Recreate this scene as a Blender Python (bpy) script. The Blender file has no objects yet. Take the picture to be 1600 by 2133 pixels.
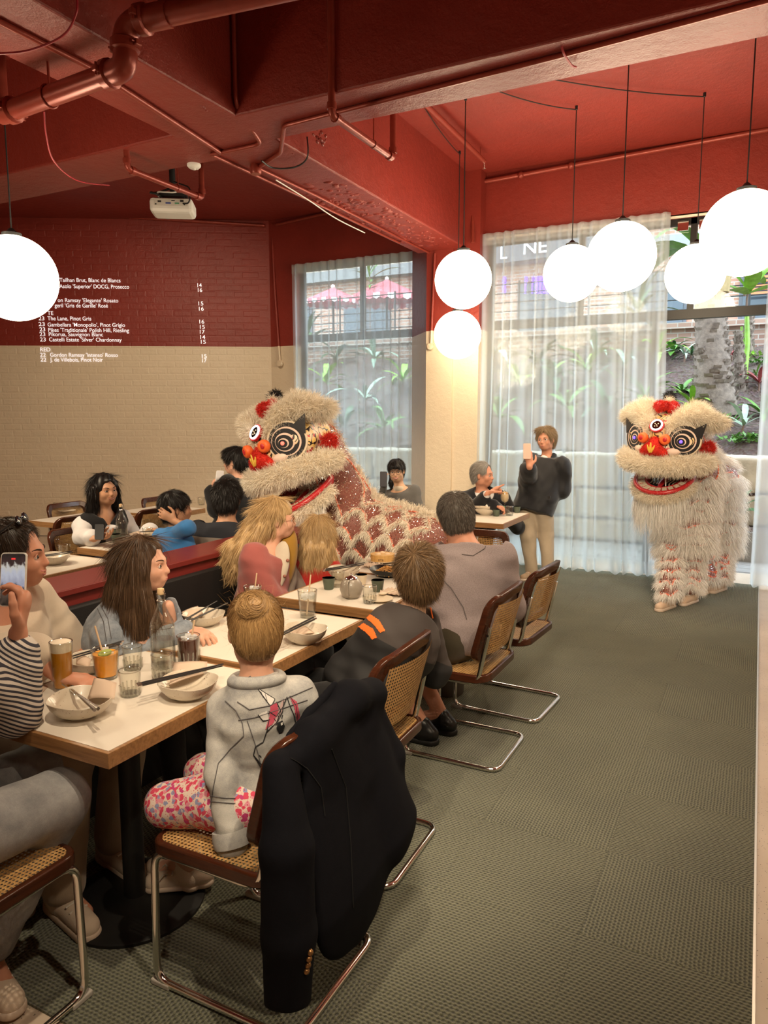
import bpy, math, random
import numpy as np
from mathutils import Vector, Matrix
from mathutils.bvhtree import BVHTree
random.seed(7); RNG = np.random.default_rng(7)
sc = bpy.context.scene
COL = sc.collection
# ------------------------------------------------------------------ camera
W, H, FPX = 1600.0, 2133.0, 1522.0
PITCH = math.atan2(1066.5 - 870.0, FPX)
YAW = math.atan((1585.0 - 800.0) / math.hypot(FPX, 196.5))
CAMZ = 1.65
cam = bpy.data.cameras.new('camera'); cam.sensor_fit = 'VERTICAL'; cam.sensor_height = 36.0
cam.lens = FPX / H * 36.0; cam.clip_start = 0.05; cam.clip_end = 300
cob = bpy.data.objects.new('camera', cam); COL.objects.link(cob)
cob.location = (0, 0, CAMZ); cob.rotation_euler = (math.pi / 2 - PITCH, 0, YAW)
sc.camera = cob
# ------------------------------------------------------------------ world, exposure
world = bpy.data.worlds.new('overcast_sky'); sc.world = world; world.use_nodes = True
wn = world.node_tree.nodes; bg = wn['Background']
bg.inputs[0].default_value = (0.74, 0.88, 1.0, 1); bg.inputs[1].default_value = 6.8
sc.view_settings.view_transform = 'Standard'; sc.view_settings.look = 'None'
sc.view_settings.gamma = 1.0; sc.view_settings.use_curve_mapping = False
sc.view_settings.exposure = 0.24
sc.cycles.max_bounces = 10; sc.cycles.transparent_max_bounces = 24; sc.cycles.diffuse_bounces = 4
sc.cycles.transmission_bounces = 8; sc.cycles.glossy_bounces = 4; sc.cycles.sample_clamp_indirect = 6.0
sc.cycles.caustics_reflective = False; sc.cycles.caustics_refractive = False
sc.cycles.use_denoising = True
GLOBE_POWER = 18.0
# unseen ceiling downlights over tables and terrazzo, plus added fill spots without fittings
def spot(name, loc, target, power, angle=60, col=(1, .80, .56), size=.04, blend=.6):
    l = bpy.data.lights.new(name, 'SPOT'); l.energy = power; l.color = col; l.spot_size = math.radians(angle)
    l.spot_blend = blend; l.shadow_soft_size = size
    o = bpy.data.objects.new(name, l); COL.objects.link(o); o.location = loc
    o.rotation_euler = (Vector(target) - Vector(loc)).to_track_quat('-Z', 'Y').to_euler(); return o
spot('unseen_spot', (-0.9, 0.9, 4.1), (-1.9, 1.75, .75), 210, 50)
spot('unseen_spot.001', (-0.6, 2.9, 4.1), (-1.9, 3.3, .75), 200, 60)
spot('unseen_spot.002', (-5.0, 4.9, 4.2), (-7.6, 7.6, 1.0), 270, 100, size=.1, blend=1.0)  # wall washer added to brighten the brick wall
spot('unseen_spot.004', (-.9, -.5, 3.3), (-3.1, 4.9, 1.1), 750, 26, size=.30)  # added frontal fill for the lion at the booth, no fitting
spot('unseen_spot.005', (.9, -.3, 3.3), (-.6, 6.7, 1.0), 1150, 22, size=.30)  # added frontal fill for the lion in the doorway, no fitting
spot('unseen_spot.006', (.2, -.4, 3.3), (-2.1, 7.1, 1.1), 800, 16, size=.30)  # added fill on the people before the wide curtain
spot('unseen_spot.007', (-.1, -.2, 3.4), (-1.3, 2.9, .7), 380, 44, size=.25)  # added fill from behind the camera towards the aisle chairs
spot('unseen_spot.008', (-4.7, 1.7, 3.3), (-4.6, 4.4, .9), 420, 62, size=.20)  # added to lift the rear tables and cane chairs
spot('unseen_spot.003', (0.9, 0.6, 4.1), (0.3, 1.9, 0), 220, 70)

# ------------------------------------------------------------------ pixel helpers (photo pixel -> point on a real plane)
_cp, _sp, _cy, _sy = math.cos(PITCH), math.sin(PITCH), math.cos(YAW), math.sin(YAW)
FW = np.array([-_sy * _cp, _cy * _cp, -_sp]); RT = np.array([_cy, _sy, 0.0]); UPV = np.cross(RT, FW)
CAM = np.array([0, 0, CAMZ])
def ray(u, v): return FW + RT * (u - 800.0) / FPX - UPV * (v - 1066.5) / FPX
def pz(u, v, Z): d = ray(u, v); return CAM + d * ((Z - CAMZ) / d[2])
def py(u, v, Y): d = ray(u, v); return CAM + d * (Y / d[1])
def pxx(u, v, X): d = ray(u, v); return CAM + d * (X / d[0])
def pd(u, v, D): return CAM + ray(u, v) * D
def depth(p): return float((np.array(p) - CAM) @ FW)

# ------------------------------------------------------------------ object helpers
def setp(o, label=None, cat=None, group=None, kind=None):
    if label: o['label'] = label
    if cat: o['category'] = cat
    if group: o['group'] = group
    if kind: o['kind'] = kind
    return o
def empty(name, loc=(0, 0, 0), rz=0.0, label=None, cat=None, group=None):
    o = bpy.data.objects.new(name, None); COL.objects.link(o); o.empty_display_size = .05
    o.location = loc; o.rotation_euler = (0, 0, rz); return setp(o, label, cat, group)
def link(name, me, mat, parent=None, smooth=True, bevel=0.0):
    if mat is not None:
        for m in (mat if isinstance(mat, (list, tuple)) else [mat]): me.materials.append(m)
    if smooth: me.shade_smooth()
    o = bpy.data.objects.new(name, me); COL.objects.link(o)
    if parent is not None:
        o.parent = parent
        if getattr(parent, 'world_child', False): pass
    if bevel:
        b = o.modifiers.new('edge', 'BEVEL'); b.width = bevel; b.segments = 2; b.limit_method = 'ANGLE'; b.angle_limit = math.radians(40)
    return o
class MB:
    def __init__(s): s.v = []; s.f = []; s.mi = []; s.cur = 0
    def add(s, vs, fs):
        n = len(s.v); s.v.extend([tuple(map(float, p)) for p in vs]); s.f.extend([tuple(i + n for i in f) for f in fs]); s.mi.extend([s.cur] * len(fs)); return s
    def box(s, lo, hi):
        x0, y0, z0 = lo; x1, y1, z1 = hi
        return s.add([(x0,y0,z0),(x1,y0,z0),(x1,y1,z0),(x0,y1,z0),(x0,y0,z1),(x1,y0,z1),(x1,y1,z1),(x0,y1,z1)],
                     [(0,3,2,1),(4,5,6,7),(0,1,5,4),(1,2,6,5),(2,3,7,6),(3,0,4,7)])
    def obox(s, c, ax, ay, az):
        c, ax, ay, az = [np.array(q, float) for q in (c, ax, ay, az)]
        vs = [c + a * ax + b * ay + d * az for d in (-1, 1) for (a, b) in ((-1,-1),(1,-1),(1,1),(-1,1))]
        return s.add(vs, [(0,3,2,1),(4,5,6,7),(0,1,5,4),(1,2,6,5),(2,3,7,6),(3,0,4,7)])
    def prism(s, poly, ext):
        n = len(poly); p = [np.array(q, float) for q in poly]; e = np.array(ext, float)
        return s.add(p + [q + e for q in p], [tuple(range(n))[::-1], tuple(range(n, 2 * n))] + [(i, (i + 1) % n, n + (i + 1) % n, n + i) for i in range(n)])
    def tube(s, pts, r, seg=8, closed=False, cap=True, flat=None):
        pts = [np.array(p, float) for p in pts]; n = len(pts)
        rr = r if isinstance(r, (list, tuple, np.ndarray)) else [r] * n
        vs = []; prev = None
        for i, p in enumerate(pts):
            a = pts[(i - 1) % n] if (closed or i > 0) else p; b = pts[(i + 1) % n] if (closed or i < n - 1) else p
            t = b - a; t = t / (np.linalg.norm(t) + 1e-12)
            if prev is None:
                u = np.cross(t, [0, 0, 1.0]); u = u if np.linalg.norm(u) > .1 else np.cross(t, [1.0, 0, 0])
            else: u = prev - t * (prev @ t)
            u = u / (np.linalg.norm(u) + 1e-12); prev = u; w = np.cross(t, u)
            for k in range(seg):
                an = 2 * math.pi * k / seg
                o_ = (u * math.cos(an) + w * math.sin(an)) * rr[i]
                if flat is not None: o_ = o_ - np.array(flat[0]) * (o_ @ np.array(flat[0])) * (1 - flat[1])
                vs.append(p + o_)
        fs = []
        for i in range(n if closed else n - 1):
            j = (i + 1) % n
            for k in range(seg): fs.append((i*seg+k, i*seg+(k+1)%seg, j*seg+(k+1)%seg, j*seg+k))
        if cap and not closed: fs += [tuple(range(seg))[::-1], tuple(range((n-1)*seg, n*seg))]
        return s.add(vs, fs)
    def lathe(s, prof, c=(0,0,0), seg=24, R=None):
        c = np.array(c, float); R = np.eye(3) if R is None else np.array(R); n = len(prof); vs = []
        for (r, z) in prof:
            for k in range(seg):
                a = 2 * math.pi * k / seg; vs.append(c + R @ np.array([r * math.cos(a), r * math.sin(a), z]))
        fs = [(i*seg+k, i*seg+(k+1)%seg, (i+1)*seg+(k+1)%seg, (i+1)*seg+k) for i in range(n-1) for k in range(seg)]
        if prof[0][0] > 1e-6: fs.append(tuple(range(seg))[::-1])
        if prof[-1][0] > 1e-6: fs.append(tuple(range((n-1)*seg, n*seg)))
        return s.add(vs, fs)
    def ell(s, c, r, R=None, nu=16, nv=10):
        prof = [(math.sin(math.pi*i/nv), -math.cos(math.pi*i/nv)) for i in range(nv + 1)]; prof[0] = (1e-5, -1); prof[-1] = (1e-5, 1)
        R = np.eye(3) if R is None else np.array(R); r = np.array(r if hasattr(r, '__len__') else (r, r, r), float)
        return s.lathe(prof, c, nu, R @ np.diag(r))
    def build(s, name, mat, parent=None, smooth=True, bevel=0.0):
        me = bpy.data.meshes.new(name); me.from_pydata(s.v, [], s.f)
        o = link(name, me, mat, parent, smooth, bevel)
        if any(s.mi): me.polygons.foreach_set('material_index', s.mi)
        if smooth: me.set_sharp_from_angle(angle=math.radians(50))
        return o
def fast_mesh(name, V, F):
    V = np.asarray(V, np.float32); F = np.asarray(F, np.int32); k = F.shape[1]
    me = bpy.data.meshes.new(name); me.vertices.add(len(V)); me.vertices.foreach_set('co', V.ravel())
    me.loops.add(F.size); me.loops.foreach_set('vertex_index', F.ravel())
    me.polygons.add(len(F)); me.polygons.foreach_set('loop_start', np.arange(0, F.size, k, dtype=np.int32))
    me.update(calc_edges=True); return me
def fillet(pts, r, n=5):
    pts = [np.array(p, float) for p in pts]; out = [pts[0]]
    for i in range(1, len(pts) - 1):
        a, b, c = pts[i-1], pts[i], pts[i+1]; rr = r[i] if isinstance(r, (list, tuple)) else r
        d1, d2 = a - b, c - b; l1, l2 = np.linalg.norm(d1), np.linalg.norm(d2); rr = min(rr, l1 * .49, l2 * .49)
        p0, p1 = b + d1 / l1 * rr, b + d2 / l2 * rr
        for k in range(n + 1):
            t = k / n; out.append((1-t)**2 * p0 + 2*t*(1-t) * b + t*t * p1)
    return out + [pts[-1]]
def copy_tree(o, parent=None):
    c = o.copy(); COL.objects.link(c); c.parent = parent
    for ch in [k for k in bpy.data.objects if k.parent == o]: copy_tree(ch, c)
    return c
def rotz(a): return np.array([[math.cos(a), -math.sin(a), 0], [math.sin(a), math.cos(a), 0], [0, 0, 1.0]])
def rotx(a): return np.array([[1.0, 0, 0], [0, math.cos(a), -math.sin(a)], [0, math.sin(a), math.cos(a)]])
def roty(a): return np.array([[math.cos(a), 0, math.sin(a)], [0, 1.0, 0], [-math.sin(a), 0, math.cos(a)]])
def unit(v): v = np.array(v, float); return v / (np.linalg.norm(v) + 1e-12)

# ------------------------------------------------------------------ materials
MATS = {}
def srgb(r, g, b): return tuple(((c/255)/12.92 if c/255 <= .04045 else ((c/255+.055)/1.055)**2.4) for c in (r, g, b))
class NT:
    def __init__(s, m): s.t = m.node_tree; s.n = s.t.nodes
    def new(s, ty, **kw):
        n = s.n.new(ty)
        for k, v in kw.items(): setattr(n, k, v)
        return n
    def ln(s, a, b): s.t.links.new(a, b)
    def math(s, op, a, b=None, c=None):
        n = s.new('ShaderNodeMath', operation=op)
        for i, x in enumerate((a, b, c)):
            if x is None: continue
            if isinstance(x, (int, float)): n.inputs[i].default_value = x
            else: s.ln(x, n.inputs[i])
        return n.outputs[0]
    def mix(s, fac, a, b):
        n = s.new('ShaderNodeMix', data_type='RGBA')
        for i, x in ((0, fac), (6, a), (7, b)):
            if isinstance(x, (int, float)): n.inputs[i].default_value = x
            elif isinstance(x, tuple): n.inputs[i].default_value = (*x[:3], 1)
            else: s.ln(x, n.inputs[i])
        return n.outputs[2]
    def noise(s, scale, coord=None, detail=3, rough=.5):
        n = s.new('ShaderNodeTexNoise'); n.inputs['Scale'].default_value = scale; n.inputs['Detail'].default_value = detail; n.inputs['Roughness'].default_value = rough
        if coord is not None: s.ln(coord, n.inputs['Vector'])
        return n
    def ramp(s, fac, stops, interp='LINEAR'):
        n = s.new('ShaderNodeValToRGB'); cr = n.color_ramp; cr.interpolation = interp
        while len(cr.elements) < len(stops): cr.elements.new(.5)
        for e, (p, c) in zip(cr.elements, stops): e.position = p; e.color = (*c[:3], 1)
        s.ln(fac, n.inputs[0]); return n.outputs[0]
def newmat(name):
    m = bpy.data.materials.new(name); m.use_nodes = True; nt = NT(m); return m, nt, nt.n['Principled BSDF']
def M(name, col=None, rough=.6, metal=0.0, var=0.0, vscale=8.0, bump=0.0, bscale=60.0, spec=.5, sheen=0.0, coat=0.0, sss=0.0, emit=None, estr=0.0, coord='Object', alpha=None, trans=0.0, ior=1.45):
    if name in MATS: return MATS[name]
    m, nt, p = newmat(name); col = tuple(col)
    p.inputs['Base Color'].default_value = (*col, 1); p.inputs['Roughness'].default_value = rough; p.inputs['Metallic'].default_value = metal
    p.inputs['Specular IOR Level'].default_value = spec; p.inputs['IOR'].default_value = ior
    if sheen: p.inputs['Sheen Weight'].default_value = sheen
    if coat: p.inputs['Coat Weight'].default_value = coat; p.inputs['Coat Roughness'].default_value = .12
    if sss: p.inputs['Subsurface Weight'].default_value = sss; p.inputs['Subsurface Radius'].default_value = (.012, .005, .003); p.inputs['Subsurface Scale'].default_value = 1.0
    if trans: p.inputs['Transmission Weight'].default_value = trans
    if emit: p.inputs['Emission Color'].default_value = (*emit, 1); p.inputs['Emission Strength'].default_value = estr
    if alpha is not None: p.inputs['Alpha'].default_value = alpha
    tc = nt.new('ShaderNodeTexCoord').outputs[coord]
    if var:
        nz = nt.noise(vscale, tc, 4, .6)
        c = nt.ramp(nz.outputs['Fac'], [(.25, tuple(x*(1-var) for x in col)), (.75, tuple(min(1, x*(1+var)) for x in col))]); nt.ln(c, p.inputs['Base Color'])
    if bump:
        nb = nt.noise(bscale, tc, 5, .6); b = nt.new('ShaderNodeBump'); b.inputs['Strength'].default_value = bump; b.inputs['Distance'].default_value = .01
        nt.ln(nb.outputs['Fac'], b.inputs['Height']); nt.ln(b.outputs[0], p.inputs['Normal'])
    MATS[name] = m; return m
# ------------------------------------------------------------------ structure materials
RED = srgb(130, 43, 33); CREAM = (.66, .55, .41)
def paint_mat(name, two_tone, bumpy=.35):
    m, nt, p = newmat(name); g = nt.new('ShaderNodeNewGeometry').outputs['Position']
    n1 = nt.noise(1.7, g, 4, .6); red = nt.ramp(n1.outputs['Fac'], [(.3, tuple(c*.86 for c in RED)), (.7, tuple(c*1.1 for c in RED))])
    if two_tone:
        sx = nt.new('ShaderNodeSeparateXYZ'); nt.ln(g, sx.inputs[0])
        st = nt.math('GREATER_THAN', sx.outputs[2], 2.625)
        cr = nt.ramp(n1.outputs['Fac'], [(.3, tuple(c*.95 for c in CREAM)), (.7, tuple(c*1.03 for c in CREAM))])
        col = nt.mix(st, cr, red)
    else: col = red
    nt.ln(col, p.inputs['Base Color']); p.inputs['Roughness'].default_value = .46
    nb = nt.noise(14, g, 8, .62); nb2 = nt.noise(90, g, 3, .5)
    hh = nt.math('ADD', nb.outputs['Fac'], nt.math('MULTIPLY', nb2.outputs['Fac'], .25))
    b = nt.new('ShaderNodeBump'); b.inputs['Strength'].default_value = bumpy; b.inputs['Distance'].default_value = .02
    nt.ln(hh, b.inputs['Height']); nt.ln(b.outputs[0], p.inputs['Normal']); MATS[name] = m; return m
m_wall = paint_mat('two_tone_wall_paint', True); m_red = paint_mat('red_ceiling_paint', False, .5)
m_pipe = M('red_painted_pipe', srgb(140, 58, 46), .32, .25, var=.12, vscale=20, bump=.1)
m_dark = M('dark_metal', (.02, .018, .017), .45, .3)
m_black = M('black_plastic', (.012, .012, .013), .5)
m_white = M('white_plastic', (.78, .76, .72), .4)
m_chrome = M('chrome', (.82, .80, .77), .12, 1.0)
m_glass = M('clear_glass', (1, 1, 1), .0, trans=1.0, ior=1.45)
def thin_glass(name, tint, gloss=.06, edge=0.0):
    m, nt, p = newmat(name); nt.n.remove(p); out = nt.n['Material Output']
    t = nt.new('ShaderNodeBsdfTransparent'); t.inputs[0].default_value = (*tint, 1)
    gl = nt.new('ShaderNodeBsdfGlossy'); gl.inputs['Roughness'].default_value = .03
    lw_ = nt.new('ShaderNodeLayerWeight'); lw_.inputs[0].default_value = .5
    nt.ln(nt.mix(nt.math('MULTIPLY', nt.math('POWER', lw_.outputs['Facing'], 2.5), edge), tuple(tint), tuple(.25*q for q in tint)), t.inputs[0])
    mx = nt.new('ShaderNodeMixShader'); nt.ln(nt.math('ADD', nt.math('MULTIPLY', nt.math('POWER', lw_.outputs['Facing'], 3.0), gloss * 10), gloss), mx.inputs[0])
    nt.ln(t.outputs[0], mx.inputs[1]); nt.ln(gl.outputs[0], mx.inputs[2]); nt.ln(mx.outputs[0], out.inputs[0]); MATS[name] = m; return m
m_pane = thin_glass('window_glass', (.93, .97, .97), .03)
# terrazzo / polished concrete
m_terr, nt, p = newmat('terrazzo'); g = nt.new('ShaderNodeNewGeometry').outputs['Position']
n1 = nt.noise(2.5, g, 5); c1 = nt.ramp(n1.outputs['Fac'], [(.3, (.50, .40, .30)), (.7, (.62, .51, .40))])
vo = nt.new('ShaderNodeTexVoronoi'); vo.inputs['Scale'].default_value = 75; nt.ln(g, vo.inputs['Vector'])
sp = nt.math('LESS_THAN', vo.outputs['Distance'], .14); c2 = nt.mix(sp, c1, (.12, .09, .07)); nt.ln(c2, p.inputs['Base Color']); p.inputs['Roughness'].default_value = .35
# woven carpet: rows of loops, tile by tile
m_carp, nt, p = newmat('woven_green_carpet'); tc = nt.new('ShaderNodeTexCoord').outputs['Object']
nz = nt.noise(30, tc, 2); sx = nt.new('ShaderNodeSeparateXYZ'); nt.ln(tc, sx.inputs[0])
wob = nt.math('MULTIPLY', nz.outputs['Fac'], 4.5)
a = nt.math('SINE', nt.math('ADD', nt.math('MULTIPLY', sx.outputs[0], 2*math.pi/.0125), wob))
row = nt.math('FLOOR', nt.math('DIVIDE', sx.outputs[0], .0125))
b_ = nt.math('SINE', nt.math('ADD', nt.math('ADD', nt.math('MULTIPLY', sx.outputs[1], 2*math.pi/.0165), nt.math('MULTIPLY', row, 2.4)), wob))
hgt = nt.math('ADD', nt.math('MULTIPLY', a, .6), nt.math('MULTIPLY', b_, .55))
fine = nt.noise(420, tc, 2); big = nt.noise(3, nt.new('ShaderNodeNewGeometry').outputs['Position'], 3)
hv = nt.math('ADD', nt.math('MULTIPLY', hgt, .33), nt.math('MULTIPLY', fine.outputs['Fac'], .9))
cc = nt.ramp(nt.math('ADD', hv, nt.math('MULTIPLY', big.outputs['Fac'], .25)), [(.18, (.012, .014, .007)), (.55, (.098, .105, .061)), (.95, (.23, .235, .148))])
nt.ln(cc, p.inputs['Base Color']); p.inputs['Roughness'].default_value = .95; p.inputs['Specular IOR Level'].default_value = .15; p.inputs['Sheen Weight'].default_value = .25
b = nt.new('ShaderNodeBump'); b.inputs['Strength'].default_value = .8; b.inputs['Distance'].default_value = .009; nt.ln(hv, b.inputs['Height']); nt.ln(b.outputs[0], p.inputs['Normal'])
# ------------------------------------------------------------------ floor
fl = MB().box((-12, -3.4, -.3), (3.6, 8.62, -.009)).build('floor', m_terr, smooth=False); setp(fl, 'pale speckled concrete floor laid with green woven carpet tiles', kind='structure')
tile_me = None; X1, Y0 = .075, 1.215
for i in range(13):
    for j in range(14):
        y0 = Y0 + j * .5; dy = min(.5, 8.02 - y0)
        if dy < .4:
            me = MB().box((-.2495, -dy/2, -.008), (.2495, dy/2 - .001, 0)); o = me.build('carpet_tile', m_carp, fl, False); o.location = (X1 - .25 - i*.5, y0 + dy/2, 0); continue
        if tile_me is None:
            o = MB().box((-.2496, -.2496, -.008), (.2496, .2496, 0)).build('carpet_tile', m_carp, fl, False); tile_me = o.data
        else:
            o = bpy.data.objects.new('carpet_tile', tile_me); COL.objects.link(o); o.parent = fl
        o.location = (X1 - .25 - i*.5, y0 + .25, 0); o.rotation_euler = (0, 0, math.pi/2 * ((i * 3 + j * 7 + (i*j) % 3) % 2))
MB().box((X1, -3.0, -.009), (X1 + .008, 8.02, .003)).build('trim_1', M('brushed_trim', (.62, .58, .52), .35, .9), fl, False)
# ------------------------------------------------------------------ walls
CORN = np.array([-6.11, 8.5, 0]); LDIR = unit([-3.29, -1.9, 0]); LNOR = np.array([LDIR[1]*-1, LDIR[0], 0]); LNOR = LNOR if LNOR @ (CAM - CORN) > 0 else -LNOR
def struct(name, mb, mat, label, parent=None, bevel=0.0):
    o = mb.build(name, mat, parent, False, bevel); setp(o, label, kind='structure'); return o
LEFTEND = CORN + LDIR * 5.6
wl = struct('wall_left', MB().prism([CORN, LEFTEND, LEFTEND - LNOR*.3, CORN - LNOR*.3 + np.array([0, .3, 0])], (0, 0, 4.35)), m_wall, 'painted brick wall, dark red above cream, beside the rear tables')
struct('wall_side', MB().box((LEFTEND[0]-.3, -3.4, 0), (LEFTEND[0], LEFTEND[1]+.05, 4.35)), m_wall, 'plain painted wall closing the dining room')
struct('wall_rear', MB().box((LEFTEND[0]-.3, -3.7, 0), (3.6, -3.4, 4.35)), m_wall, 'plain painted wall behind the camera')
struct('wall_right', MB().box((3.6, -3.7, 0), (3.9, 8.62, 4.35)), m_wall, 'plain painted wall on the terrazzo side')
struct('ceiling', MB().box((-12, -3.7, 4.3), (3.9, 9.2, 4.5)), m_red, 'red painted concrete ceiling slab')
wb = MB(); wb.box((-6.3, 8.5, 0), (-5.71, 8.8, 4.35)); wb.box((-5.71, 8.5, 3.68), (-3.6, 8.8, 4.35))
wb.box((-2.9, 8.0, 3.62), (3.6, 8.3, 4.35)); wb.box((1.3, 8.0, 0), (3.6, 8.3, 3.62))
struct('wall_back', wb, m_wall, 'red and cream wall around the tall curtained windows')
pb = MB(); pb.prism([(-3.45, 7.8, 0), (-3.13, 7.8, 0), (-3.13, 8.85, 0), (-3.95, 8.85, 0), (-3.86, 8.3, 0)][::-1], (0, 0, 4.32))
pb.box((-3.13, 7.83, 0), (-2.83, 8.3, 4.32))
struct('wall_pillar', pb, m_wall, 'chipped pillar between the curtained windows, red above cream')
# bricks of the oblique wall
bw, bh, jt = .226, .076, .010
variants = []
for k in range(6):
    a_, c_ = bw/2, bh/2; e = .009; q = .0012 + .0016 * random.random(); j = lambda: random.uniform(-.002, .002)
    vs = [(-a_+j(), 0, -c_+j()), (a_+j(), 0, -c_+j()), (a_+j(), 0, c_+j()), (-a_+j(), 0, c_+j()), (-a_+e, -q+j()*.4, -c_+e), (a_-e, -q+j()*.4, -c_+e), (a_-e, -q+j()*.4, c_-e), (-a_+e, -q+j()*.4, c_-e)]
    mb = MB().add(vs, [(4,5,6,7),(0,1,5,4),(1,2,6,5),(2,3,7,6),(3,0,4,7)]); me = bpy.data.meshes.new('brick'); me.from_pydata(mb.v, [], mb.f); me.materials.append(m_wall); variants.append((me, mb))
ang = math.atan2(-LDIR[1], -LDIR[0]); RW = rotz(ang); rest = MB(); nb_ = 0
for r in range(50):
    zc = .02 + r * (bh + jt) + bh/2
    for k in range(18):
        s_ = .03 + bw/2 + k * (bw + jt) + (bw + jt)/2 * (r % 2); p_ = CORN + LDIR * s_ + np.array([0, 0, zc])
        if s_ > 4.15 or zc > 4.24: continue
        me, mb = variants[(r*5 + k*3) % 6]
        if 1.3 < zc < 3.2 and 60 < (r*17+k*29) % 400 and nb_ < 296:
            o = bpy.data.objects.new('brick', me); COL.objects.link(o); o.location = p_ + LNOR*.0005; o.rotation_euler = (0, 0, ang); o.parent = wl; nb_ += 1
        elif random.random() < .8: rest.add([RW @ np.array(v) + p_ + LNOR*.0005 for v in mb.v], mb.f)
ro = rest.build('brick_courses', m_wall, wl, False); ro['kind'] = 'stuff'
# beams
bt = 3.5
def beam(name, lo, hi, label):
    o = struct(name, MB().box(lo, hi), m_red, label, bevel=.012); return o
beam('beam_long', (-3.58, -3.4, bt), (-3.0, 7.85, 4.32), 'long red concrete beam running to the pillar')
beam('beam_cross', (-3.02, 3.85, bt), (3.6, 4.28, 4.32), 'red concrete cross beam over the carpet aisle')
beam('beam_cross.001', (-11, 3.92, bt), (-3.56, 4.42, 4.32), 'red concrete cross beam over the rear tables')
beam('beam_cross.002', (-11, -1.2, bt), (3.6, -.75, 4.32), 'red concrete cross beam behind the camera')
# rough broken patch on the underside of the long beam
rp = MB()
for k in range(260):
    y_ = random.uniform(5.2, 7.6); x_ = -3.52 + random.random()*.46; s_ = random.uniform(.012, .04)
    rp.ell((x_, y_, bt + .004), (s_, s_*random.uniform(.8, 2.2), random.uniform(.006, .016)), rotz(random.random()*3), 6, 4)
o = rp.build('chipped_patch', m_red, bpy.data.objects['beam_long']); o['kind'] = 'stuff'
rp = MB()
for (u, v, n) in ((435, 212, 30), (665, 285, 22), (605, 305, 18), (415, 205, 14)):
    c = pz(u, v, 3.55)
    for k in range(n):
        a = random.random()*6.28; d = random.random()**.5*.07; s_ = random.uniform(.006, .02); rp.ell((c[0]+d*.2*math.cos(a), c[1]+d*1.3*math.sin(a), c[2]+random.uniform(-.05, .06)), (s_*.7, s_, s_*.8), None, 6, 4)
o = rp.build('chipped_patch', m_red, bpy.data.objects['beam_long']); o['kind'] = 'stuff'
# ------------------------------------------------------------------ windows: black frames and panes
def window(name, x0, x1, y, ztop, posts, trans, label, skip=()):
    w = empty(name); setp(w, label, kind='structure'); t = .03
    MB().box((x0, y-t, ztop-.06), (x1, y+t, ztop)).build('frame_rail', m_dark, w, False)
    if trans: MB().box((x0, y-.045, trans-.06), (x1, y+.045, trans+.03)).build('frame_rail', m_dark, w, False)
    for q in posts: MB().box((q[0]-.03, y-t, q[1]), (q[0]+.03, y+t, q[2])).build('frame_post', m_dark, w, False)
    return w
def pane(w, x0, x1, y, z0, z1): MB().box((x0, y-.004, z0), (x1, y+.004, z1)).build('pane', m_pane, w, False)
w1 = window('window_1', -5.71, -3.6, 8.68, 3.68, [(-5.68, 0, 3.68), (-4.75, 2.7, 3.68)], 2.74, 'tall black framed window behind the lion seen through a sheer curtain')
pane(w1, -5.65, -4.78, 8.68, 2.77, 3.62); pane(w1, -4.72, -3.9, 8.68, 2.77, 3.62); pane(w1, -5.65, -3.9, 8.68, .05, 2.68)
w2 = window('window_2', -2.83, 1.3, 8.16, 3.62, [(-2.8, 0, 3.62), (-.70, 2.7, 3.62), (1.27, 0, 3.62), (-1.8, 2.7, 3.62), (.3, 2.7, 3.62), (-1.02, 0, 2.64)], 2.70, 'tall black framed glazing with an open doorway onto the garden')
pane(w2, -2.77, -1.83, 8.16, 2.73, 3.56); pane(w2, -1.77, -.73, 8.16, 2.73, 3.56); pane(w2, -.67, .27, 8.16, 2.73, 3.56); pane(w2, -2.77, -1.05, 8.16, .05, 2.64)
for dx in (-.1, .1):
    MB().box((-.70+dx-.05, 8.10, 3.50), (-.70+dx+.05, 8.13, 3.60)).build('bracket', m_chrome, w2, False)
MB().box((-2.83, 8.0, 3.60), (3.0, 8.02, 3.632)).build('curtain_track', M('cream_track', (.75, .68, .55), .5), w2, False)
# ------------------------------------------------------------------ sheer curtains
m_sheer, nt, p = newmat('sheer_white_voile'); nt.n.remove(p); out = nt.n['Material Output']
tr = nt.new('ShaderNodeBsdfTransparent'); df = nt.new('ShaderNodeBsdfDiffuse'); df.inputs[0].default_value = (.80, .82, .82, 1)
tl = nt.new('ShaderNodeBsdfTranslucent'); tl.inputs[0].default_value = (.86, .92, .94, 1)
m1 = nt.new('ShaderNodeMixShader'); m1.inputs[0].default_value = .66; nt.ln(df.outputs[0], m1.inputs[1]); nt.ln(tl.outputs[0], m1.inputs[2])
lw = nt.new('ShaderNodeLayerWeight'); lw.inputs[0].default_value = .45
m2 = nt.new('ShaderNodeMixShader'); nt.ln(nt.math('ADD', nt.math('MULTIPLY', lw.outputs['Facing'], .5), .42), m2.inputs[0])
nt.ln(tr.outputs[0], m2.inputs[1]); nt.ln(m1.outputs[0], m2.inputs[2]); nt.ln(m2.outputs[0], out.inputs[0]); MATS['sheer'] = m_sheer
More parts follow.
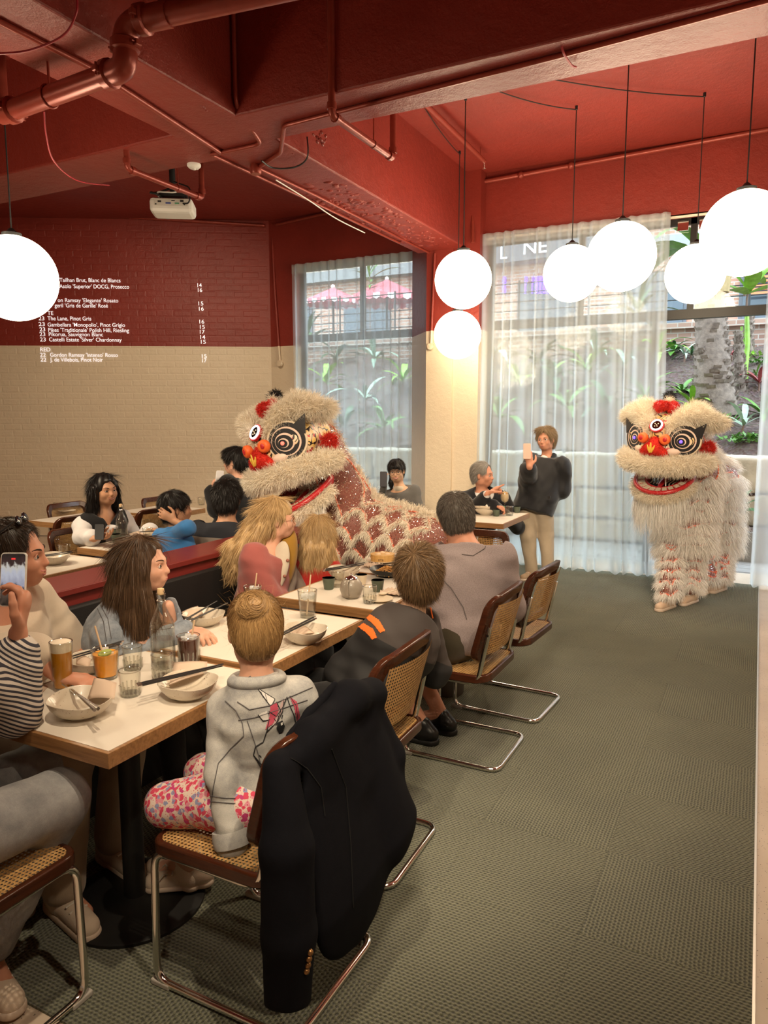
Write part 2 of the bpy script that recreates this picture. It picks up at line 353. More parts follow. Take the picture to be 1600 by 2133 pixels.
def curtain(x0, x1, y, z0, z1, folds, label, seed, amp=.045, flare=0.0):
    r = np.random.default_rng(seed); nx = folds * 14; nz_ = 26; V = np.zeros((nz_+1, nx+1, 3)); s = np.linspace(0, 1, nx+1)
    ph = s * folds * 2*np.pi + .9*np.sin(s*folds*.9 + seed) + .5*np.sin(s*folds*2.3); am = amp*(.65 + .35*np.sin(s*folds*1.7+seed*2))
    for i in range(nz_+1):
        t = i/nz_; zz = z1 + (z0-z1)*t
        V[i, :, 0] = x0 + (x1-x0)*s + flare*t*t*(s-.3) + .02*t*np.sin(ph*.5+seed)
        V[i, :, 1] = y + am*np.sin(ph + .35*t*np.sin(s*9+seed))*(.55 + .55*t) + .02*t*np.sin(s*folds*.6 + 4*t)
        V[i, :, 2] = zz + (.012*np.sin(ph) if i == nz_ else 0)
    idx = np.arange((nz_+1)*(nx+1)).reshape(nz_+1, nx+1); F = np.stack([idx[:-1, :-1], idx[1:, :-1], idx[1:, 1:], idx[:-1, 1:]], -1).reshape(-1, 4)
    e = empty('sheer_curtain', ((x0+x1)/2, y, z0), label=label, cat='curtain', group='sheer window curtains'); e.location = (0, 0, 0)
    link('voile', fast_mesh('voile', V.reshape(-1, 3), F), m_sheer, e)
    # gathered heading tape
    k = 3; Vh = V[:k].copy(); Vh[:, :, 1] -= .004; Vh[0, :, 2] = z1 + .012; Vh[1, :, 2] = z1 - .05; Vh[2, :, 2] = z1 - .11; ih = np.arange(k*(nx+1)).reshape(k, nx+1)
    link('heading_tape', fast_mesh('heading_tape', Vh.reshape(-1, 3), np.stack([ih[:-1, :-1], ih[1:, :-1], ih[1:, 1:], ih[:-1, 1:]], -1).reshape(-1, 4)), m_sheer, e)
    h = z0 + .14; Vb = V[-3:].copy(); Vb[:, :, 1] -= .003; Vb[0, :, 2] = h; Vb[1, :, 2] = (h+z0)/2
    link('hem', fast_mesh('hem', Vb.reshape(-1, 3), np.stack([ih[:-1, :-1], ih[1:, :-1], ih[1:, 1:], ih[:-1, 1:]], -1).reshape(-1, 4)), m_sheer, e)
    return e
curtain(-5.69, -3.88, 8.42, .02, 3.66, 14, 'sheer white curtain over the window behind the lion with lowered head', 3)
curtain(-2.86, -.90, 7.9, .02, 3.63, 17, 'wide sheer white curtain behind the standing woman with a phone', 5, .05, .16)
curtain(-.02, 1.25, 7.9, .015, 3.63, 10, 'sheer white curtain drawn back beside the open garden doorway', 8, .055)
# ------------------------------------------------------------------ pipes and conduits
def pipe(name, pts, r, label, cat='pipe', mat=None, fr=.06, seg=10, clips=()):
    e = empty(name, label=label, cat=cat)
    P_ = fillet(pts, fr) if fr else [np.array(p) for p in pts]
    MB().tube(P_, r, seg).build('run', mat or m_pipe, e)
    for c in clips:
        a, d = np.array(c[0]), unit(c[1]); MB().tube([a - d*.02, a + d*.02], r*1.35, seg).build('collar', mat or m_pipe, e)
    return e
X_, Y_, Z_ = np.eye(3)
# big grooved pipe with couplings, upper left
A = pz(18, 232, 3.33); B = pz(262, 142, 3.33); B2 = np.array([B[0], B[1], 3.53]); tmp = pz(475, 2, 3.53); Cc = B2 + unit(tmp - B2) * 2.2
e = empty('drain_pipe', label='thick red pipe with bolted couplings crossing under the ceiling', cat='pipe')
R0 = .052
MB().tube([A - unit(B-A)*.02, B + (A-B)*.12], R0, 14).build('run', m_pipe, e)
MB().tube(fillet([B + (A-B)*.13, B, B2, B2 + (Cc-B2)*.12], .11, 8), R0*1.12, 14).build('elbow', m_pipe, e)
MB().tube([B2 + (Cc-B2)*.07, Cc], R0, 14).build('run', m_pipe, e)
MB().tube(fillet([A + unit(B-A)*.02, A - unit(B-A)*.10, A - unit(B-A)*.10 + Z_*.5], .09, 8), R0*1.1, 14).build('elbow', m_pipe, e)
for c_, d_ in ((B + (A-B)*.13, B-A), (B + Z_*.10, Z_), (B2 + (Cc-B2)*.05, Cc-B2), (A + unit(B-A)*.03, B-A)):
    d_ = unit(d_); q = MB().tube([c_ - d_*.03, c_ - d_*.02, c_ + d_*.02, c_ + d_*.03], [R0*1.1, R0*1.35, R0*1.35, R0*1.1], 14).build('coupling', m_pipe, e)
    s_ = unit(np.cross(d_, Z_) if abs(d_[2]) < .9 else X_)
    for sg in (-1, 1):
        b_ = c_ + s_*sg*R0*1.45; MB().box(b_ - .014, b_ + .014).build('bolt_lug', m_pipe, e, False, .004)
        MB().tube([b_ - Z_*.03, b_ + Z_*.03] if abs(d_[2]) < .9 else [b_ - Y_*.03, b_ + Y_*.03], .006, 6).build('bolt', m_pipe, e)
hg = A + (B-A)*.38; MB().tube([hg + Z_*R0, hg + Z_*1.0], .007, 6).build('hanger_rod', m_pipe, e)
MB().tube([hg + R0*1.08*np.array([0, math.cos(a), math.sin(a)]) for a in np.linspace(0, 6.1, 20)], .006, 6).build('hanger_ring', m_pipe, e)
def u_pipe(p0, p1, z, r, label, up0=4.3, up1=4.3, head=False):
    a, b = pz(*p0, z), pz(*p1, z); x0 = (a[0]+b[0])/2; a[0] = b[0] = x0
    e = pipe('sprinkler_pipe', [(x0, a[1], up0), a, b, (x0, b[1], up1)], .022, label, fr=.035)
    for q, d in ((a + Z_*.05, Z_), (a + Y_*.05, Y_), (b - Y_*.05, Y_), (b + Z_*.05, Z_)):
        MB().tube([q - d*.018, q + d*.018], .029, 10).build('collar', m_pipe, e)
    m = a*.35 + b*.65; MB().tube([m, m + Z_*.3], .005, 6).build('hanger_rod', m_pipe, e); MB().tube([m - Y_*.012, m + Y_*.012], .026, 10).build('hanger_ring', m_pipe, e)
    return e
u_pipe((262, 352), (424, 412), 3.38, .022, 'thin red pipe looping under the beam beside the projector')
u_pipe((692, 240), (818, 330), 3.38, .022, 'red pipe looping under the cross beam above the carpet aisle')
t0 = pz(895, 222, 4.2); t1 = pz(1008, 335, 4.2); e = pipe('sprinkler_pipe', [t0 - Y_*1.2, t1], .024, 'short red sprinkler pipe ending below the ceiling near the windows', fr=0)
MB().tube([t1 + Y_*.01, t1 + Z_*-.05 + Y_*.01], .012, 8).build('sprinkler_neck', m_chrome, e); MB().lathe([(.003, -.08), (.022, -.075), (.022, -.07), (.008, -.06), (.01, -.04)], t1 + Y_*.01, 12).build('sprinkler_head', m_chrome, e)
MB().tube([t1 - Y_*.1, t1 - Y_*.1 + Z_*.1], .005, 6).build('hanger_rod', m_pipe, e)
zb = bt - .014
j0 = pz(533, 348, zb)
pipe('conduit', [pz(440, 322, zb), pz(640, 415, zb), pz(832, 506, zb)], .012, 'slim red conduit along the outer edge of the long beam', 'conduit', fr=.1)
pipe('conduit', [j0, pz(660, 408, zb), pz(860, 510, zb), pz(905, 532, zb)], .012, 'slim red conduit under the long beam from the round junction box', 'conduit', fr=.1)
pipe('conduit', [np.array([-2.3, 3.82, 4.26]), np.array([-2.975, 3.82, 4.18]), np.array([-2.975, 3.82, 3.55]), pz(545, 300, zb), pz(440, 322, zb)], .014, 'red conduit dropping down the corner of the two beams', 'conduit', fr=.06)
pipe('conduit', [j0 + X_*.04, pz(585, 318, zb), pz(592, 262, zb), pz(1150, 120, zb), pz(1620, -5, zb)], .014, 'dark red conduit along the underside of the cross beam', 'conduit', fr=.04)
pipe('conduit', [pz(-40, 25, zb), pz(190, 142, zb), pz(460, 318, zb)], .016, 'dark red conduit along the near underside of the long beam', 'conduit', fr=.1)
jb = empty('junction_box', label='round red junction box under the meeting of the beams', cat='junction box')
MB().lathe([(.001, -.05), (.035, -.05), (.042, -.04), (.042, .02), (.03, .03)], j0, 16).build('cover', m_pipe, jb)
pipe('conduit', [py(985, 505, 7.78), py(984, 352, 7.97), py(1600, 236, 7.97), py(1700, 218, 7.97)], .02, 'upper red pipe along the lintel over the wide curtain', 'pipe', fr=.05)
lo_ = pipe('conduit', [py(1002, 505, 7.96), py(998, 380, 7.96), py(1600, 270, 7.96), py(1700, 252, 7.96)], .024, 'lower red pipe along the lintel over the wide curtain', 'pipe', fr=.05)
for u, v in ((1085, 365), (1190, 345)):
    c_ = py(u, v, 7.95); MB().ell(c_, .036, None, 10, 8).build('junction_fitting', m_pipe, lo_)
def lwall(u, v, off=.0):   # point on the oblique wall
    d = ray(u, v); q = CORN + LNOR*off; t = ((q - CAM) @ LNOR) / (d @ LNOR); return CAM + d*t
pipe('conduit', [lwall(-20, 438, .03), lwall(300, 454, .03), lwall(552, 470, .03)], .022, 'red pipe along the top of the painted brick wall', 'pipe', fr=0)
e = pipe('conduit', [lwall(566, 478, .0) * 1, py(572, 600, 8.47), py(583, 752, 8.47)], .016, 'vertical conduit in the corner ending at a cream round box', 'conduit', mat=m_wall, fr=0)
MB().lathe([(.001, -.02), (.04, -.02), (.045, 0), (.04, .02), (.001, .025)], py(583, 757, 8.46), 16, rotx(math.pi/2)).build('round_box', m_wall, e)
pipe('conduit', [py(575, 468, 8.46), py(700, 440, 8.46), py(835, 426, 8.46)], .02, 'red pipe over the window behind the lowered lion', 'pipe', fr=0)
e = pipe('conduit', [py(906, 528, 7.775), py(898, 718, 7.775)], .016, 'vertical conduit on the pillar ending at a cream round box', 'conduit', mat=m_wall, fr=0)
MB().lathe([(.001, -.02), (.035, -.02), (.04, 0), (.035, .02), (.001, .025)], py(897, 722, 7.77), 16, rotx(math.pi/2)).build('round_box', m_wall, e)
# loose wires
def wire(name, pts, r, mat, label, cat='wire'):
    P_ = [np.array(p) for p in pts]; out = []
    for i in range(len(P_)-1):
        p0, p1, p2, p3 = P_[max(i-1, 0)], P_[i], P_[i+1], P_[min(i+2, len(P_)-1)]
        for t in np.linspace(0, 1, 9)[:-1]: out.append(.5*((2*p1) + (p2-p0)*t + (2*p0-5*p1+4*p2-p3)*t*t + (3*p1-p0-3*p2+p3)*t**3))
    o = MB().tube(out + [P_[-1]], r, 6).build(name, mat); return setp(o, label, cat)
m_rw = M('red_flex', (.35, .02, .03), .5); m_ww = M('white_flex', (.8, .78, .74), .5); m_bw = M('black_flex', (.015, .015, .015), .5)
wire('hanging_wire', [pd(160, -10, 3.2), pd(158, 30, 3.2), pd(130, 75, 3.25), pd(60, 105, 3.3), pd(-10, 112, 3.3)], .005, m_rw, 'twisted red flex looping over the thick pipe')
wire('hanging_wire', [pd(92, 232, 3.9), pd(96, 280, 4.0), pd(112, 335, 4.15), pd(160, 375, 4.3), pd(228, 386, 4.5)], .0045, m_rw, 'red flex sagging from the thick pipe towards the projector')
wire('hanging_wire', [pz(575, 375, zb-.02), pz(640, 415, zb-.03), pz(700, 455, zb-.03), pz(760, 485, zb-.03)], .005, m_ww, 'white cable sagging along the conduit under the long beam')
wire('hanging_wire', [pz(545, 335, zb-.02), pz(570, 350, zb-.03), pz(615, 348, zb-.02), pz(640, 328, zb), pz(640, 285, 3.62)], .006, m_bw, 'short black cable curling from the round junction box')
wire('hanging_wire', [pz(1150, 0, 3.9) - Y_*.05, pz(1165, 60, 3.6), pz(1172, 105, zb), pz(1190, 135, zb-.01), pz(1200, 140, zb)], .006, m_rw, 'pair of red wires hanging over the cross beam edge')
# smoke detector
p_ = pz(404, 342, bt); sd = empty('smoke_detector', p_, label='small white smoke detector under the beam behind the projector', cat='smoke detector')
MB().lathe([(.05, 0), (.05, -.015), (.035, -.03), (.001, -.032)], (0, 0, 0), 18).build('body', m_white, sd); MB().lathe([(.012, -.03), (.012, -.04), (.001, -.041)], (0, 0, 0), 10).build('sensor', m_white, sd)
p_ = pz(1265, 124, 4.3); sd = empty('smoke_detector', p_, label='small white ceiling disc above the globe lamps', cat='smoke detector'); MB().lathe([(.05, 0), (.05, -.015), (.035, -.03), (.001, -.032)], (0, 0, 0), 18).build('body', m_white, sd); MB().lathe([(.012, -.03), (.012, -.04), (.001, -.041)], (0, 0, 0), 10).build('sensor', m_white, sd)
# ------------------------------------------------------------------ globe pendants
m_globe, nt, p = newmat('opal_globe'); p.inputs['Base Color'].default_value = (.9, .87, .8, 1); p.inputs['Roughness'].default_value = .3
p.inputs['Emission Color'].default_value = (1.0, .82, .56, 1); p.inputs['Emission Strength'].default_value = GLOBE_POWER
def globe(c, label, hook=None, swag=None, R=.243):
    c = np.array(c); e = empty('globe_pendant', c, label=label, cat='pendant lamp', group='opal globe pendants')
    MB().ell((0, 0, 0), R, None, 40, 24).build('globe', m_globe, e)
    MB().lathe([(.055, R-.012), (.055, R+.012), (.03, R+.02), (.012, R+.04), (.001, R+.041)], (0, 0, 0), 16).build('cap', m_black, e)
    top = 4.3 - c[2]; MB().tube([(0, 0, R+.03), (0, 0, top-.03)], .0045, 6).build('cord', m_bw, e)
    MB().lathe([(.001, top), (.012, top), (.012, top-.03), (.004, top-.035)], (0, 0, 0), 10).build('ceiling_hook', m_black, e)
    if swag is not None:
        a, b = np.array([0, 0, top-.03]), np.array(swag) - c; n = 10
        MB().tube([a + (b-a)*t - Z_*.05*4*t*(1-t)*.5 for t in np.linspace(0, 1, n)], .0045, 6).build('swag_cord', m_bw, e)
    return e
globe(pd(30, 580, .243*FPX/86), 'glowing globe lamp in front of the projected menu')
globe(pd(965, 583, .243*FPX/59), 'upper of the two glowing globes hanging before the pillar')
globe((-2.842, 7.224, 2.497), 'lower of the two glowing globes hanging before the pillar', swag=pz(885, 225, 4.3))
globe((-1.562, 6.678, 2.909), 'glowing globe lamp overlapped by its right neighbour before the wide curtain', swag=pz(1025, 185, 4.3))
globe(pd(1294, 535, .243*FPX/70), 'large glowing globe at the middle of the wide curtain')
globe((-.567, 6.90, 2.857), 'glowing globe lamp hanging before the black transom of the doorway', swag=pz(1125, 160, 4.3))
globe(pd(1550, 486, .243*FPX/86), 'biggest glowing globe at the right edge above the doorway')
globe((-4.9, 1.0, 2.5), 'added fill globe out of frame beyond the left edge'); globe((1.5, 3.4, 2.75), 'added fill globe out of frame over the terrazzo strip')  # both globes added out of view for extra room light
# ------------------------------------------------------------------ projector
pc = pxx(361, 432, -4.5); fwd = unit(np.array([-.55, .83, 0])); ang = math.atan2(fwd[1], fwd[0]) - math.pi/2
pj = empty('projector', pc, ang, 'white ceiling projector with black mount and cables facing the brick wall', 'projector')
b_ = MB().box((-.175, -.12, -.07), (.175, .12, .05)).build('housing', m_white, pj, False, .03)
MB().box((-.135, -.1235, -.02), (.135, -.118, .035)).build('port_panel', M('projector_panel', (.62, .59, .54), .5), pj, False)
for (x_, z_, w_, h_, c_) in ((-.09, .012, .02, .008, m_black), (-.02, .0, .03, .007, M('blue_port', (.05, .08, .3), .4)), (.05, .0, .025, .006, M('green_port', (.1, .35, .2), .4)), (.09, .02, .02, .01, m_black), (.11, -.008, .008, .006, m_black), (-.12, -.01, .008, .006, m_black), (.02, .02, .02, .004, m_black)):
    MB().box((x_-w_/2*1.4, -.128, z_-h_/2*1.6), (x_+w_/2*1.4, -.122, z_+h_/2*1.6)).build('port', c_, pj, False)
MB().lathe([(.05, 0), (.05, .03), (.035, .032), (.001, .02)], (-.07, .12, -.01), 18, rotx(-math.pi/2)).build('lens', m_black, pj)
top = 4.3 - pc[2]; MB().tube([(0, 0, .1), (0, 0, top)], .025, 12).build('mount_pole', m_black, pj)
mm = MB(); mm.box((-.12, -.06, .075), (.12, .06, .10)); mm.box((-.10, -.05, .05), (-.08, .05, .08)); mm.box((.08, -.05, .05), (.10, .05, .08)); mm.build('mount_plate', m_black, pj, False)
MB().tube(fillet([(-.08, -.1, .06), (-.16, -.1, .09), (-.18, -.02, .10), (-.1, 0, .12), (0, 0, .16)], .04), .009, 8).build('power_cable', m_bw, pj)
MB().tube(fillet([(.1, -.125, .0), (.16, -.2, -.02), (.17, -.15, .12), (.02, -.02, .2)], .06), .006, 8).build('video_cable', m_bw, pj)
MB().tube(fillet([(-.1, -.05, .055), (-.12, -.08, .1), (.04, -.1, .09), (.06, -.02, .15)], .04), .006, 8).build('video_cable', m_ww, pj)
# ------------------------------------------------------------------ projected menu
m_text = M('projected_light', (.9, .9, .9), .6, emit=(1.0, .93, .95), estr=.6)
menu = empty('projected_menu', label='white wine menu lettering projected across the brick wall', cat='menu')
def txt(s, u0, u1, v, hpx, mat=m_text, parent=menu, place=lwall):
    cu = bpy.data.curves.new('lettering', 'FONT'); cu.body = s; cu.size = 1.0; cu.offset = .004; o = bpy.data.objects.new('lettering', cu); COL.objects.link(o); o.parent = parent
    cu.materials.append(mat); a, b = place(u0, v, .012), place(u1, v, .012); up_ = place(u0, v - hpx, .012)
    bpy.context.view_layer.update(); w = max(o.dimensions.x, .01); right = unit(b - a); nor = np.cross(right, Z_)
    sx_ = np.linalg.norm(b-a)/w; sz = abs(up_[2]-a[2])/.70
    Mx = Matrix(((right[0]*sx_, 0, nor[0], a[0]), (right[1]*sx_, 0, nor[1], a[1]), (0, sz, 0, a[2]), (0, 0, 0, 1)))
    me = bpy.data.meshes.new_from_object(o); bpy.data.objects.remove(o); me.transform(Mx); o = bpy.data.objects.new('lettering', me); o['kind'] = 'stuff'; COL.objects.link(o); o.parent = parent; return o
for s, u0, u1, v in (("Tailhan Brut, Blanc de Blancs", 124, 251, 587), ("Asolo 'Superior' DOCG, Prosecco", 124, 269, 600), ("on Ramsay 'Elegante' Rosato", 120, 246, 629), ("geril 'Gris de Garille' Ros\u00e9", 114, 225, 640), ("TE", 99, 111, 656),
    ("23", 80, 92, 667), ("The Lane, Pinot Gris", 99, 190, 667), ("23", 80, 93, 679), ("Gambellara 'Monopolio', Pinot Grigio", 99, 260, 680), ("23", 82, 94, 690), ("Pikes 'Traditionale' Polish Hill, Riesling", 100, 268, 691), ("23", 82, 94, 700), ("Pikorua, Sauvignon Blanc", 101, 214, 700), ("23", 83, 95, 711), ("Castelli Estate 'Silver' Chardonnay", 102, 253, 711),
    ("RED", 83, 104, 732), ("22", 83, 95, 743), ("Gordon Ramsay 'Intenso' Rosso", 104, 245, 743), ("22", 84, 96, 753), ("J. de Villebois, Pinot Noir", 105, 215, 753),
    ("14", 409, 418, 598), ("16", 410, 419, 608), ("15", 411, 421, 636), ("16", 412, 422, 647), ("16", 413, 423, 674), ("15", 414, 424, 685), ("17", 414, 424, 695), ("14", 415, 425, 706), ("15", 416, 426, 716), ("15", 418, 428, 746), ("17", 419, 428, 755)):
    txt(s, u0, u1, v, 8.2)
# ------------------------------------------------------------------ furniture
m_lam = M('white_laminate', (.72, .66, .57), .38, var=.04, vscale=6)
def wood(name, c0, c1, rough=.35, scale=(3, 40, 40)):
    m, nt, p = newmat(name); tc = nt.new('ShaderNodeTexCoord').outputs['Object']; mp = nt.new('ShaderNodeMapping'); mp.inputs['Scale'].default_value = scale; nt.ln(tc, mp.inputs[0])
    nz = nt.noise(2.0, mp.outputs[0], 6, .65); nt.ln(nt.ramp(nz.outputs['Fac'], [(.3, c0), (.7, c1)]), p.inputs['Base Color']); p.inputs['Roughness'].default_value = rough; MATS[name] = m; return m
m_oak = wood('oak_edge', (.20, .095, .035), (.40, .21, .085)); m_walnut = wood('dark_beech', (.036, .010, .0045), (.072, .020, .008), .22)
m_blk = M('black_powder_coat', (.010, .010, .010), .55)
def cane(name, ax):
    m, nt, p = newmat(name); tc = nt.new('ShaderNodeTexCoord').outputs['Object']; sx = nt.new('ShaderNodeSeparateXYZ'); nt.ln(tc, sx.inputs[0]); P_ = .0128
    f = [nt.math('ABSOLUTE', nt.math('SUBTRACT', nt.math('FRACT', nt.math('ADD', nt.math('DIVIDE', sx.outputs[i], P_), 50.0)), .5)) for i in ax]
    g = nt.math('MAXIMUM', nt.math('MAXIMUM', f[0], f[1]), nt.math('MULTIPLY', nt.math('ADD', f[0], f[1]), .72))
    solid = nt.math('GREATER_THAN', g, .27); nz = nt.noise(60, tc, 3)
    nt.ln(nt.ramp(nz.outputs['Fac'], [(.3, (.42, .22, .07)), (.7, (.66, .40, .15))]), p.inputs['Base Color']); p.inputs['Roughness'].default_value = .45
    nt.ln(solid, p.inputs['Alpha']); b = nt.new('ShaderNodeBump'); b.inputs['Strength'].default_value = .5; b.inputs['Distance'].default_value = .003; nt.ln(nt.math('SINE', nt.math('MULTIPLY', g, 24.0)), b.inputs['Height']); nt.ln(b.outputs[0], p.inputs['Normal']); MATS[name] = m; return m
m_cane_s = cane('cane_weave_flat', (0, 1)); m_cane_b = cane('cane_weave_upright', (1, 2))
def rrect(hx, hy, r, n=6):
    out = []
    for (sx, sy, a0) in ((1, 1, 0), (-1, 1, 90), (-1, -1, 180), (1, -1, 270)):
        for k in range(n+1):
            a = math.radians(a0 + 90*k/n); out.append((sx*(hx-r) + r*math.cos(a), sy*(hy-r) + r*math.sin(a)))
    return out
def make_chair():
    e = empty('cane_chair')
    # seat: local x forward is -x; seat frame from -.50 to -.06
    zf = lambda x: .465 + .012*math.sin((x+.06)/.44*math.pi) - (.02*max(0, (-x-.40)/.1)**2)
    def ring(o_, i_, th, pos):
        n = len(o_); vs = []; fs = []
        for (pl, dz) in ((o_, 0), (o_, -th), (i_, -th), (i_, 0)): vs += [pos(a, b, dz) for a, b in pl]
        for q in range(4):
            for k in range(n): fs.append((q*n+k, q*n+(k+1) % n, ((q+1) % 4)*n+(k+1) % n, ((q+1) % 4)*n+k))
        return MB().add(vs, fs)
    spos = lambda a, b, dz: (-.275 + a, b, zf(-.275 + a) + dz)
    o_ = rrect(.225, .235, .07); i_ = rrect(.205, .215, .055)
    ring(o_, i_, .040, spos).build('seat_frame', m_walnut, e, True, .006)
    n = 14; m_ = len(i_); fr_ = (1.02, .8, .6, .4, .2); vs = [spos(a*f_, b*f_, -.003 - .007*(1-f_)) for f_ in fr_ for a, b in i_] + [spos(0, 0, -.010)]
    MB().add(vs, [(q*m_+k, q*m_+(k+1) % m_, (q+1)*m_+(k+1) % m_, (q+1)*m_+k) for q in range(4) for k in range(m_)] + [(4*m_+k, 4*m_+(k+1) % m_, 5*m_) for k in range(m_)]).build('seat_cane', m_cane_s, e)
    # back: curved in plan, leaning back
    bpos = lambda a, b, dz: (-.085 + (b+.15)*.27 - .055*(a/.235)**2 + .02 - dz, a, .675 + b)
    o_ = rrect(.235, .165, .07); i_ = rrect(.188, .118, .045)
    ring(o_, i_, -.030, bpos).build('back_frame', m_walnut, e, True, .006)
    vs = [bpos(-.195 + .39*i/n, -.125 + .25*j/n, -.012) for i in range(n+1) for j in range(n+1)]
    MB().add(vs, [(i*(n+1)+j, (i+1)*(n+1)+j, (i+1)*(n+1)+j+1, i*(n+1)+j+1) for i in range(n) for j in range(n)]).build('back_cane', m_cane_b, e)
    y_ = .222; path = []
    for s in (1, -1):
        q = [(-.048, s*y_, .70), (-.105, s*y_, .418), (-.475, s*y_, .424), (-.485, s*y_, .0125), (0.0, s*y_, .0125)]
        path += q if s == 1 else q[::-1]
    MB().tube(fillet(path, [0, .06, .06, .055, .055, .055, .055, .06, .06, 0], 6), .0115, 12).build('tube_frame', m_chrome, e)
    for s in (1, -1):
        MB().box((-.50, s*y_-.013, 0.0), (-.43, s*y_+.013, .018)).build('glide', M('clear_glide', (.45, .42, .38), .3), e, False, .004)
        MB().tube([(-.056, s*y_*.94, .66), (-.056, s*(y_+.012), .66)], .007, 8).build('screw', m_chrome, e)
    return e
CH0 = make_chair(); used = []
def chair(x, y, rz, label):
    e = CH0 if not used else copy_tree(CH0); used.append(1); e.location = (x, y, 0); e.rotation_euler = (0, 0, rz)
    return setp(e, label, 'chair', 'chrome and cane cantilever chairs')
chair(-1.0, 1.66, 0.0, 'cane chair with a navy blazer over its back, seating the girl in denim')
chair(-1.85, .82, -math.pi/2, 'cane chair under the person in grey jeans at the table end')
chair(-1.065, 2.34, .03, 'cane chair behind the boy in the black and orange shirt')
chair(-1.0, 3.335, 0.0, 'cane chair under the man in the grey sweater')
chair(-.975, 3.96, -.06, 'empty cane chair beyond the man in the grey sweater')
chair(-4.56, 3.74, math.pi, 'cane chair behind the woman with long black hair')
chair(-5.02, 4.26, 0.0, 'cane chair tucked in behind the woman with long black hair')
chair(-5.95, 4.83, math.pi, 'cane chair standing against the brick wall past the far left table')
chair(-4.80, 4.93, 0.0, 'cane chair between the black haired woman and the boy in blue')
chair(-5.55, 5.62, math.pi, 'small looking far cane chair above the boy in blue')
chair(-1.78, 5.05, math.pi*.5, 'cane chair half hidden between the lion body and the grey haired man')
def table(x0, x1, y0, y1, label, base=.235):
    cx, cy = (x0+x1)/2, (y0+y1)/2; e = empty('dining_table', (cx, cy, 0), label=label, cat='table', group='white topped dining tables'); a, b = (x1-x0)/2, (y1-y0)/2; t = .013
    MB().box((-a+t, -b+t, .708), (a-t, b-t, .7505)).build('tabletop', m_lam, e, False)
    for (lo, hi) in (((-a, -b, .705), (a, -b+t, .75)), ((-a, b-t, .705), (a, b, .75)), ((-a, -b+t, .705), (-a+t, b-t, .75)), ((a-t, -b+t, .705), (a, b-t, .75))):
        MB().box(lo, hi).build('edge_band', m_oak, e, False, .0015)
    MB().tube([(0, 0, .012), (0, 0, .70)], .036, 16).build('column', m_blk, e)
    MB().lathe([(base, 0), (base, .010), (base-.01, .014), (.05, .02), (.036, .03)], (0, 0, 0), 40).build('base_plate', m_blk, e)
    MB().box((-.2, -.03, .69), (.2, .03, .706)).build('bracket', m_blk, e, False)
    return e
table(-2.13, -1.515, 1.327, 2.035, 'nearest table with beer, cola, glasses and two bowls')
table(-2.13, -1.538, 2.07, 2.80, 'table with a tall iced water and chopsticks behind the girl with the bun')
table(-2.135, -1.535, 2.96, 3.66, 'table with the grey teapot and green cup before the blonde woman')
table(-2.135, -1.535, 3.68, 4.38, 'table carrying the bamboo steamer in front of the lion')
table(-4.2, -3.6, 3.5, 4.2, 'rear table with a water bottle before the black haired woman', .2)
table(-4.2, -3.6, 2.58, 3.30, 'rear table with one bowl just behind the red booth divider', .2)
table(-5.7, -5.1, 4.25, 4.93, 'far left table by the brick wall behind the cane chairs', .2)
table(-5.5, -4.9, 5.05, 5.65, 'far table above the boy in blue beside the brick wall', .2)
table(-2.55, -1.9, 5.95, 6.75, 'table of the man in the dark suit near the wide curtain', .2)
# booth divider with benches
bd = empty('booth_bench', (-2.83, 2.4, 0), label='long red booth divider with black padded bench', cat='bench'); bd.location = (0, 0, 0)
m_bench = M('dark_red_lacquer', srgb(122, 44, 40), .35, var=.06); m_pad = M('black_upholstery', (.012, .011, .011), .6, bump=.15, bscale=200)
MB().box((-2.985, .3, .862), (-2.70, 4.25, .892)).build('cap', m_bench, bd, False, .004)
MB().box((-2.965, .32, .0), (-2.72, 4.23, .862)).build('panel', m_bench, bd, False)
for (y0, y1) in ((.36, 2.68), (2.74, 4.2)):
    MB().box((-2.722, y0, .46), (-2.685, y1, .812)).build('backrest_pad', m_pad, bd, False, .012)
    MB().box((-3.0, y0, .46), (-2.963, y1, .812)).build('backrest_pad', m_pad, bd, False, .012)
MB().box((-2.685, .34, .36), (-2.30, 4.2, .455)).build('seat_pad', m_pad, bd, False, .02); MB().box((-2.685, .34, 0), (-2.38, 4.2, .36)).build('seat_box', m_pad, bd, False)
MB().box((-3.40, .34, .36), (-3.0, 4.2, .455)).build('seat_pad', m_pad, bd, False, .02); MB().box((-3.32, .34, 0), (-3.0, 4.2, .36)).build('seat_box', m_pad, bd, False)
# grey bin under the tables
bn = empty('waste_bin', (-1.6, 3.97, 0), label='grey round bin under the table of the man in the grey sweater', cat='bin')
MB().lathe([(.095, 0), (.10, .005), (.125, .30), (.118, .30), (.095, .012), (.001, .011)], (0, 0, 0), 28).build('body', M('grey_bin', (.16, .15, .14), .5), bn); MB().tube([(.125*math.cos(a), .125*math.sin(a), .30) for a in np.linspace(0, 6.283, 28)[:-1]], .006, 6, True).build('rim', M('grey_bin', (.16, .15, .14)), bn)
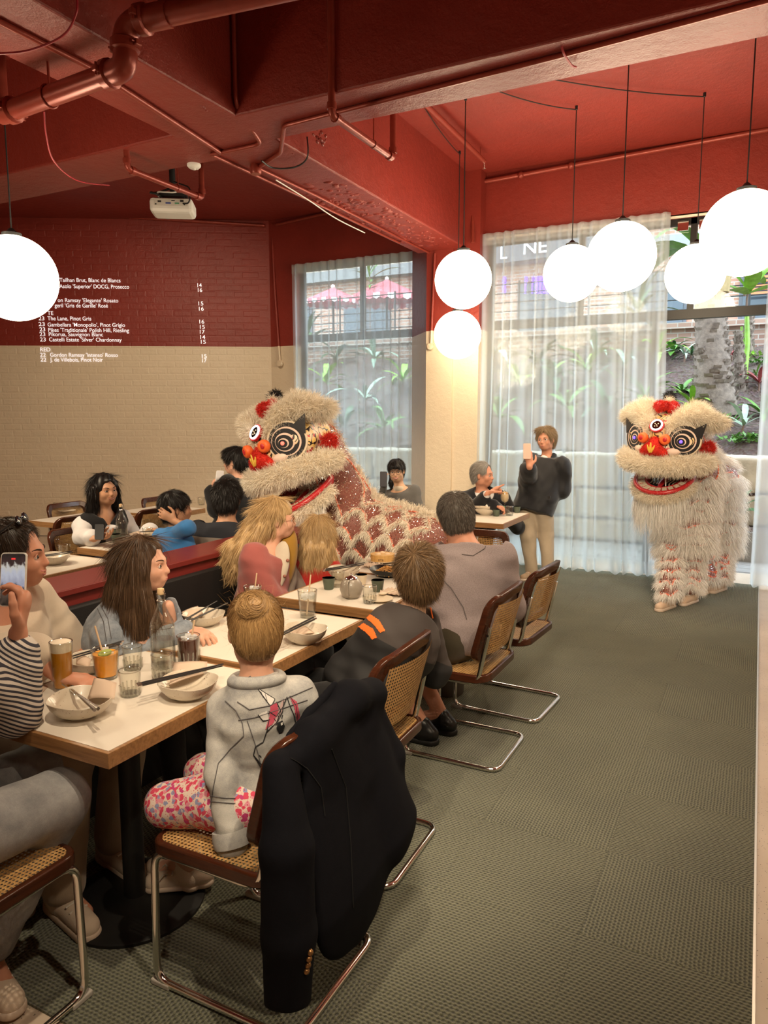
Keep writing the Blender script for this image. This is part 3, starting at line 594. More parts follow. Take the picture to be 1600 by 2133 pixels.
# ------------------------------------------------------------------ tableware
TZ = .7508
m_bowl, nt, p = newmat('speckled_stoneware'); tc = nt.new('ShaderNodeTexCoord').outputs['Object']; nz = nt.noise(160, tc, 2); n2 = nt.noise(9, tc, 3)
c1 = nt.ramp(n2.outputs['Fac'], [(.3, (.52, .45, .35)), (.7, (.62, .55, .45))]); nt.ln(nt.mix(nt.math('GREATER_THAN', nz.outputs['Fac'], .70), c1, (.16, .10, .06)), p.inputs['Base Color']); p.inputs['Roughness'].default_value = .3; p.inputs['Coat Weight'].default_value = .3
m_nap = M('paper_napkin', (.60, .46, .35), .85); m_stick = M('black_chopstick', (.02, .018, .018), .3); m_steel = M('steel_chopstick', (.6, .57, .52), .22, 1.0)
m_tg = thin_glass('drinking_glass', (.97, .97, .95), .05, .28); m_gc = M('green_glaze', (.085, .105, .075), .45); m_ci = M('cream_glaze', (.66, .56, .42), .4); m_hl = thin_glass('glass_edge', (.93, .93, .90), .16); m_water = thin_glass('still_water', (.95, .96, .96), .05)
def T(u, v, Z=TZ): return pz(u, v, Z)
def bowl(c, R, h, label, tilt=0.0, mat=None, name='bowl'):
    e = empty(name, c, label=label, cat='bowl', group='speckled bowls'); mat = mat or m_bowl
    pr_ = [(.001, .004), (R*.40, .004), (R*.46, 0), (R*.50, .006), (R*.72, h*.28), (R*.90, h*.62), (R*.985, h*.93), (R, h), (R*.985, h*1.01), (R*.955, h*.96), (R*.85, h*.62), (R*.66, h*.30), (R*.40, .012), (.001, .009)]
    mb = MB().lathe(pr_, (0, 0, 0), 40); mb.v = [(x*(1+.03*math.cos(2*math.atan2(y, x))), y, z + (.004*math.sin(3*math.atan2(y, x)) if z > h*.8 else 0)) for x, y, z in mb.v]
    mb.build('shell', mat, e); return e
def napkin(P4, label, th=.0015, bend=.01, name='napkin'):
    P4 = [np.array(p) for p in P4]; n = 6; vs = []; nn = unit(np.cross(P4[1]-P4[0], P4[3]-P4[0])); nn = nn if nn[2] > 0 else -nn
    for i in range(n+1):
        for j in range(n+1):
            s, t = i/n, j/n; vs.append((1-s)*(1-t)*P4[0] + s*(1-t)*P4[1] + s*t*P4[2] + (1-s)*t*P4[3] + nn*bend*math.sin(math.pi*s)*math.sin(2.2*t+.4))
    fs = [(i*(n+1)+j, (i+1)*(n+1)+j, (i+1)*(n+1)+j+1, i*(n+1)+j+1) for i in range(n) for j in range(n)]
    me = bpy.data.meshes.new(name); me.from_pydata([tuple(map(float, q)) for q in vs], [], fs); o = link(name, me, m_nap, None, True); sd = o.modifiers.new('thickness', 'SOLIDIFY'); sd.thickness = th; sd.offset = 1
    return setp(o, label, 'napkin', 'folded paper napkins')
def stick(a, b, label, mat=None, r0=.0042, r1=.0026):
    a, b = np.array(a), np.array(b); e = empty('chopstick', label=label, cat='chopstick', group='pairs of chopsticks'); mat = mat or m_stick
    MB().tube([a, a+(b-a)*.62], [r0, r0*.85], 6).build('shaft', mat, e); MB().tube([a+(b-a)*.62, b], [r0*.85, r1], 8).build('tip', mat, e)
    MB().tube([a-(b-a)*.02, a+(b-a)*.03], r0*1.04, 6).build('end_cap', m_steel, e); return e
def glass(c, r0, r1, h, label, fill=None, level=.8, foam=None, straw=None, flutes=True, ice=0, name='tumbler', group='drinking glasses', lime=False, capmat=None):
    e = empty(name, c, label=label, cat='glass', group=group); t = .0028
    mb = MB().lathe([(.001, 0), (r0, 0), (r0+(r1-r0)*.5, h*.5), (r1, h), (r1-t*.5, h+.001), (r1-t, h), (r0+(r1-r0)*.5-t, h*.5), (r0-t, .012), (.001, .011)], (0, 0, 0), 36); mb.build('glass_wall', m_tg, e)
    MB().tube([((r1-t/2)*math.cos(a), (r1-t/2)*math.sin(a), h) for a in np.linspace(0, 2*math.pi, 37)[:-1]], .0017, 6, True).build('rim', m_hl, e)
    if flutes:
        for k in range(14):
            a = 2*math.pi*k/14; MB().tube([(r0*1.0*math.cos(a), r0*1.0*math.sin(a), .003), ((r0+.4*(r1-r0)+.001)*math.cos(a), (r0+.4*(r1-r0)+.001)*math.sin(a), h*.45)], .0032, 5).build('flute', m_hl, e)
    MB().lathe([(.001, .002), (r0*.9, .002), (r0*.92, .010), (.001, .011)], (0, 0, 0), 20).build('foot', m_hl, e)
    if fill:
        rl = r0 + (r1-r0)*level - t*1.15; MB().lathe([(.001, .0125), (r0-t*1.15, .0125), (rl, h*level), (.001, h*level)], (0, 0, 0), 32).build('drink', fill, e)
        if foam: MB().lathe([(rl*.99, h*level), (r1-t*1.2, h*foam), (r1*.8, h*foam+.004), (.001, h*foam+.006)], (0, 0, 0), 32).build('foam', M('beer_foam', (.85, .74, .58), .9, bump=.2, bscale=300), e)
    zl = h*level
    for k in range(ice):
        a = k*2.4; r = r1*.45; q = MB().obox((r*math.cos(a), r*math.sin(a), zl-.004+.006*(k % 2)), *(rotz(a*1.7)@rotx(.5*k)*.011).T); q.build('ice_cube', M('ice', (.85, .87, .88), .08, alpha=.45), e, False, .003)
    if lime:
        MB().lathe([(.001, 0), (r1*.48, 0), (r1*.50, .003), (r1*.46, .006), (.001, .006)], (.012, -.012, zl+.002), 20, rotx(.25)).build('lime_slice', M('lime', (.30, .36, .05), .5), e)
    if straw: MB().tube([np.array(straw[0]), np.array(straw[1])], .0034, 8).build('straw', M('paper_straw', (.62, .44, .28), .7), e)
    return e
m_beer = M('amber_beer', (.72, .30, .015), .15, trans=.25, ior=1.2); m_juice = M('orange_drink', (.95, .40, .03), .25, var=.08, vscale=60); m_cola = M('dark_cola', (.060, .013, .005), .3, spec=.1)
glass(T(132, 1436), .030, .037, .165, 'tall glass of beer with a foam head beside the orange drink', m_beer, .80, .985, flutes=False, name='beer_glass')
glass(T(222, 1412), .037, .047, .105, 'orange drink with lime and a straw beside the beer', m_juice, .86, straw=((.01, 0, .02), (-.03, -.012, .185)), flutes=False, ice=2, lime=True, name='cocktail_glass')
glass(T(272, 1448), .029, .036, .085, 'empty fluted tumbler in front, nearest of the two by the orange drink'); glass(T(277, 1393), .029, .036, .085, 'empty fluted tumbler behind its twin, between orange drink and bottle')
glass(T(338, 1412), .030, .036, .085, 'fluted tumbler of water in front of the swing top bottle', m_water, .72)
glass(T(394, 1378), .036, .043, .10, 'glass of dark cola with ice and a straw beside the water bottle', m_cola, .88, straw=((.0, 0, .02), (.014, .02, .155)), ice=5)
glass(T(641, 1285), .034, .045, .125, 'tall iced water with a straw on the table behind the girl', m_water, .8, straw=((-.005, 0, .01), (.0, .03, .19)), flutes=False, ice=5)
glass(T(527, 1268), .033, .043, .11, 'iced drink with a straw half hidden behind the hair bun', m_water, .85, straw=((.0, 0, .02), (.012, .02, .17)), flutes=False, ice=4)
glass(T(770, 1256), .029, .036, .085, 'fluted tumbler right of the grey teapot'); glass(T(704, 1222), .029, .036, .085, 'clear tumbler behind the grey teapot', flutes=False)
def bottle(c, label, s=1.0):
    e = empty('water_bottle', c, label=label, cat='bottle', group='swing top water bottles')
    pr_ = [(.001, 0), (.040, 0), (.044, .006), (.044, .150), (.040, .172), (.026, .200), (.0155, .225), (.0135, .255), (.0165, .262), (.0165, .272), (.0125, .272), (.0105, .255), (.0125, .225), (.023, .199), (.037, .171), (.041, .149), (.041, .010), (.001, .009)]
    MB().lathe([(r*s, z*s) for r, z in pr_], (0, 0, 0), 32).build('glass_wall', m_tg, e); MB().lathe([(.001, .010*s), (.040*s, .010*s), (.040*s, .105*s), (.001, .105*s)], (0, 0, 0), 32).build('water', m_water, e)
    MB().tube([(.0425*s*math.cos(a), .0425*s*math.sin(a), .150*s) for a in np.linspace(0, 6.283, 33)[:-1]], .0016, 5, True).build('shoulder_ring', m_hl, e); MB().lathe([(.001, .0), (.042*s, .0), (.043*s, .007), (.001, .008)], (0, 0, 0), 28).build('thick_base', m_hl, e)
    MB().lathe([(.001, .268*s), (.011*s, .268*s), (.013*s, .276*s), (.012*s, .290*s), (.001, .293*s)], (0, 0, 0), 16).build('stopper', M('cork_stopper', (.70, .50, .28), .7), e)
    MB().tube(fillet([(-.017*s, 0, .245*s), (-.019*s, 0, .268*s), (-.013*s, 0, .285*s), (.013*s, 0, .285*s), (.019*s, 0, .268*s), (.017*s, 0, .245*s)], .006), .0012, 6).build('bail_wire', m_chrome, e)
    MB().tube([(.0155*s*math.cos(a), .0155*s*math.sin(a), .246*s) for a in np.linspace(0, 6.283, 17)[:-1]], .0014, 6, True).build('collar_wire', m_chrome, e); return e
bottle(T(341, 1388), 'swing top glass water bottle on the nearest table')
bottle(T(255, 1128), 'swing top glass water bottle on the rear table before the black haired woman', .95)
# near table bowls
c = T(170, 1490); bowl(c, .099, .058, 'speckled bowl with a napkin and crossed steel chopsticks on the nearest corner'); Z_ = np.array([0, 0, 1.0])
napkin([T(196, 1412, .82), T(243, 1422, .83), T(238, 1456, .812), T(182, 1456, .785)], 'beige napkin standing in the bowl with the steel chopsticks', bend=.012)
stick(T(203, 1475, .822), T(130, 1425, .800), 'front steel chopstick across the nearest bowl', m_steel, .005); stick(T(196, 1478, .826), T(146, 1432, .803), 'rear steel chopstick across the nearest bowl', m_steel, .005)
c = T(393, 1452); bowl(c, .096, .058, 'speckled bowl with a napkin and a black chopstick by the girl in denim')
napkin([T(363, 1380, .818), T(432, 1378, .818), T(430, 1402, .80), T(352, 1428, .785)], 'beige napkin lying in the bowl by the girl in denim'); stick(T(288, 1425, .818), T(465, 1383, .818), 'upper black chopstick across the bowl by the girl', None, .0048); stick(T(290, 1428, .822), T(463, 1387, .818), 'lower black chopstick across the bowl by the girl', None, .0048)
c = T(188, 1398); bowl(c, .088, .05, 'speckled bowl half hidden behind the beer and orange drink'); napkin([T(160, 1362, .80), T(190, 1372, .80), T(186, 1392, .79), T(158, 1384, .79)], 'beige napkin in the bowl behind the orange drink')
stick(T(255, 1336, .812), T(150, 1367, .812), 'upper black chopstick on the bowl behind the beer'); stick(T(252, 1341, .815), T(152, 1371, .812), 'lower black chopstick on the bowl behind the beer')
napkin([T(-60, 1490, .752), T(20, 1380, .752), T(100, 1430, .752), T(40, 1496, .752)], 'paper napkin flat on the table under the striped sleeve', bend=.004)
c = T(425, 1302); bowl(c, .092, .055, 'speckled bowl with napkin and two chopsticks beside the teenage girl'); napkin([T(378, 1275, .795), T(412, 1262, .805), T(425, 1280, .79), T(395, 1292, .775)], 'beige napkin in the bowl beside the teenage girl')
stick(T(384, 1292, .812), T(452, 1252, .815), 'left black chopstick on the bowl beside the teenage girl'); stick(T(394, 1294, .812), T(474, 1256, .815), 'right black chopstick on the bowl beside the teenage girl')
c = T(635, 1338); bowl(c, .092, .06, 'speckled bowl right of the bun with one long chopstick'); stick(T(655, 1285, .822), T(565, 1330, .818), 'upper black chopstick on the bowl right of the bun'); stick(T(657, 1289, .825), T(567, 1333, .818), 'lower black chopstick on the bowl right of the bun'); napkin([T(600, 1312, .80), T(632, 1300, .80), T(655, 1318, .775), T(615, 1326, .775)], 'beige napkin in the bowl right of the bun')
# third table: tea things
def cup(c, label, r=.034, h=.062, mat=None):
    e = empty('tea_cup', c, label=label, cat='cup', group='small tea cups'); mat = mat or m_gc
    MB().lathe([(.001, 0), (r*.70, 0), (r*.74, .003), (r, h)], (0, 0, 0), 24).build('outer_wall', mat, e); MB().lathe([(r, h), (r*.93, h), (r*.66, .008), (.001, .007)], (0, 0, 0), 24).build('inner_glaze', m_ci, e); return e
cup(T(685, 1227), 'dark green tea cup standing alone left of the teapot'); cup(T(787, 1232), 'dark green tea cup behind the fluted tumbler'); cup(T(752, 1220), 'plain beige tea cup behind the teapot spout', mat=m_ci)
tp = empty('teapot', T(732, 1245), .0, 'round grey stoneware teapot with steel lid', 'teapot'); m_tp = M('grey_stoneware', (.30, .26, .21), .35, var=.08, vscale=30, coat=.3)
MB().lathe([(.001, 0), (.034, 0), (.050, .018), (.058, .045), (.053, .075), (.038, .096), (.030, .100)], (0, 0, 0), 32).build('belly', m_tp, tp); MB().lathe([(.034, .100), (.030, .107), (.012, .112), (.007, .118), (.009, .126), (.001, .128)], (0, 0, 0), 24).build('lid', m_chrome, tp)
fr_ = np.array([.25, -.97, 0]); sd_ = np.array([.97, .25, 0])
MB().tube(fillet([np.array([0, 0, .095]) + fr_*.036, np.array([0, 0, .098]) + fr_*.080, np.array([0, 0, .03]) + fr_*.075, np.array([0, 0, .022]) + fr_*.05], .03), .0055, 8).build('handle', m_tp, tp); MB().tube([-fr_*.045 + Z_*.05, -fr_*.075 + Z_*.075, -fr_*.088 + Z_*.098], [.017, .012, .008], 12).build('spout', m_tp, tp)
c = T(716, 1206); bowl(c, .092, .062, 'wide speckled soup bowl with a chopstick before the child in red'); stick(T(676, 1186, .822), T(760, 1172, .822), 'upper black chopstick on the wide soup bowl'); stick(T(674, 1189, .825), T(758, 1176, .822), 'lower black chopstick on the wide soup bowl')
MB_ = MB(); 
def plate(c, R, label, mat=None, h=.014):
    e = empty('plate', c, label=label, cat='plate'); MB().lathe([(.001, .003), (R*.55, .003), (R*.6, 0), (R*.65, .004), (R, h), (R*.99, h+.002), (R*.64, .008), (.001, .007)], (0, 0, 0), 36).build('dish', mat or m_ci, e); return e
plate(T(797, 1170), .105, 'cream plate under the bamboo steamer')
bs = empty('bamboo_steamer', T(797, 1170) + Z_*.009, label='round bamboo dim sum steamer with paper lining', cat='steamer'); m_bam = wood('bamboo', (.52, .29, .08), (.72, .45, .16), .5, (30, 30, 3))
MB().lathe([(.001, .005), (.066, .005), (.068, .0), (.075, .0), (.075, .042), (.070, .042), (.068, .012), (.001, .012)], (0, 0, 0), 36).build('basket', m_bam, bs); MB().lathe([(.0765, .020), (.0765, .0255), (.075, .0255)], (0, 0, 0), 36).build('rim_band', m_bam, bs); MB().lathe([(.0765, .036), (.0765, .042), (.07, .0425)], (0, 0, 0), 36).build('rim_band', m_bam, bs)
dm = MB(); [dm.ell((.034*math.cos(a), .034*math.sin(a), .034), (.022, .022, .018), None, 12, 8) for a in (0, 2.1, 4.2)]; dm = None
for a in (0, 2.1, 4.2): MB().ell((.034*math.cos(a), .034*math.sin(a), .034), (.022, .022, .018), None, 12, 8).build('dumpling', M('dumpling_dough', (.75, .55, .35), .5), bs)
cu = bpy.data.curves.new('stamp', 'FONT'); cu.body = 'BTB'; cu.size = .02; cu.extrude = .0006; tmp = bpy.data.objects.new('stamp', cu); COL.objects.link(tmp); bpy.context.view_layer.update(); me = bpy.data.meshes.new_from_object(tmp); bpy.data.objects.remove(tmp)
vw = unit(CAM - np.array(bs.location)); vw[2] = 0; vw = unit(vw); rt_ = np.cross(Z_, vw)
for v in me.vertices:
    x_, z_ = v.co.x - .028, v.co.y; a = x_/.0772; n_ = vw*math.cos(a) + rt_*math.sin(a); v.co = Vector(n_*(.0768 + v.co.z*.3) + Z_*(.008 + z_*.9))
link('stamp', me, M('brown_ink', (.10, .04, .02), .7), bs)
def rice(name, c, R, n, mat, parent, seed, zh=.02):
    r = np.random.default_rng(seed); mb = MB()
    for k in range(n):
        a = r.random()*6.283; d = R*math.sqrt(r.random()); L = r.uniform(.008, .03); z = zh*(1-(d/R)**2) + r.uniform(0, .008); a2 = r.random()*6.283; q = np.array([d*math.cos(a), d*math.sin(a), z]); w = np.array([math.cos(a2), math.sin(a2), r.uniform(-.2, .3)])*L*.5
        mb.tube([q-w, q+Z_*.004, q+w], r.uniform(.002, .004), 5)
    o = mb.build(name, mat, parent); o['kind'] = 'stuff'; return o
c = T(808, 1200); bk = bowl(c, .105, .045, 'black bowl of fried noodles before the boy', mat=M('black_glaze', (.012, .012, .012), .25), name='noodle_bowl'); bk['group'] = ''; rice('noodles', c, .075, 160, M('fried_noodles', (.55, .28, .08), .5, var=.4, vscale=120), bk, 4, .035).location = (0, 0, .012)
plate(T(790, 1252), .07, 'small cream saucer with a spoon beside the tumblers'); sp_ = empty('spoon', T(797, 1246) + Z_*.02, .6, 'white china spoon on the small saucer', 'spoon'); MB().ell((0, 0, .004), (.022, .015, .006)).build('scoop', m_ci, sp_); MB().tube([(.015, 0, .006), (.06, 0, .018), (.085, 0, .026)], [.006, .005, .006], 8, flat=((0, 0, 1), .5)).build('handle', m_ci, sp_)
# crumpled napkins
def crumple(c, R, label, seed):
    r = np.random.default_rng(seed); n = 12; vs = []
    for i in range(n+1):
        for j in range(n+1): vs.append((c[0] + (i/n-.5)*2*R, c[1] + (j/n-.5)*2*R, c[2] + .004 + .016*abs(math.sin(i*1.3+seed)*math.cos(j*1.1+seed*2)) + .010*r.random()))
    me = bpy.data.meshes.new('crumpled_napkin'); me.from_pydata([tuple(map(float, v)) for v in vs], [], [(i*(n+1)+j, (i+1)*(n+1)+j, (i+1)*(n+1)+j+1, i*(n+1)+j+1) for i in range(n) for j in range(n)]); o = link('crumpled_napkin', me, m_nap); s = o.modifiers.new('thickness', 'SOLIDIFY'); s.thickness = .0012; return setp(o, label, 'napkin')
crumple(T(822, 1238), .06, 'crumpled beige napkin left of the boy\'s collar', 2); crumple(T(775, 1182), .05, 'crumpled paper beside the bamboo steamer', 5)
# rear tables
c = T(112, 1175); bowl(c, .098, .06, 'speckled bowl with a chopstick on the rear table behind the divider'); stick(T(82, 1158, .818), T(150, 1148, .825), 'upper black chopstick on the rear bowl behind the divider'); stick(T(84, 1160, .82), T(152, 1151, .825), 'lower black chopstick on the rear bowl behind the divider')
glass(T(135, 1160), .030, .038, .08, 'tumbler beside the rear bowl behind the divider', flutes=False); cup(T(242, 1130), 'green tea cup beside the rear water bottle'); cup(T(236, 1125) + np.array([-.09, .12, 0]), 'second green tea cup behind the rear water bottle')
c = T(330, 1122); bowl(c, .098, .06, 'speckled bowl before the boy in blue'); stick(T(290, 1108, .82), T(350, 1104, .825), 'black chopstick on the bowl before the boy in blue'); glass(T(308, 1122), .030, .038, .08, 'tumbler beside the bowl of the boy in blue', flutes=False); napkin([T(268, 1112, .76), T(300, 1104, .775), T(310, 1112, .775), T(280, 1120, .76)], 'folded napkin on the rear table before the black haired woman')
plate(T(338, 1132), .08, 'cream plate before the boy in blue')
glass(T(120, 1064), .030, .038, .08, 'tumbler on the far left table by the wall', flutes=False); stick(T(128, 1066, .754), T(158, 1062, .754), 'chopstick on the far left table by the wall'); plate(T(140, 1066), .08, 'cream plate on the far left table'); glass(T(420, 1052), .030, .038, .08, 'tumbler on the far table above the boy in blue', flutes=False)
# table of the man in the suit
c = T(1012, 1072); bowl(c, .105, .06, 'speckled bowl lower in the stack before the man in the suit'); bowl(c + Z_*.03, .112, .06, 'speckled bowl upper in the stack before the man in the suit')
cup(T(1034, 1075), 'green tea cup before the man in the suit'); cup(T(1077, 1068), 'green tea cup on the table corner beside the standing woman')
glass(T(1061, 1074), .032, .038, .085, 'fluted tumbler on the table of the man in the suit')
pl = empty('lime_dish', T(1046, 1070), label='small green pot holding a sprig between the tea cups', cat='dish'); MB().lathe([(.001, 0), (.03, 0), (.036, .05), (.03, .05), (.001, .045)], (0, 0, 0), 18).build('pot', m_gc, pl)
for k in range(6): MB().ell((.018*math.cos(k), .018*math.sin(k), .058+.006*(k % 2)), (.014, .006, .010), rotz(k), 8, 6).build('leaf', M('sprig_green', (.09, .2, .03), .5), pl)
cg = empty('cocktail_glass', T(1051, 1068), label='stemmed glass of pale foamy cocktail before the man in the suit', cat='glass')
MB().lathe([(.001, 0), (.036, 0), (.036, .003), (.006, .006), (.004, .02), (.004, .08), (.012, .09), (.034, .112), (.042, .14), (.040, .17), (.033, .198), (.031, .198), (.038, .17), (.040, .14), (.031, .114), (.001, .094)], (0, 0, 0), 28).build('glass_wall', m_tg, cg)
MB().lathe([(.001, .096), (.029, .114), (.037, .14), (.036, .17), (.034, .18), (.001, .18)], (0, 0, 0), 24).build('drink', M('pale_cocktail', (.80, .62, .40), .4), cg); MB().lathe([(.033, .18), (.031, .197), (.001, .203)], (0, 0, 0), 20).build('foam', M('spiced_foam', (.70, .42, .20), .9, var=.4, vscale=90), cg); MB().tube([(.0, 0, .19), (-.02, .0, .225)], .003, 6).build('straw', m_white, cg)
# ------------------------------------------------------------------ distance-field modelling for bodies, cloth, hair
class Sdf:
    def __init__(s, vox=.007): s.o = []; s.vox = vox; s.disp = None
    def cone(s, a, b, ra, rb, k=.02, flat=None, m='u'): s.o.append(('c', np.array(a, float), np.array(b, float), ra, rb, k, flat, m)); return s
    def ell(s, c, r, R=None, k=.02, m='u'):
        r = np.array(r if hasattr(r, '__len__') else (r, r, r), float); s.o.append(('e', np.array(c, float), r, np.eye(3) if R is None else np.array(R), k, m)); return s
    def box(s, c, h, R=None, rad=.01, k=.01, m='u'): s.o.append(('b', np.array(c, float), np.array(h, float), np.eye(3) if R is None else np.array(R), rad, k, m)); return s
    def cut(s, o, n, k=0.0, near=None): s.o.append(('p', np.array(o, float), unit(n), k, near)); return s
    def chain(s, pts, rs, k=.02, flat=None, m='u'):
        for i in range(len(pts)-1): s.cone(pts[i], pts[i+1], rs[i], rs[i+1], k, flat, m)
        return s
    def _bb(s, q):
        if q[0] == 'c': f = 1.0; R = max(q[3], q[4]) * (max(1, q[6][1]) if q[6] else 1); return np.minimum(q[1], q[2]) - R, np.maximum(q[1], q[2]) + R
        if q[0] == 'e': e = np.sqrt((q[3]**2) @ (q[2]**2)); return q[1] - e, q[1] + e
        if q[0] == 'b': e = np.abs(q[3]) @ q[2] + q[4]; return q[1] - e, q[1] + e
    def mesh(s):
        v = s.vox; us = [s._bb(q) for q in s.o if q[0] in 'ceb' and q[-1] == 'u']
        lo = np.min([u[0] for u in us], 0) - 4*v; hi = np.max([u[1] for u in us], 0) + 4*v
        n = np.ceil((hi-lo)/v).astype(int) + 1; ax = [(lo[i] + v*np.arange(n[i])).astype(np.float32) for i in range(3)]
        D = np.full(n, 1.0, np.float32)
        for q in s.o:
            if q[0] == 'p':
                _, o_, nn, k, near = q
                if near is None: sl = [slice(0, n[i]) for i in range(3)]
                else:
                    l_, h_ = np.array(near[0]), np.array(near[1]); sl = [slice(max(0, int((l_[i]-lo[i])/v)), max(0, min(n[i], int((h_[i]-lo[i])/v)+1))) for i in range(3)]
                x, y, z = ax[0][sl[0]][:, None, None], ax[1][sl[1]][None, :, None], ax[2][sl[2]][None, None, :]
                d = (x-o_[0])*nn[0] + (y-o_[1])*nn[1] + (z-o_[2])*nn[2]; D[tuple(sl)] = np.maximum(D[tuple(sl)], d); continue
            k = q[5] if q[0] in 'c' else (q[4] if q[0] == 'e' else q[5]); m = q[-1]; bl, bh = s._bb(q); pad = k + 3*v
            sl = tuple(slice(max(0, int((bl[i]-pad-lo[i])/v)), max(0, min(n[i], int((bh[i]+pad-lo[i])/v)+2))) for i in range(3))
            x, y, z = ax[0][sl[0]][:, None, None], ax[1][sl[1]][None, :, None], ax[2][sl[2]][None, None, :]
            if q[0] == 'c':
                a, b, ra, rb = q[1], q[2], q[3], q[4]; ba = b-a; L2 = max(float(ba@ba), 1e-9); px_, py_, pz_ = x-a[0], y-a[1], z-a[2]
                h = np.clip((px_*ba[0] + py_*ba[1] + pz_*ba[2])/L2, 0, 1); ux, uy, uz = px_-ba[0]*h, py_-ba[1]*h, pz_-ba[2]*h
                if q[6]:
                    f = unit(q[6][0]); t = (ux*f[0] + uy*f[1] + uz*f[2])*(1/q[6][1]-1); ux = ux + f[0]*t; uy = uy + f[1]*t; uz = uz + f[2]*t
                d = np.sqrt(ux*ux + uy*uy + uz*uz) - (ra + (rb-ra)*h)
            elif q[0] == 'e':
                R = q[3]; r = q[2]; px_, py_, pz_ = x-q[1][0], y-q[1][1], z-q[1][2]
                l = [px_*R[0, i] + py_*R[1, i] + pz_*R[2, i] for i in range(3)]
                k0 = np.sqrt((l[0]/r[0])**2 + (l[1]/r[1])**2 + (l[2]/r[2])**2); k1 = np.sqrt((l[0]/r[0]**2)**2 + (l[1]/r[1]**2)**2 + (l[2]/r[2]**2)**2); d = k0*(k0-1)/(k1+1e-9)
            else:
                R = q[3]; px_, py_, pz_ = x-q[1][0], y-q[1][1], z-q[1][2]; l = [np.abs(px_*R[0, i] + py_*R[1, i] + pz_*R[2, i]) - q[2][i] for i in range(3)]
                d = np.sqrt(sum(np.maximum(t, 0)**2 for t in l)) + np.minimum(np.maximum(np.maximum(l[0], l[1]), l[2]), 0) - q[4]
            E = D[sl]
            if m == 'u':
                if k > 0: hh = np.maximum(k - np.abs(E-d), 0)/k; D[sl] = np.minimum(E, d) - hh*hh*k*.25
                else: D[sl] = np.minimum(E, d)
            elif m == 's':
                if k > 0: hh = np.maximum(k - np.abs(E+d), 0)/k; D[sl] = np.maximum(E, -d) + hh*hh*k*.25
                else: D[sl] = np.maximum(E, -d)
            else: D[sl] = np.maximum(E, d)
        if s.disp is not None:
            w = np.argwhere(np.abs(D) < .05); P = lo + w*v; D[w[:, 0], w[:, 1], w[:, 2]] -= s.disp(P).astype(np.float32)
        D[0] = D[-1] = 1; D[:, 0] = D[:, -1] = 1; D[:, :, 0] = D[:, :, -1] = 1
        ins = D < 0; c = np.zeros(np.array(D.shape)-1, np.int8)
        for i in (0, 1):
            for j in (0, 1):
                for l in (0, 1): c += ins[i:D.shape[0]-1+i, j:D.shape[1]-1+j, l:D.shape[2]-1+l]
        act = np.argwhere((c > 0) & (c < 8)); idx = np.full(c.shape, -1, np.int32); idx[act[:, 0], act[:, 1], act[:, 2]] = np.arange(len(act))
        acc = np.zeros((len(act), 3)); cnt = np.zeros(len(act)); cs = [(i, j, l) for i in (0, 1) for j in (0, 1) for l in (0, 1)]
        val = {q: D[act[:, 0]+q[0], act[:, 1]+q[1], act[:, 2]+q[2]] for q in cs}
        for q in cs:
            for a_ in range(3):
                if q[a_]: continue
                r = list(q); r[a_] = 1; r = tuple(r); d0, d1 = val[q], val[r]; mk = (d0 < 0) != (d1 < 0)
                t = np.where(mk, d0/np.where(mk, d0-d1, 1), 0); p_ = np.zeros((len(act), 3)); p_[:] = q; p_[:, a_] += t; acc += p_*mk[:, None]; cnt += mk
        V = lo + (act + acc/cnt[:, None])*v; F = []
        for a_ in range(3):
            b_, c_ = (a_+1) % 3, (a_+2) % 3; s0 = [slice(None)]*3; s1 = [slice(None)]*3; s0[a_] = slice(0, -1); s1[a_] = slice(1, None)
            ch = np.argwhere(ins[tuple(s0)] != ins[tuple(s1)]); ch = ch[(ch[:, b_] > 0) & (ch[:, c_] > 0) & (ch[:, b_] < D.shape[b_]-1) & (ch[:, c_] < D.shape[c_]-1)]
            sgn = ins[ch[:, 0], ch[:, 1], ch[:, 2]]; q = []
            for (db, dc) in ((0, 0), (-1, 0), (-1, -1), (0, -1)):
                w = ch.copy(); w[:, b_] += db; w[:, c_] += dc; q.append(idx[w[:, 0], w[:, 1], w[:, 2]])
            f = np.stack(q, 1); f[~sgn] = f[~sgn][:, ::-1]; F.append(f)
        F = np.concatenate(F); F = F[(F >= 0).all(1)]; return V, F
    def build(s, name, mat, parent=None, smooth=1):
        V, F = s.mesh()
        for _ in range(smooth):   # light laplacian pass
            A = np.zeros_like(V); C = np.zeros(len(V))
            for i in range(4): a, b = F[:, i], F[:, (i+1) % 4]; np.add.at(A, a, V[b]); np.add.at(C, a, 1)
            V = V*.5 + (A/np.maximum(C, 1)[:, None])*.5
        s.V, s.F = V, F; return link(name, fast_mesh(name, V, F), mat, parent)
def folds(seed, amp, freq, axis=None):
    r = np.random.default_rng(seed); ds = [unit(r.normal(size=3)) for _ in range(5)]; ph = r.random(5)*6.28
    if axis is not None: ds = [unit(d*.45 + np.array(axis)*(1 if i % 2 else -1)) for i, d in enumerate(ds)]
    def f(P):
        w = sum(np.sin(P @ ds[(i+2) % 5]*freq*.5 + ph[i])*.9 for i in range(2)); return amp*sum((.5*np.sin(P @ ds[i]*freq*(1+.35*i) + ph[i] + w) + .9*(.55-np.abs(np.sin(P @ ds[i]*freq*(.5+.2*i) + ph[i]*2 + w*.8))))/(1+.4*i) for i in range(5))*.6
    return f
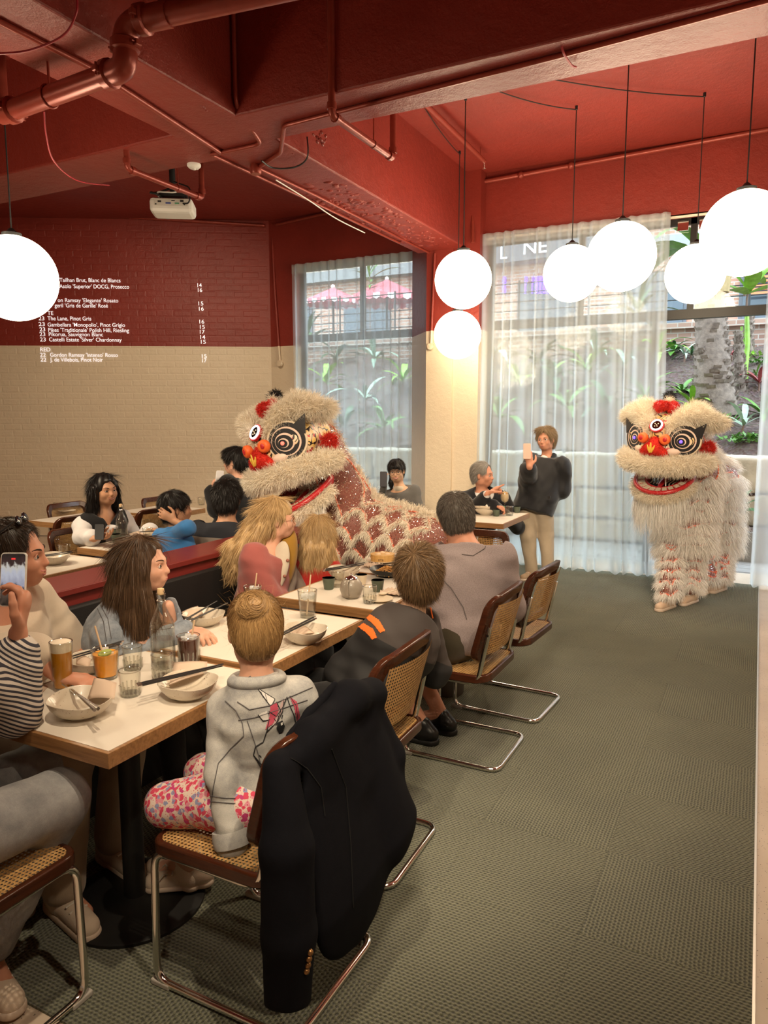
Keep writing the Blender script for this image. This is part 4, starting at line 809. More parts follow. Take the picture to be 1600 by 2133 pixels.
def sample(V, F, n, rng, mask=None):
    a = np.cross(V[F[:, 2]]-V[F[:, 0]], V[F[:, 3]]-V[F[:, 1]]); ar = np.linalg.norm(a, axis=1) + 1e-12
    if mask is not None: ar = ar*mask(V[F].mean(1))
    i = rng.choice(len(F), n, p=ar/ar.sum()); s, t = rng.random((2, n, 1)); f = F[i]
    return (1-s)*(1-t)*V[f[:, 0]] + s*(1-t)*V[f[:, 1]] + s*t*V[f[:, 2]] + (1-s)*t*V[f[:, 3]], a[i]/np.linalg.norm(a[i], axis=1, keepdims=True).clip(1e-12)
def ribbons(name, P, mat, parent, width, rng, taper=.15):
    """P: (n, m, 3) polylines -> thin tapering ribbons with a per-strand tint"""
    n, m, _ = P.shape; t = P[:, 1:]-P[:, :-1]; t = np.concatenate([t, t[:, -1:]], 1); r = rng.normal(size=(n, 1, 3)); sd = np.cross(t, r); sd /= np.linalg.norm(sd, axis=2, keepdims=True).clip(1e-9)
    w = np.asarray(width).reshape(-1, 1, 1)*np.linspace(1, taper, m)[None, :, None]*.5; V = np.stack([P-sd*w, P+sd*w], 2).reshape(-1, 3)
    b = (np.arange(n)*2*m)[:, None]; k = np.arange(m-1)[None, :]*2; F = np.stack([b+k, b+k+1, b+k+3, b+k+2], -1).reshape(-1, 4)
    me = fast_mesh(name, V, F); at_ = me.attributes.new('tint', 'FLOAT', 'POINT'); at_.data.foreach_set('value', np.repeat(rng.random(n), 2*m).astype(np.float32)); o = link(name, me, mat, parent); o['kind'] = 'stuff'; return o
def fibre(name, c0, c1, rough=.5, spec=.35):
    if name in MATS: return MATS[name]
    m, nt, p = newmat(name); a = nt.new('ShaderNodeAttribute'); a.attribute_name = 'tint'; nt.ln(nt.ramp(a.outputs['Fac'], [(0, c0), (1, c1)]), p.inputs['Base Color']); p.inputs['Roughness'].default_value = rough; p.inputs['Specular IOR Level'].default_value = spec; MATS[name] = m; return m
def comb(name, V, F, n, flow, length, mat, parent, seed, width=.0012, lift=.004, mask=None, jitter=.12, m=5, droop=0.0):
    rng = np.random.default_rng(seed); P0, N = sample(V, F, n, rng, mask); P = [P0 + N*.0005]; L = length*rng.uniform(.6, 1.2, (n, 1)); step = L/(m-1); D = None
    for i in range(m-1):
        d = flow(P[-1]); d = d + rng.normal(size=d.shape)*jitter*(1 if i == 0 else .35); d = d - N*((d*N).sum(1, keepdims=True))*.85; d /= np.linalg.norm(d, axis=1, keepdims=True).clip(1e-9)
        P.append(P[-1] + d*step + N*(lift/(m-1))*rng.uniform(.1, 1.4, (n, 1)) - np.array([0, 0, droop/(m-1)]))
    return ribbons(name, np.stack(P, 1), mat, parent, np.full(n, width)*rng.uniform(.6, 1.4, n), rng)
def fur(name, V, F, n, mat, parent, seed, length=.05, width=.002, up=.55, flow=None, mask=None, curl=.35, m=4, droop=.3):
    rng = np.random.default_rng(seed); P0, N = sample(V, F, n, rng, mask); d = N*up + rng.normal(size=N.shape)*curl
    if flow is not None: d = d + flow(P0)
    d /= np.linalg.norm(d, axis=1, keepdims=True).clip(1e-9); L = length*rng.uniform(.55, 1.3, (n, 1)); P = [P0]
    for i in range(1, m):
        d = d + np.array([0, 0, -droop/(m-1)]) + rng.normal(size=d.shape)*.12; d /= np.linalg.norm(d, axis=1, keepdims=True); P.append(P[-1] + d*L/(m-1))
    return ribbons(name, np.stack(P, 1), mat, parent, np.full(n, width)*rng.uniform(.6, 1.5, n), rng, .25)
def project(bvh, u, v, off=.002):
    d = Vector(unit(ray(u, v))); h = bvh.ray_cast(Vector(CAM), d)
    return None if h[0] is None else np.array(h[0]) + (np.array(h[1]) if Vector(h[1]).dot(d) < 0 else -np.array(h[1]))*off
def bvh_of(V, F): return BVHTree.FromPolygons([tuple(p) for p in V], [tuple(int(i) for i in f) for f in F])
def inpoly(x, y, poly):
    c = np.zeros(x.shape, bool); n = len(poly)
    for i in range(n):
        (x0, y0), (x1, y1) = poly[i], poly[(i+1) % n]; c ^= ((y0 > y) != (y1 > y)) & (x < (x1-x0)*(y-y0)/((y1-y0) or 1e-9) + x0)
    return c
def decal(name, poly, bvh, mat, parent, step=2.0, off=.0025):
    """flat embroidery / print laid on a surface: outline in photo pixels, draped over the real mesh"""
    xs = np.arange(min(p[0] for p in poly), max(p[0] for p in poly)+step, step); ys = np.arange(min(p[1] for p in poly), max(p[1] for p in poly)+step, step)
    vi = {}; V = []; F = []
    def vid(i, j):
        if (i, j) not in vi:
            q = project(bvh, xs[i], ys[j], off); vi[(i, j)] = -1 if q is None else len(V)
            if q is not None: V.append(q)
        return vi[(i, j)]
    gx, gy = np.meshgrid(xs[:-1]+step/2, ys[:-1]+step/2, indexing='ij'); ins = inpoly(gx, gy, poly)
    for i, j in np.argwhere(ins):
        f = [vid(i, j), vid(i+1, j), vid(i+1, j+1), vid(i, j+1)]
        if min(f) >= 0: F.append(f)
    if not F: return None
    return link(name, fast_mesh(name, V, F), mat, parent)
def stroke(name, pts, bvh, mat, parent, r=.0016, off=.002):
    P = []
    for i in range(len(pts)-1):
        a, b = np.array(pts[i], float), np.array(pts[i+1], float); n = max(2, int(np.linalg.norm(b-a)/4))
        for t in np.linspace(0, 1, n, endpoint=False): q = project(bvh, *(a+(b-a)*t), off); P += [q] if q is not None else []
    q = project(bvh, *pts[-1], off); P += [q] if q is not None else []
    P = [p for i, p in enumerate(P) if i == 0 or np.linalg.norm(p-P[i-1]) < .08]
    return MB().tube(P, r, 5).build(name, mat, parent) if len(P) > 1 else None
# ------------------------------------------------------------------ people
def skin(name, col): return M(name, col, .5, sss=.12, var=.05, vscale=30, spec=.4)
SK_L = skin('fair_skin', (.62, .34, .235)); SK_R = skin('ruddy_skin', (.56, .26, .165)); SK_D = skin('brown_skin', (.46, .245, .145)); SK_T = skin('light_tan_skin', (.60, .36, .23))
m_lip = M('lips', (.45, .13, .11), .4); m_lipd = M('lips_dark', (.25, .07, .06), .4); m_eye = M('eye_white', (.75, .70, .66), .2); m_iris = M('iris_dark', (.03, .018, .01), .1); m_tooth = M('teeth', (.80, .76, .68), .3)
def hfrm(heading, pitch=0.0, roll=0.0):   # columns: right, forward, up ; heading in degrees from +x
    h = math.radians(heading); B = np.array([[math.sin(h), math.cos(h), 0], [-math.cos(h), math.sin(h), 0], [0, 0, 1.0]])
    return B @ rotx(math.radians(pitch)) @ roty(math.radians(roll))
def head_prims(S, c, Rh, s=1.0, ear=True, fem=False):
    L = lambda x, y, z: c + Rh @ (np.array([x, y, z])*s)
    S.ell(L(0, -.015, .038), np.array((.074, .093, .080))*s, Rh, .03*s); S.ell(L(0, .020, -.022), np.array((.062, .068, .080))*s, Rh, .03*s)
    S.ell(L(0, .050, -.078), np.array((.034, .030, .026))*s, Rh, .03*s); S.ell(L(0, .070, .018), np.array((.052, .022, .016))*s, Rh, .02*s)
    for q in (-1, 1):
        S.ell(L(q*.036, .058, -.026), np.array((.024, .024, .024))*s, Rh, .025*s); S.ell(L(q*.050, .0, -.060), np.array((.014, .03, .026))*s, Rh, .03*s)
        S.ell(L(q*.031, .094, .000), np.array((.018, .018, .0125))*s, Rh, .010*s, 's')
        if ear: S.ell(L(q*.077, -.010, -.008), np.array((.009, .019, .031))*s, Rh @ rotz(q*-.35) @ rotx(.15), .008*s)
    S.cone(L(0, .083, .010), L(0, .100, -.026), .0075*s, .0105*s, .012*s); S.ell(L(0, .096, -.030), np.array((.0145, .011, .008))*s, Rh, .008*s)
    S.ell(L(0, .080, -.056), np.array((.026, .016, .016))*s, Rh, .015*s)
def face_parts(par, c, Rh, s, brow, smile=0.0, teeth=False, lip=None, glasses=None, lid=None, skinm=None):
    L = lambda x, y, z: c + Rh @ (np.array([x, y, z])*s)
    for q in (-1, 1):
        e = MB().ell(L(q*.031, .0735, .001), np.array((.0135, .0115, .0105))*s, Rh, 14, 10).build('eye', m_eye, par); MB().ell(L(q*.031, .0830, .001), np.array((.0062, .0045, .0062))*s, Rh, 12, 8).build('iris', m_iris, e)
        if skinm: MB().tube([L(q*(.031+.0145*math.cos(a)), .079 + .004*math.sin(a), .001+.0105*math.sin(a)) for a in np.linspace(.1, 3.04, 9)], .0022*s, 6).build('eyelid', skinm, par)
        MB().tube([L(q*(.014+.036*t), .0925-.020*t*t, .020+.008*math.sin(t*2.4)) for t in np.linspace(0, 1, 8)], [.0014*s, .0021*s, .0024*s, .0024*s, .0023*s, .002*s, .0016*s, .0010*s], 6).build('eyebrow', brow, par)
    lip = lip or m_lip; w = .023 + .006*smile
    arc = lambda t, dz, dy: L(w*t, .0945-.015*t*t + dy, -.060 + dz + smile*.011*t*t)
    r_ = [.0010*s] + [.0032*s]*5 + [.0010*s]; o_ = .0045*(1 if teeth else .55)
    MB().tube([arc(t, o_, 0) for t in np.linspace(-1, 1, 7)], r_, 8).build('lip', lip, par); MB().tube([arc(t, -o_*(1-.6*t*t)*1.2, -.002) for t in np.linspace(-1, 1, 7)], [x*1.25 for x in r_], 8).build('lip', lip, par)
    if teeth: MB().tube([arc(t, 0, -.003) for t in np.linspace(-.85, .85, 7)], [.001*s] + [.0042*s]*5 + [.001*s], 8).build('teeth', m_tooth, par)
    if glasses:
        for q in (-1, 1):
            MB().tube([L(q*.033+.023*math.cos(a), .098-.006*abs(math.cos(a)), -.002+.019*math.sin(a)) for a in np.linspace(0, 6.283, 25)[:-1]], .0014*s, 6, True).build('glasses_rim', glasses, par); MB().tube([L(q*.056, .094, .004), L(q*.078, .05, .006), L(q*.080, -.01, .004)], .0013*s, 6).build('glasses_arm', glasses, par)
        MB().tube([L(-.010, .101, .0), L(0, .105, .003), L(.010, .101, .0)], .0013*s, 6).build('glasses_bridge', glasses, par)
def hand_prims(S, w, d, n, th, curl=(.35, .4, .45, .5), s=1.0, tc=.3, spread=.10, point=None):
    """wrist, finger direction, palm-facing normal, side the thumb leaves to"""
    d, n = unit(d), unit(n); n = unit(n - d*(n@d)); l = unit(np.cross(d, n)); l = l if l @ np.array(th) > 0 else -l; k = .008*s
    S.cone(w - d*.01*s, w + d*.075*s + l*.004*s, .026*s, .036*s, .015*s, (n, .48))
    for i, (o_, ln) in enumerate(((.028, .070), (.0095, .078), (-.0095, .072), (-.027, .056))):
        b = w + d*(.080 - .004*abs(i-1.2))*s + l*o_*s; c = curl[i]; dd = unit(d + l*o_/.028*spread); p = b; a = c*.8
        for seg, fr_ in enumerate((.46, .30, .24)):
            q = p + (dd*math.cos(a) + n*math.sin(a))*ln*fr_*s*1.0; S.cone(p, q, (.0092-.0008*seg)*s, (.0086-.0009*seg)*s, k*.6); p = q; a += c*1.15
    t0 = w + d*.022*s + l*.026*s; t1 = t0 + unit(d*.55 + l*.75 + n*tc*.6)*.040*s; t2 = t1 + unit(d*.85 + l*.25 + n*tc)*.030*s; t3 = t2 + unit(d*.95 + l*.0 + n*tc*1.3)*.024*s
    S.cone(t0, t1, .0145*s, .0115*s, .012*s); S.cone(t1, t2, .0112*s, .0100*s, .006*s); S.cone(t2, t3, .0100*s, .0080*s, .004*s)
def pose(pel, neck, heading, s=1.0, sh=.17, hip=.09, twist=None):
    """default skeleton from pelvis and neck base"""
    pel, neck = np.array(pel, float), np.array(neck, float); U = unit(neck-pel); f0 = hfrm(heading if twist is None else twist)[:, 1]; r = unit(np.cross(f0, U)); f = np.cross(U, r)
    fp = hfrm(heading)[:, 1]; rp = unit(np.cross(fp, [0, 0, 1.0]))
    return dict(pel=pel, neck=neck, U=U, f=f, r=r, fp=fp, rp=rp, s=s, shR=neck - U*.055*s + r*sh*s, shL=neck - U*.055*s - r*sh*s, hipR=pel + rp*hip*s, hipL=pel - rp*hip*s)
def torso(S, J, inf=0.0, w=1.0, d=1.0, belly=0.0, hem=None, k=.05):
    p, n, U, f, r, s = J['pel'], J['neck'], J['U'], J['f'], J['r'], J['s']; R = np.stack([r, f, U], 1); H = np.linalg.norm(n-p)
    S.ell(p + U*.02*s, np.array((.165*w, .118*d, .12))*s + inf, np.stack([J['rp'], J['fp'], np.array([0, 0, 1.0])], 1), k); S.cone(p + U*.05*s, p + U*H*.55, (.135*w)*s + inf + belly*.5, (.145*w)*s + inf + belly*.3, k, (f, .76*d))
    if belly: S.ell(p + U*H*.30 + f*.05*s, np.array((.13*w, .10*d + belly, .14))*s + inf, R, k)
    S.ell(p + U*H*.68, np.array((.162*w, .112*d, .17))*s + inf, R, k); S.cone(J['shL'] + r*.02*s - U*.01*s, J['shR'] - r*.02*s - U*.01*s, .056*s + inf, .056*s + inf, k, (f, .95)); S.cone(n - U*.06*s, n - U*.01*s, .075*s + inf, .060*s + inf*.6, k)
def limb(S, a, b, c, ra, rb, rc, k=.025):
    S.cone(a, b, ra, rb, k); S.cone(b, c, rb, rc, k)
def body(name, J, c, Rh, mat, parent, hs=1.0, arms=(), legs=(), hands=(), vox=.008, fem=False, w=1.0, ear=True, thin=1.0):
    S = Sdf(vox); s = J['s']; torso(S, J, -.012, w)
    head_prims(S, c, Rh, hs, ear, fem); S.cone(J['neck'] - J['U']*.05*s, c + Rh @ np.array([0, -.022, -.055])*hs, .056*s*thin, .050*hs*thin, .03)
    for (a, b, d) in arms: limb(S, a, b, d, .043*s, .037*s, .026*s)
    for (a, b, d, t) in legs: limb(S, a, b, d, .072*s, .050*s, .034*s); S.cone(d - np.array([0, 0, .02*s]), t, .034*s, .026*s, .02)
    for h in hands: hand_prims(S, *h[0], **h[1])
    return S, S.build(name, mat, parent)
def top(name, J, mat, parent, arms=(), inf=.014, w=1.0, vox=.009, hem=None, neckcut=.0, seed=1, fold=.004, ff=42, belly=0.0, cuffs=True, sl=1.0, collar=None, legs_drop=None, d=1.0, armk=.03, rsl=None, extra=None):
    S = Sdf(vox); s = J['s']; torso(S, J, inf, w, d, belly)
    if hem is not None: S.cut(J['pel'] + J['U']*hem, -J['U'])
    ar = rsl or (.056, .050, .040)
    for A in arms:
        a, b, e = A[:3]; t = A[3] if len(A) > 3 else sl
        if t >= 1: limb(S, a, b, e, ar[0]*s, ar[1]*s, ar[2]*s, armk)
        elif t > .5: limb(S, a, b, b + (e-b)*(t-.5)*2, ar[0]*s, ar[1]*s, ar[1]*s, armk)
        else: S.cone(a, a + (b-a)*t*2, ar[0]*s*1.05, ar[1]*s*1.12, armk)
    if extra: extra(S)
    S.cut(J['neck'] + J['U']*neckcut, J['U'] + .35*J['f'], near=(J['neck'] - .12*s, J['neck'] + .14*s))
    S.disp = folds(seed, fold, ff, J['U'] if ff >= 34 else None); return S, S.build(name, mat, parent)
def trousers(name, J, mat, parent, legs, inf=.012, vox=.010, cutk=None, seed=2, fold=.004, rr=(.088, .064, .050), flare=0.0):
    S = Sdf(vox); s = J['s']; B = np.stack([J['rp'], J['fp'], np.array([0, 0, 1.0])], 1); S.ell(J['pel'], np.array((.170, .125, .12))*s + inf*.5, B, .04)
    for (a, b, c, end) in legs:
        S.cone(a, b, rr[0]*s, rr[1]*s, .04)
        if end > 0: S.cone(b, b + (c-b)*end, rr[1]*s, (rr[1] + (rr[2]-rr[1])*end)*s + flare, .03)
    S.disp = folds(seed, fold, 36); return S, S.build(name, mat, parent)
def shoe(parent, ankle, toe, mat, sole, s=1.0, high=False, name='shoe'):
    a, t = np.array(ankle, float), np.array(toe, float); d = unit([t[0]-a[0], t[1]-a[1], 0]); z0 = min(a[2], t[2]); g = np.array([a[0], a[1], 0.0]); l = np.cross([0, 0, 1.0], d)
    fl = z0; heel = np.array([a[0], a[1], fl]) - d*.05*s; tip = heel + d*.245*s; S = Sdf(.006)
    S.cone(heel + [0, 0, .045*s], tip - d*.04*s + [0, 0, .034*s], .040*s, .036*s, .02, (l, 1.0)); S.cone(heel + d*.035*s + [0, 0, .05*s], heel + d*.035*s + [0, 0, (.13 if high else .085)*s], .040*s, .038*s, .03); S.cut(heel + [0, 0, .012], [0, 0, -1.0]); S.build(name, mat, parent)
    S = Sdf(.006); S.cone(heel + [0, 0, .012], tip - d*.04*s + [0, 0, .012], .043*s, .040*s, .01); S.cut(heel + [0, 0, .026*s], [0, 0, 1.0]); S.cut(heel + [0, 0, .0005], [0, 0, -1.0]); S.build('sole', sole, parent)
    for k in range(4):
        q = heel + d*(.075+.025*k)*s + [0, 0, (.088-.008*k)*s]; MB().tube([q - l*.028*s, q + [0, 0, .006], q + l*.028*s], .0035*s, 6).build('lace', M('laces', (.6, .55, .47), .8), parent)
def person(label, loc, cat='person', group=None):
    e = empty('person', (0, 0, 0), label=label, cat=cat); return e
def denim(name, c0, c1):
    m, nt, p = newmat(name); tc = nt.new('ShaderNodeTexCoord').outputs['Object']; n = nt.noise(9, tc, 6, .7); f = nt.noise(500, tc, 2); nt.ln(nt.ramp(nt.math('ADD', nt.math('MULTIPLY', n.outputs['Fac'], .8), nt.math('MULTIPLY', f.outputs['Fac'], .2)), [(.38, c0), (.60, c1)]), p.inputs['Base Color']); p.inputs['Roughness'].default_value = .9
    b = nt.new('ShaderNodeBump'); b.inputs['Strength'].default_value = .25; b.inputs['Distance'].default_value = .003; nt.ln(f.outputs['Fac'], b.inputs['Height']); nt.ln(b.outputs[0], p.inputs['Normal']); MATS[name] = m; return m
m_den1 = denim('pale_washed_denim', (.25, .255, .26), (.46, .45, .42)); m_den2 = denim('blue_grey_denim', (.15, .18, .22), (.34, .37, .41)); m_jean = denim('grey_jeans', (.22, .225, .235), (.36, .36, .36))
def cloth(name, col, rough=.9, bs=350, bump=.2): return M(name, col, rough, var=.06, vscale=14, bump=bump, bscale=bs, spec=.2, sheen=.2)
hb = lambda n, a, b: fibre(n, a, b, .42)
H_BROWN = hb('brown_hair', (.035, .018, .009), (.15, .085, .045)); H_BLOND = hb('blonde_hair', (.30, .18, .07), (.70, .50, .26)); H_GINGER = hb('honey_blonde_hair', (.20, .11, .04), (.56, .35, .15)); H_LT = hb('light_brown_hair', (.07, .04, .018), (.26, .16, .08)); H_GREY = hb('grey_brown_hair', (.05, .04, .032), (.23, .20, .17)); H_BLACK = hb('black_hair', (.004, .003, .003), (.018, .014, .012)); H_SILV = hb('silver_hair', (.16, .14, .12), (.48, .45, .41)); H_DK = hb('dark_brown_hair', (.018, .011, .007), (.07, .045, .028))
def hair_cap(S, c, Rh, s, t=.010, front=.045, nape=-.055, side=.0, fore=0.0):
    L = lambda x, y, z: c + Rh @ (np.array([x, y, z])*s)
    S.ell(L(0, -.018, .040), np.array((.076, .095, .081))*s + t, Rh, .02); S.ell(L(0, -.045, -.015), np.array((.066, .062, .070))*s + t*.8, Rh, .03)
    S.ell(L(0, .135, -.02), np.array((.10, .105, .085))*s, Rh, .012, 's')                  # face opening
    if fore: S.ell(L(0, .125, .03 + fore), np.array((.085, .08, .07))*s, Rh, .012, 's')
    for q in (-1, 1): S.ell(L(q*.090, .004, -.022), np.array((.030, .034, .046))*s, Rh, .010, 's')   # ears
    S.cut(L(0, -.05, nape), Rh @ np.array([0, .35, -1.0])); return L
def flow_down(c, Rh, s, crown=(0, -.05, .11)):
    o = c + Rh @ (np.array(crown)*s); up = Rh[:, 2]
    def f(P): v = P - o; v = v/np.linalg.norm(v, axis=1, keepdims=True).clip(1e-6); return v*1.0 - up*.35
    return f
def short_hair(par, c, Rh, s, mat, n=5000, t=.011, L=.035, seed=1, lift=.012, nape=-.06, vox=.006, crown=(0, -.05, .11), width=.0016, fore=0.0):
    S = Sdf(vox); hair_cap(S, c, Rh, s, t, nape=nape, fore=fore); o = S.build('hair', mat, par); at = o.data.attributes.new('tint', 'FLOAT', 'POINT'); at.data.foreach_set('value', np.full(len(S.V), .25, np.float32))
    comb('hair_strands', S.V, S.F, n, flow_down(c, Rh, s, crown), L, mat, o, seed, width, lift); return S, o
def volume_hair(par, S, mat, n, flow, L, seed, width=.0016, lift=.006, jitter=.1, tint=.3, mask=None):
    o = S.build('hair', mat, par); at = o.data.attributes.new('tint', 'FLOAT', 'POINT'); at.data.foreach_set('value', np.full(len(S.V), tint, np.float32)); S.hair = o; comb('hair_strands', S.V, S.F, n, flow, L, mat, o, seed, width, lift, mask, jitter, 6); return o
def phone(loc, right, up, label, screen=None, case=(.6, .5, .42), lens=True, s=1.0):
    r, u = unit(right), unit(up); n = np.cross(r, u); e = empty('smartphone', loc, label=label, cat='phone'); R = np.stack([r, u, n], 1)
    q = rrect(.0365*s, .0755*s, .010*s); MB().prism([R @ np.array([a, b, -.004]) for a, b in q], R @ np.array([0, 0, .008])).build('case', M('case_%d%d%d' % tuple(int(99*x) for x in case), case, .4), e, False, .0015)
    if screen: 
        q = rrect(.0335*s, .0725*s, .008*s); MB().prism([R @ np.array([a, b, .004]) for a, b in q], R @ np.array([0, 0, .0006])).build('screen', screen, e, False)
    if lens:
        MB().prism([R @ (np.array([a-.017, b+.055, -.0058])*s) for a, b in rrect(.014, .014, .005)], R @ np.array([0, 0, .002])).build('camera_plate', m_dark, e, False)
        for (a, b) in ((-.023, .061), (-.011, .049)): MB().ell(R @ (np.array([a, b, -.006])*s), .004*s, None, 10, 8).build('lens', m_black, e)
    return e, R
def ppd(u, v, ref, dd=0.0): return pd(u, v, depth(ref) + dd)
V3 = lambda *a: np.array(a, float)
# ---- girl with the bun in the denim jacket
P = person('young girl with a blonde bun in a denim jacket with a unicorn', 0)
hc = py(531, 1312, 1.66); Rh = hfrm(136, -2); pel = V3(-1.27, 1.65, .555); J = pose(pel, hc + V3(.018, -.02, -.155), 165, .80, .158, twist=140)
rf = pel; kn = V3(-1.515, 1.53, .50); an = pz(398, 1800, .10); kn2 = V3(-1.55, 1.74, .50); an2 = V3(-1.72, 1.80, .10)
shL = ppd(474, 1476, pel, -.02); elL = ppd(462, 1612, pel, -.10); wrL = ppd(483, 1752, pel, -.13); J['shL'] = shL*.8 + J['shL']*.2; shR = J['shR']; elR = shR + V3(.06, .03, -.22); wrR = elR + V3(-.16, .05, -.05)
legs = [(J['hipL'], kn, an, an + V3(-.12, -.02, -.05)), (J['hipR'], kn2, an2, an2 + V3(-.12, 0, -.05))]
S, o = body('body', J, hc, Rh, SK_L, P, .90, [(J['shL'], elL, wrL), (shR, elR, wrR)], legs, vox=.007)
def ex(S): S.cone(wrL + V3(0, 0, .035), wrL + V3(-.004, 0, -.012), .036, .040, .01); S.ell(J['pel'] + J['U']*.0, (.13, .115, .07), None, .03)
JS, jo = top('denim_jacket', J, m_den1, P, [(J['shL'], elL, wrL), (shR, elR, wrR)], .014, .80, .007, hem=-.005, neckcut=.03, seed=4, fold=.0055, ff=48, extra=ex, rsl=(.064, .058, .050), armk=.012)
S = Sdf(.006); cn = J['neck'] + J['U']*.012; R_ = np.stack([J['r'], J['f'], J['U']], 1)
S.ell(cn + J['U']*.004, (.086, .080, .036), R_ @ rotx(-.25), .01); S.ell(cn + J['U']*.035, (.062, .056, .06), R_, .008, 's'); S.build('jacket_collar', m_den1, jo)
ax_ = unit(wrL - elL)
Rc = np.stack([unit(np.cross(ax_, V3(1, 0, 0))), unit(np.cross(ax_, np.cross(ax_, V3(1, 0, 0)))), ax_], 1)
MB().lathe([(.040, -.030), (.050, -.032), (.053, -.012), (.050, .012), (.042, .014), (.038, .0)], wrL, 24, Rc).build('rolled_cuff', m_den1, jo)
bv = bvh_of(JS.V, JS.F); m_thr = M('dark_stitching', (.10, .095, .10), .9); m_ink = M('black_embroidery', (.012, .012, .014), .8)
for pts in ([(495, 1462), (520, 1478), (560, 1470), (620, 1445), (650, 1432)], [(497, 1500), (530, 1494), (580, 1478), (640, 1458)], [(470, 1460), (492, 1480), (505, 1505), (508, 1530)], [(508, 1532), (480, 1560), (455, 1590), (445, 1640), (440, 1680)], [(430, 1655), (470, 1662), (540, 1665), (600, 1668)], [(432, 1668), (500, 1675), (590, 1680)], [(515, 1500), (535, 1560), (560, 1655)], [(560, 1395), (530, 1405), (505, 1420)]): stroke('seam', pts, bv, m_thr, jo, .0013)
m_uw = M('white_embroidery', (.62, .60, .57), .8); m_up = M('rose_embroidery', (.42, .06, .10), .8); m_ug = M('grey_rose_embroidery', (.42, .30, .29), .8)
head_o = [(560, 1482), (575, 1492), (590, 1470), (597, 1452), (603, 1470), (612, 1490), (618, 1520), (612, 1545), (590, 1575), (580, 1595), (562, 1602), (543, 1590), (528, 1572), (532, 1555), (548, 1545), (556, 1520), (560, 1500)]
horn = [(536, 1433), (572, 1456), (566, 1468), (562, 1470)]
decal('unicorn_horn', horn, bv, m_uw, jo, 1.5); decal('unicorn_mane', [(563, 1470), (575, 1462), (580, 1480), (570, 1505), (552, 1520), (560, 1495)], bv, m_up, jo, 1.5); decal('unicorn_mane', [(585, 1462), (592, 1456), (586, 1482), (574, 1508), (566, 1512), (576, 1490)], bv, m_ug, jo, 1.5); decal('unicorn_mane', [(603, 1452), (618, 1462), (626, 1500), (617, 1500), (612, 1472)], bv, m_up, jo, 1.5); decal('unicorn_mane', [(538, 1488), (556, 1480), (560, 1500), (548, 1500)], bv, m_uw, jo, 1.5)
decal('unicorn_eye', [(577, 1505), (587, 1500), (592, 1512), (588, 1524), (580, 1526), (575, 1516)], bv, m_ink, jo, 1.2, .003); decal('unicorn_eye_glint', [(583, 1505), (587, 1504), (587, 1509), (583, 1510)], bv, m_uw, jo, 1.0, .0045)
stroke('unicorn_outline', head_o, bv, m_ink, jo, .0015); stroke('unicorn_outline', horn + [horn[0]], bv, m_ink, jo, .0013); stroke('unicorn_outline', [(543, 1440), (548, 1452)], bv, m_ink, jo, .001); stroke('unicorn_outline', [(552, 1445), (556, 1460)], bv, m_ink, jo, .001)
for pts in ([(575, 1462), (584, 1480), (575, 1505), (555, 1524)], [(590, 1456), (588, 1482), (574, 1510)], [(538, 1488), (548, 1502), (562, 1498)], [(603, 1450), (616, 1470), (620, 1505)], [(574, 1502), (570, 1496)], [(580, 1498), (578, 1490)], [(586, 1497), (588, 1489)], [(540, 1572), (544, 1576)], [(528, 1572), (545, 1600), (566, 1602)]): stroke('unicorn_outline', pts, bv, m_ink, jo, .0013)
# floral skirt
m_flor, nt, p = newmat('paisley_print'); tc = nt.new('ShaderNodeTexCoord').outputs['Object']; vo = nt.new('ShaderNodeTexVoronoi'); vo.inputs['Scale'].default_value = 75; nzf = nt.noise(40, tc, 2); vmx = nt.new('ShaderNodeVectorMath', operation='MULTIPLY_ADD'); nt.ln(nzf.outputs['Color'], vmx.inputs[0]); vmx.inputs[1].default_value = (.02, .02, .02); nt.ln(tc, vmx.inputs[2]); nt.ln(vmx.outputs[0], vo.inputs['Vector']); v2 = nt.new('ShaderNodeTexVoronoi'); v2.inputs['Scale'].default_value = 150; nt.ln(tc, v2.inputs['Vector'])
sx = nt.new('ShaderNodeSeparateColor'); nt.ln(vo.outputs['Color'], sx.inputs[0]); c1 = nt.ramp(sx.outputs[0], [(0, (.55, .05, .10)), (.35, (.62, .50, .44)), (.55, (.60, .22, .28)), (.75, (.22, .24, .38)), (.9, (.45, .04, .16))], 'CONSTANT')
c2 = nt.mix(nt.math('GREATER_THAN', vo.outputs['Distance'], .60), c1, (.62, .48, .41)); nt.ln(nt.mix(nt.math('LESS_THAN', v2.outputs['Distance'], .22), c2, (.42, .03, .08)), p.inputs['Base Color']); p.inputs['Roughness'].default_value = .85
S = Sdf(.008); S.ell(J['pel'] - V3(.02, 0, .015), (.155, .145, .085), None, .04); S.cone(J['hipL'], kn - (kn-J['hipL'])*.02 + V3(0, 0, .005), .085, .068, .05); S.cone(J['hipR'], kn2, .085, .066, .05); S.disp = folds(8, .004, 50); S.build('floral_skirt', m_flor, P)
S = Sdf(.0065); L = hair_cap(S, hc, Rh, .90, .011, nape=-.075); S.ell(L(-.012, -.068, .085), (.046, .042, .044), Rh, .012); S.ell(L(-.012, -.086, .095), (.018, .014, .018), Rh, .012, 's')
bun = L(-.012, -.072, .088)
def fl(P_):
    v = bun - P_; d = np.linalg.norm(v, axis=1, keepdims=True); ax = Rh @ unit([0, -.75, .65]); sw = np.cross(ax, P_-bun); w = np.clip((.058-d)/.02, 0, 1); return v/d*(1-w) + sw/np.linalg.norm(sw, axis=1, keepdims=True).clip(1e-6)*w*1.5
volume_hair(P, S, H_GINGER, 8000, fl, .045, 3, .0013, .004, .07, .45)
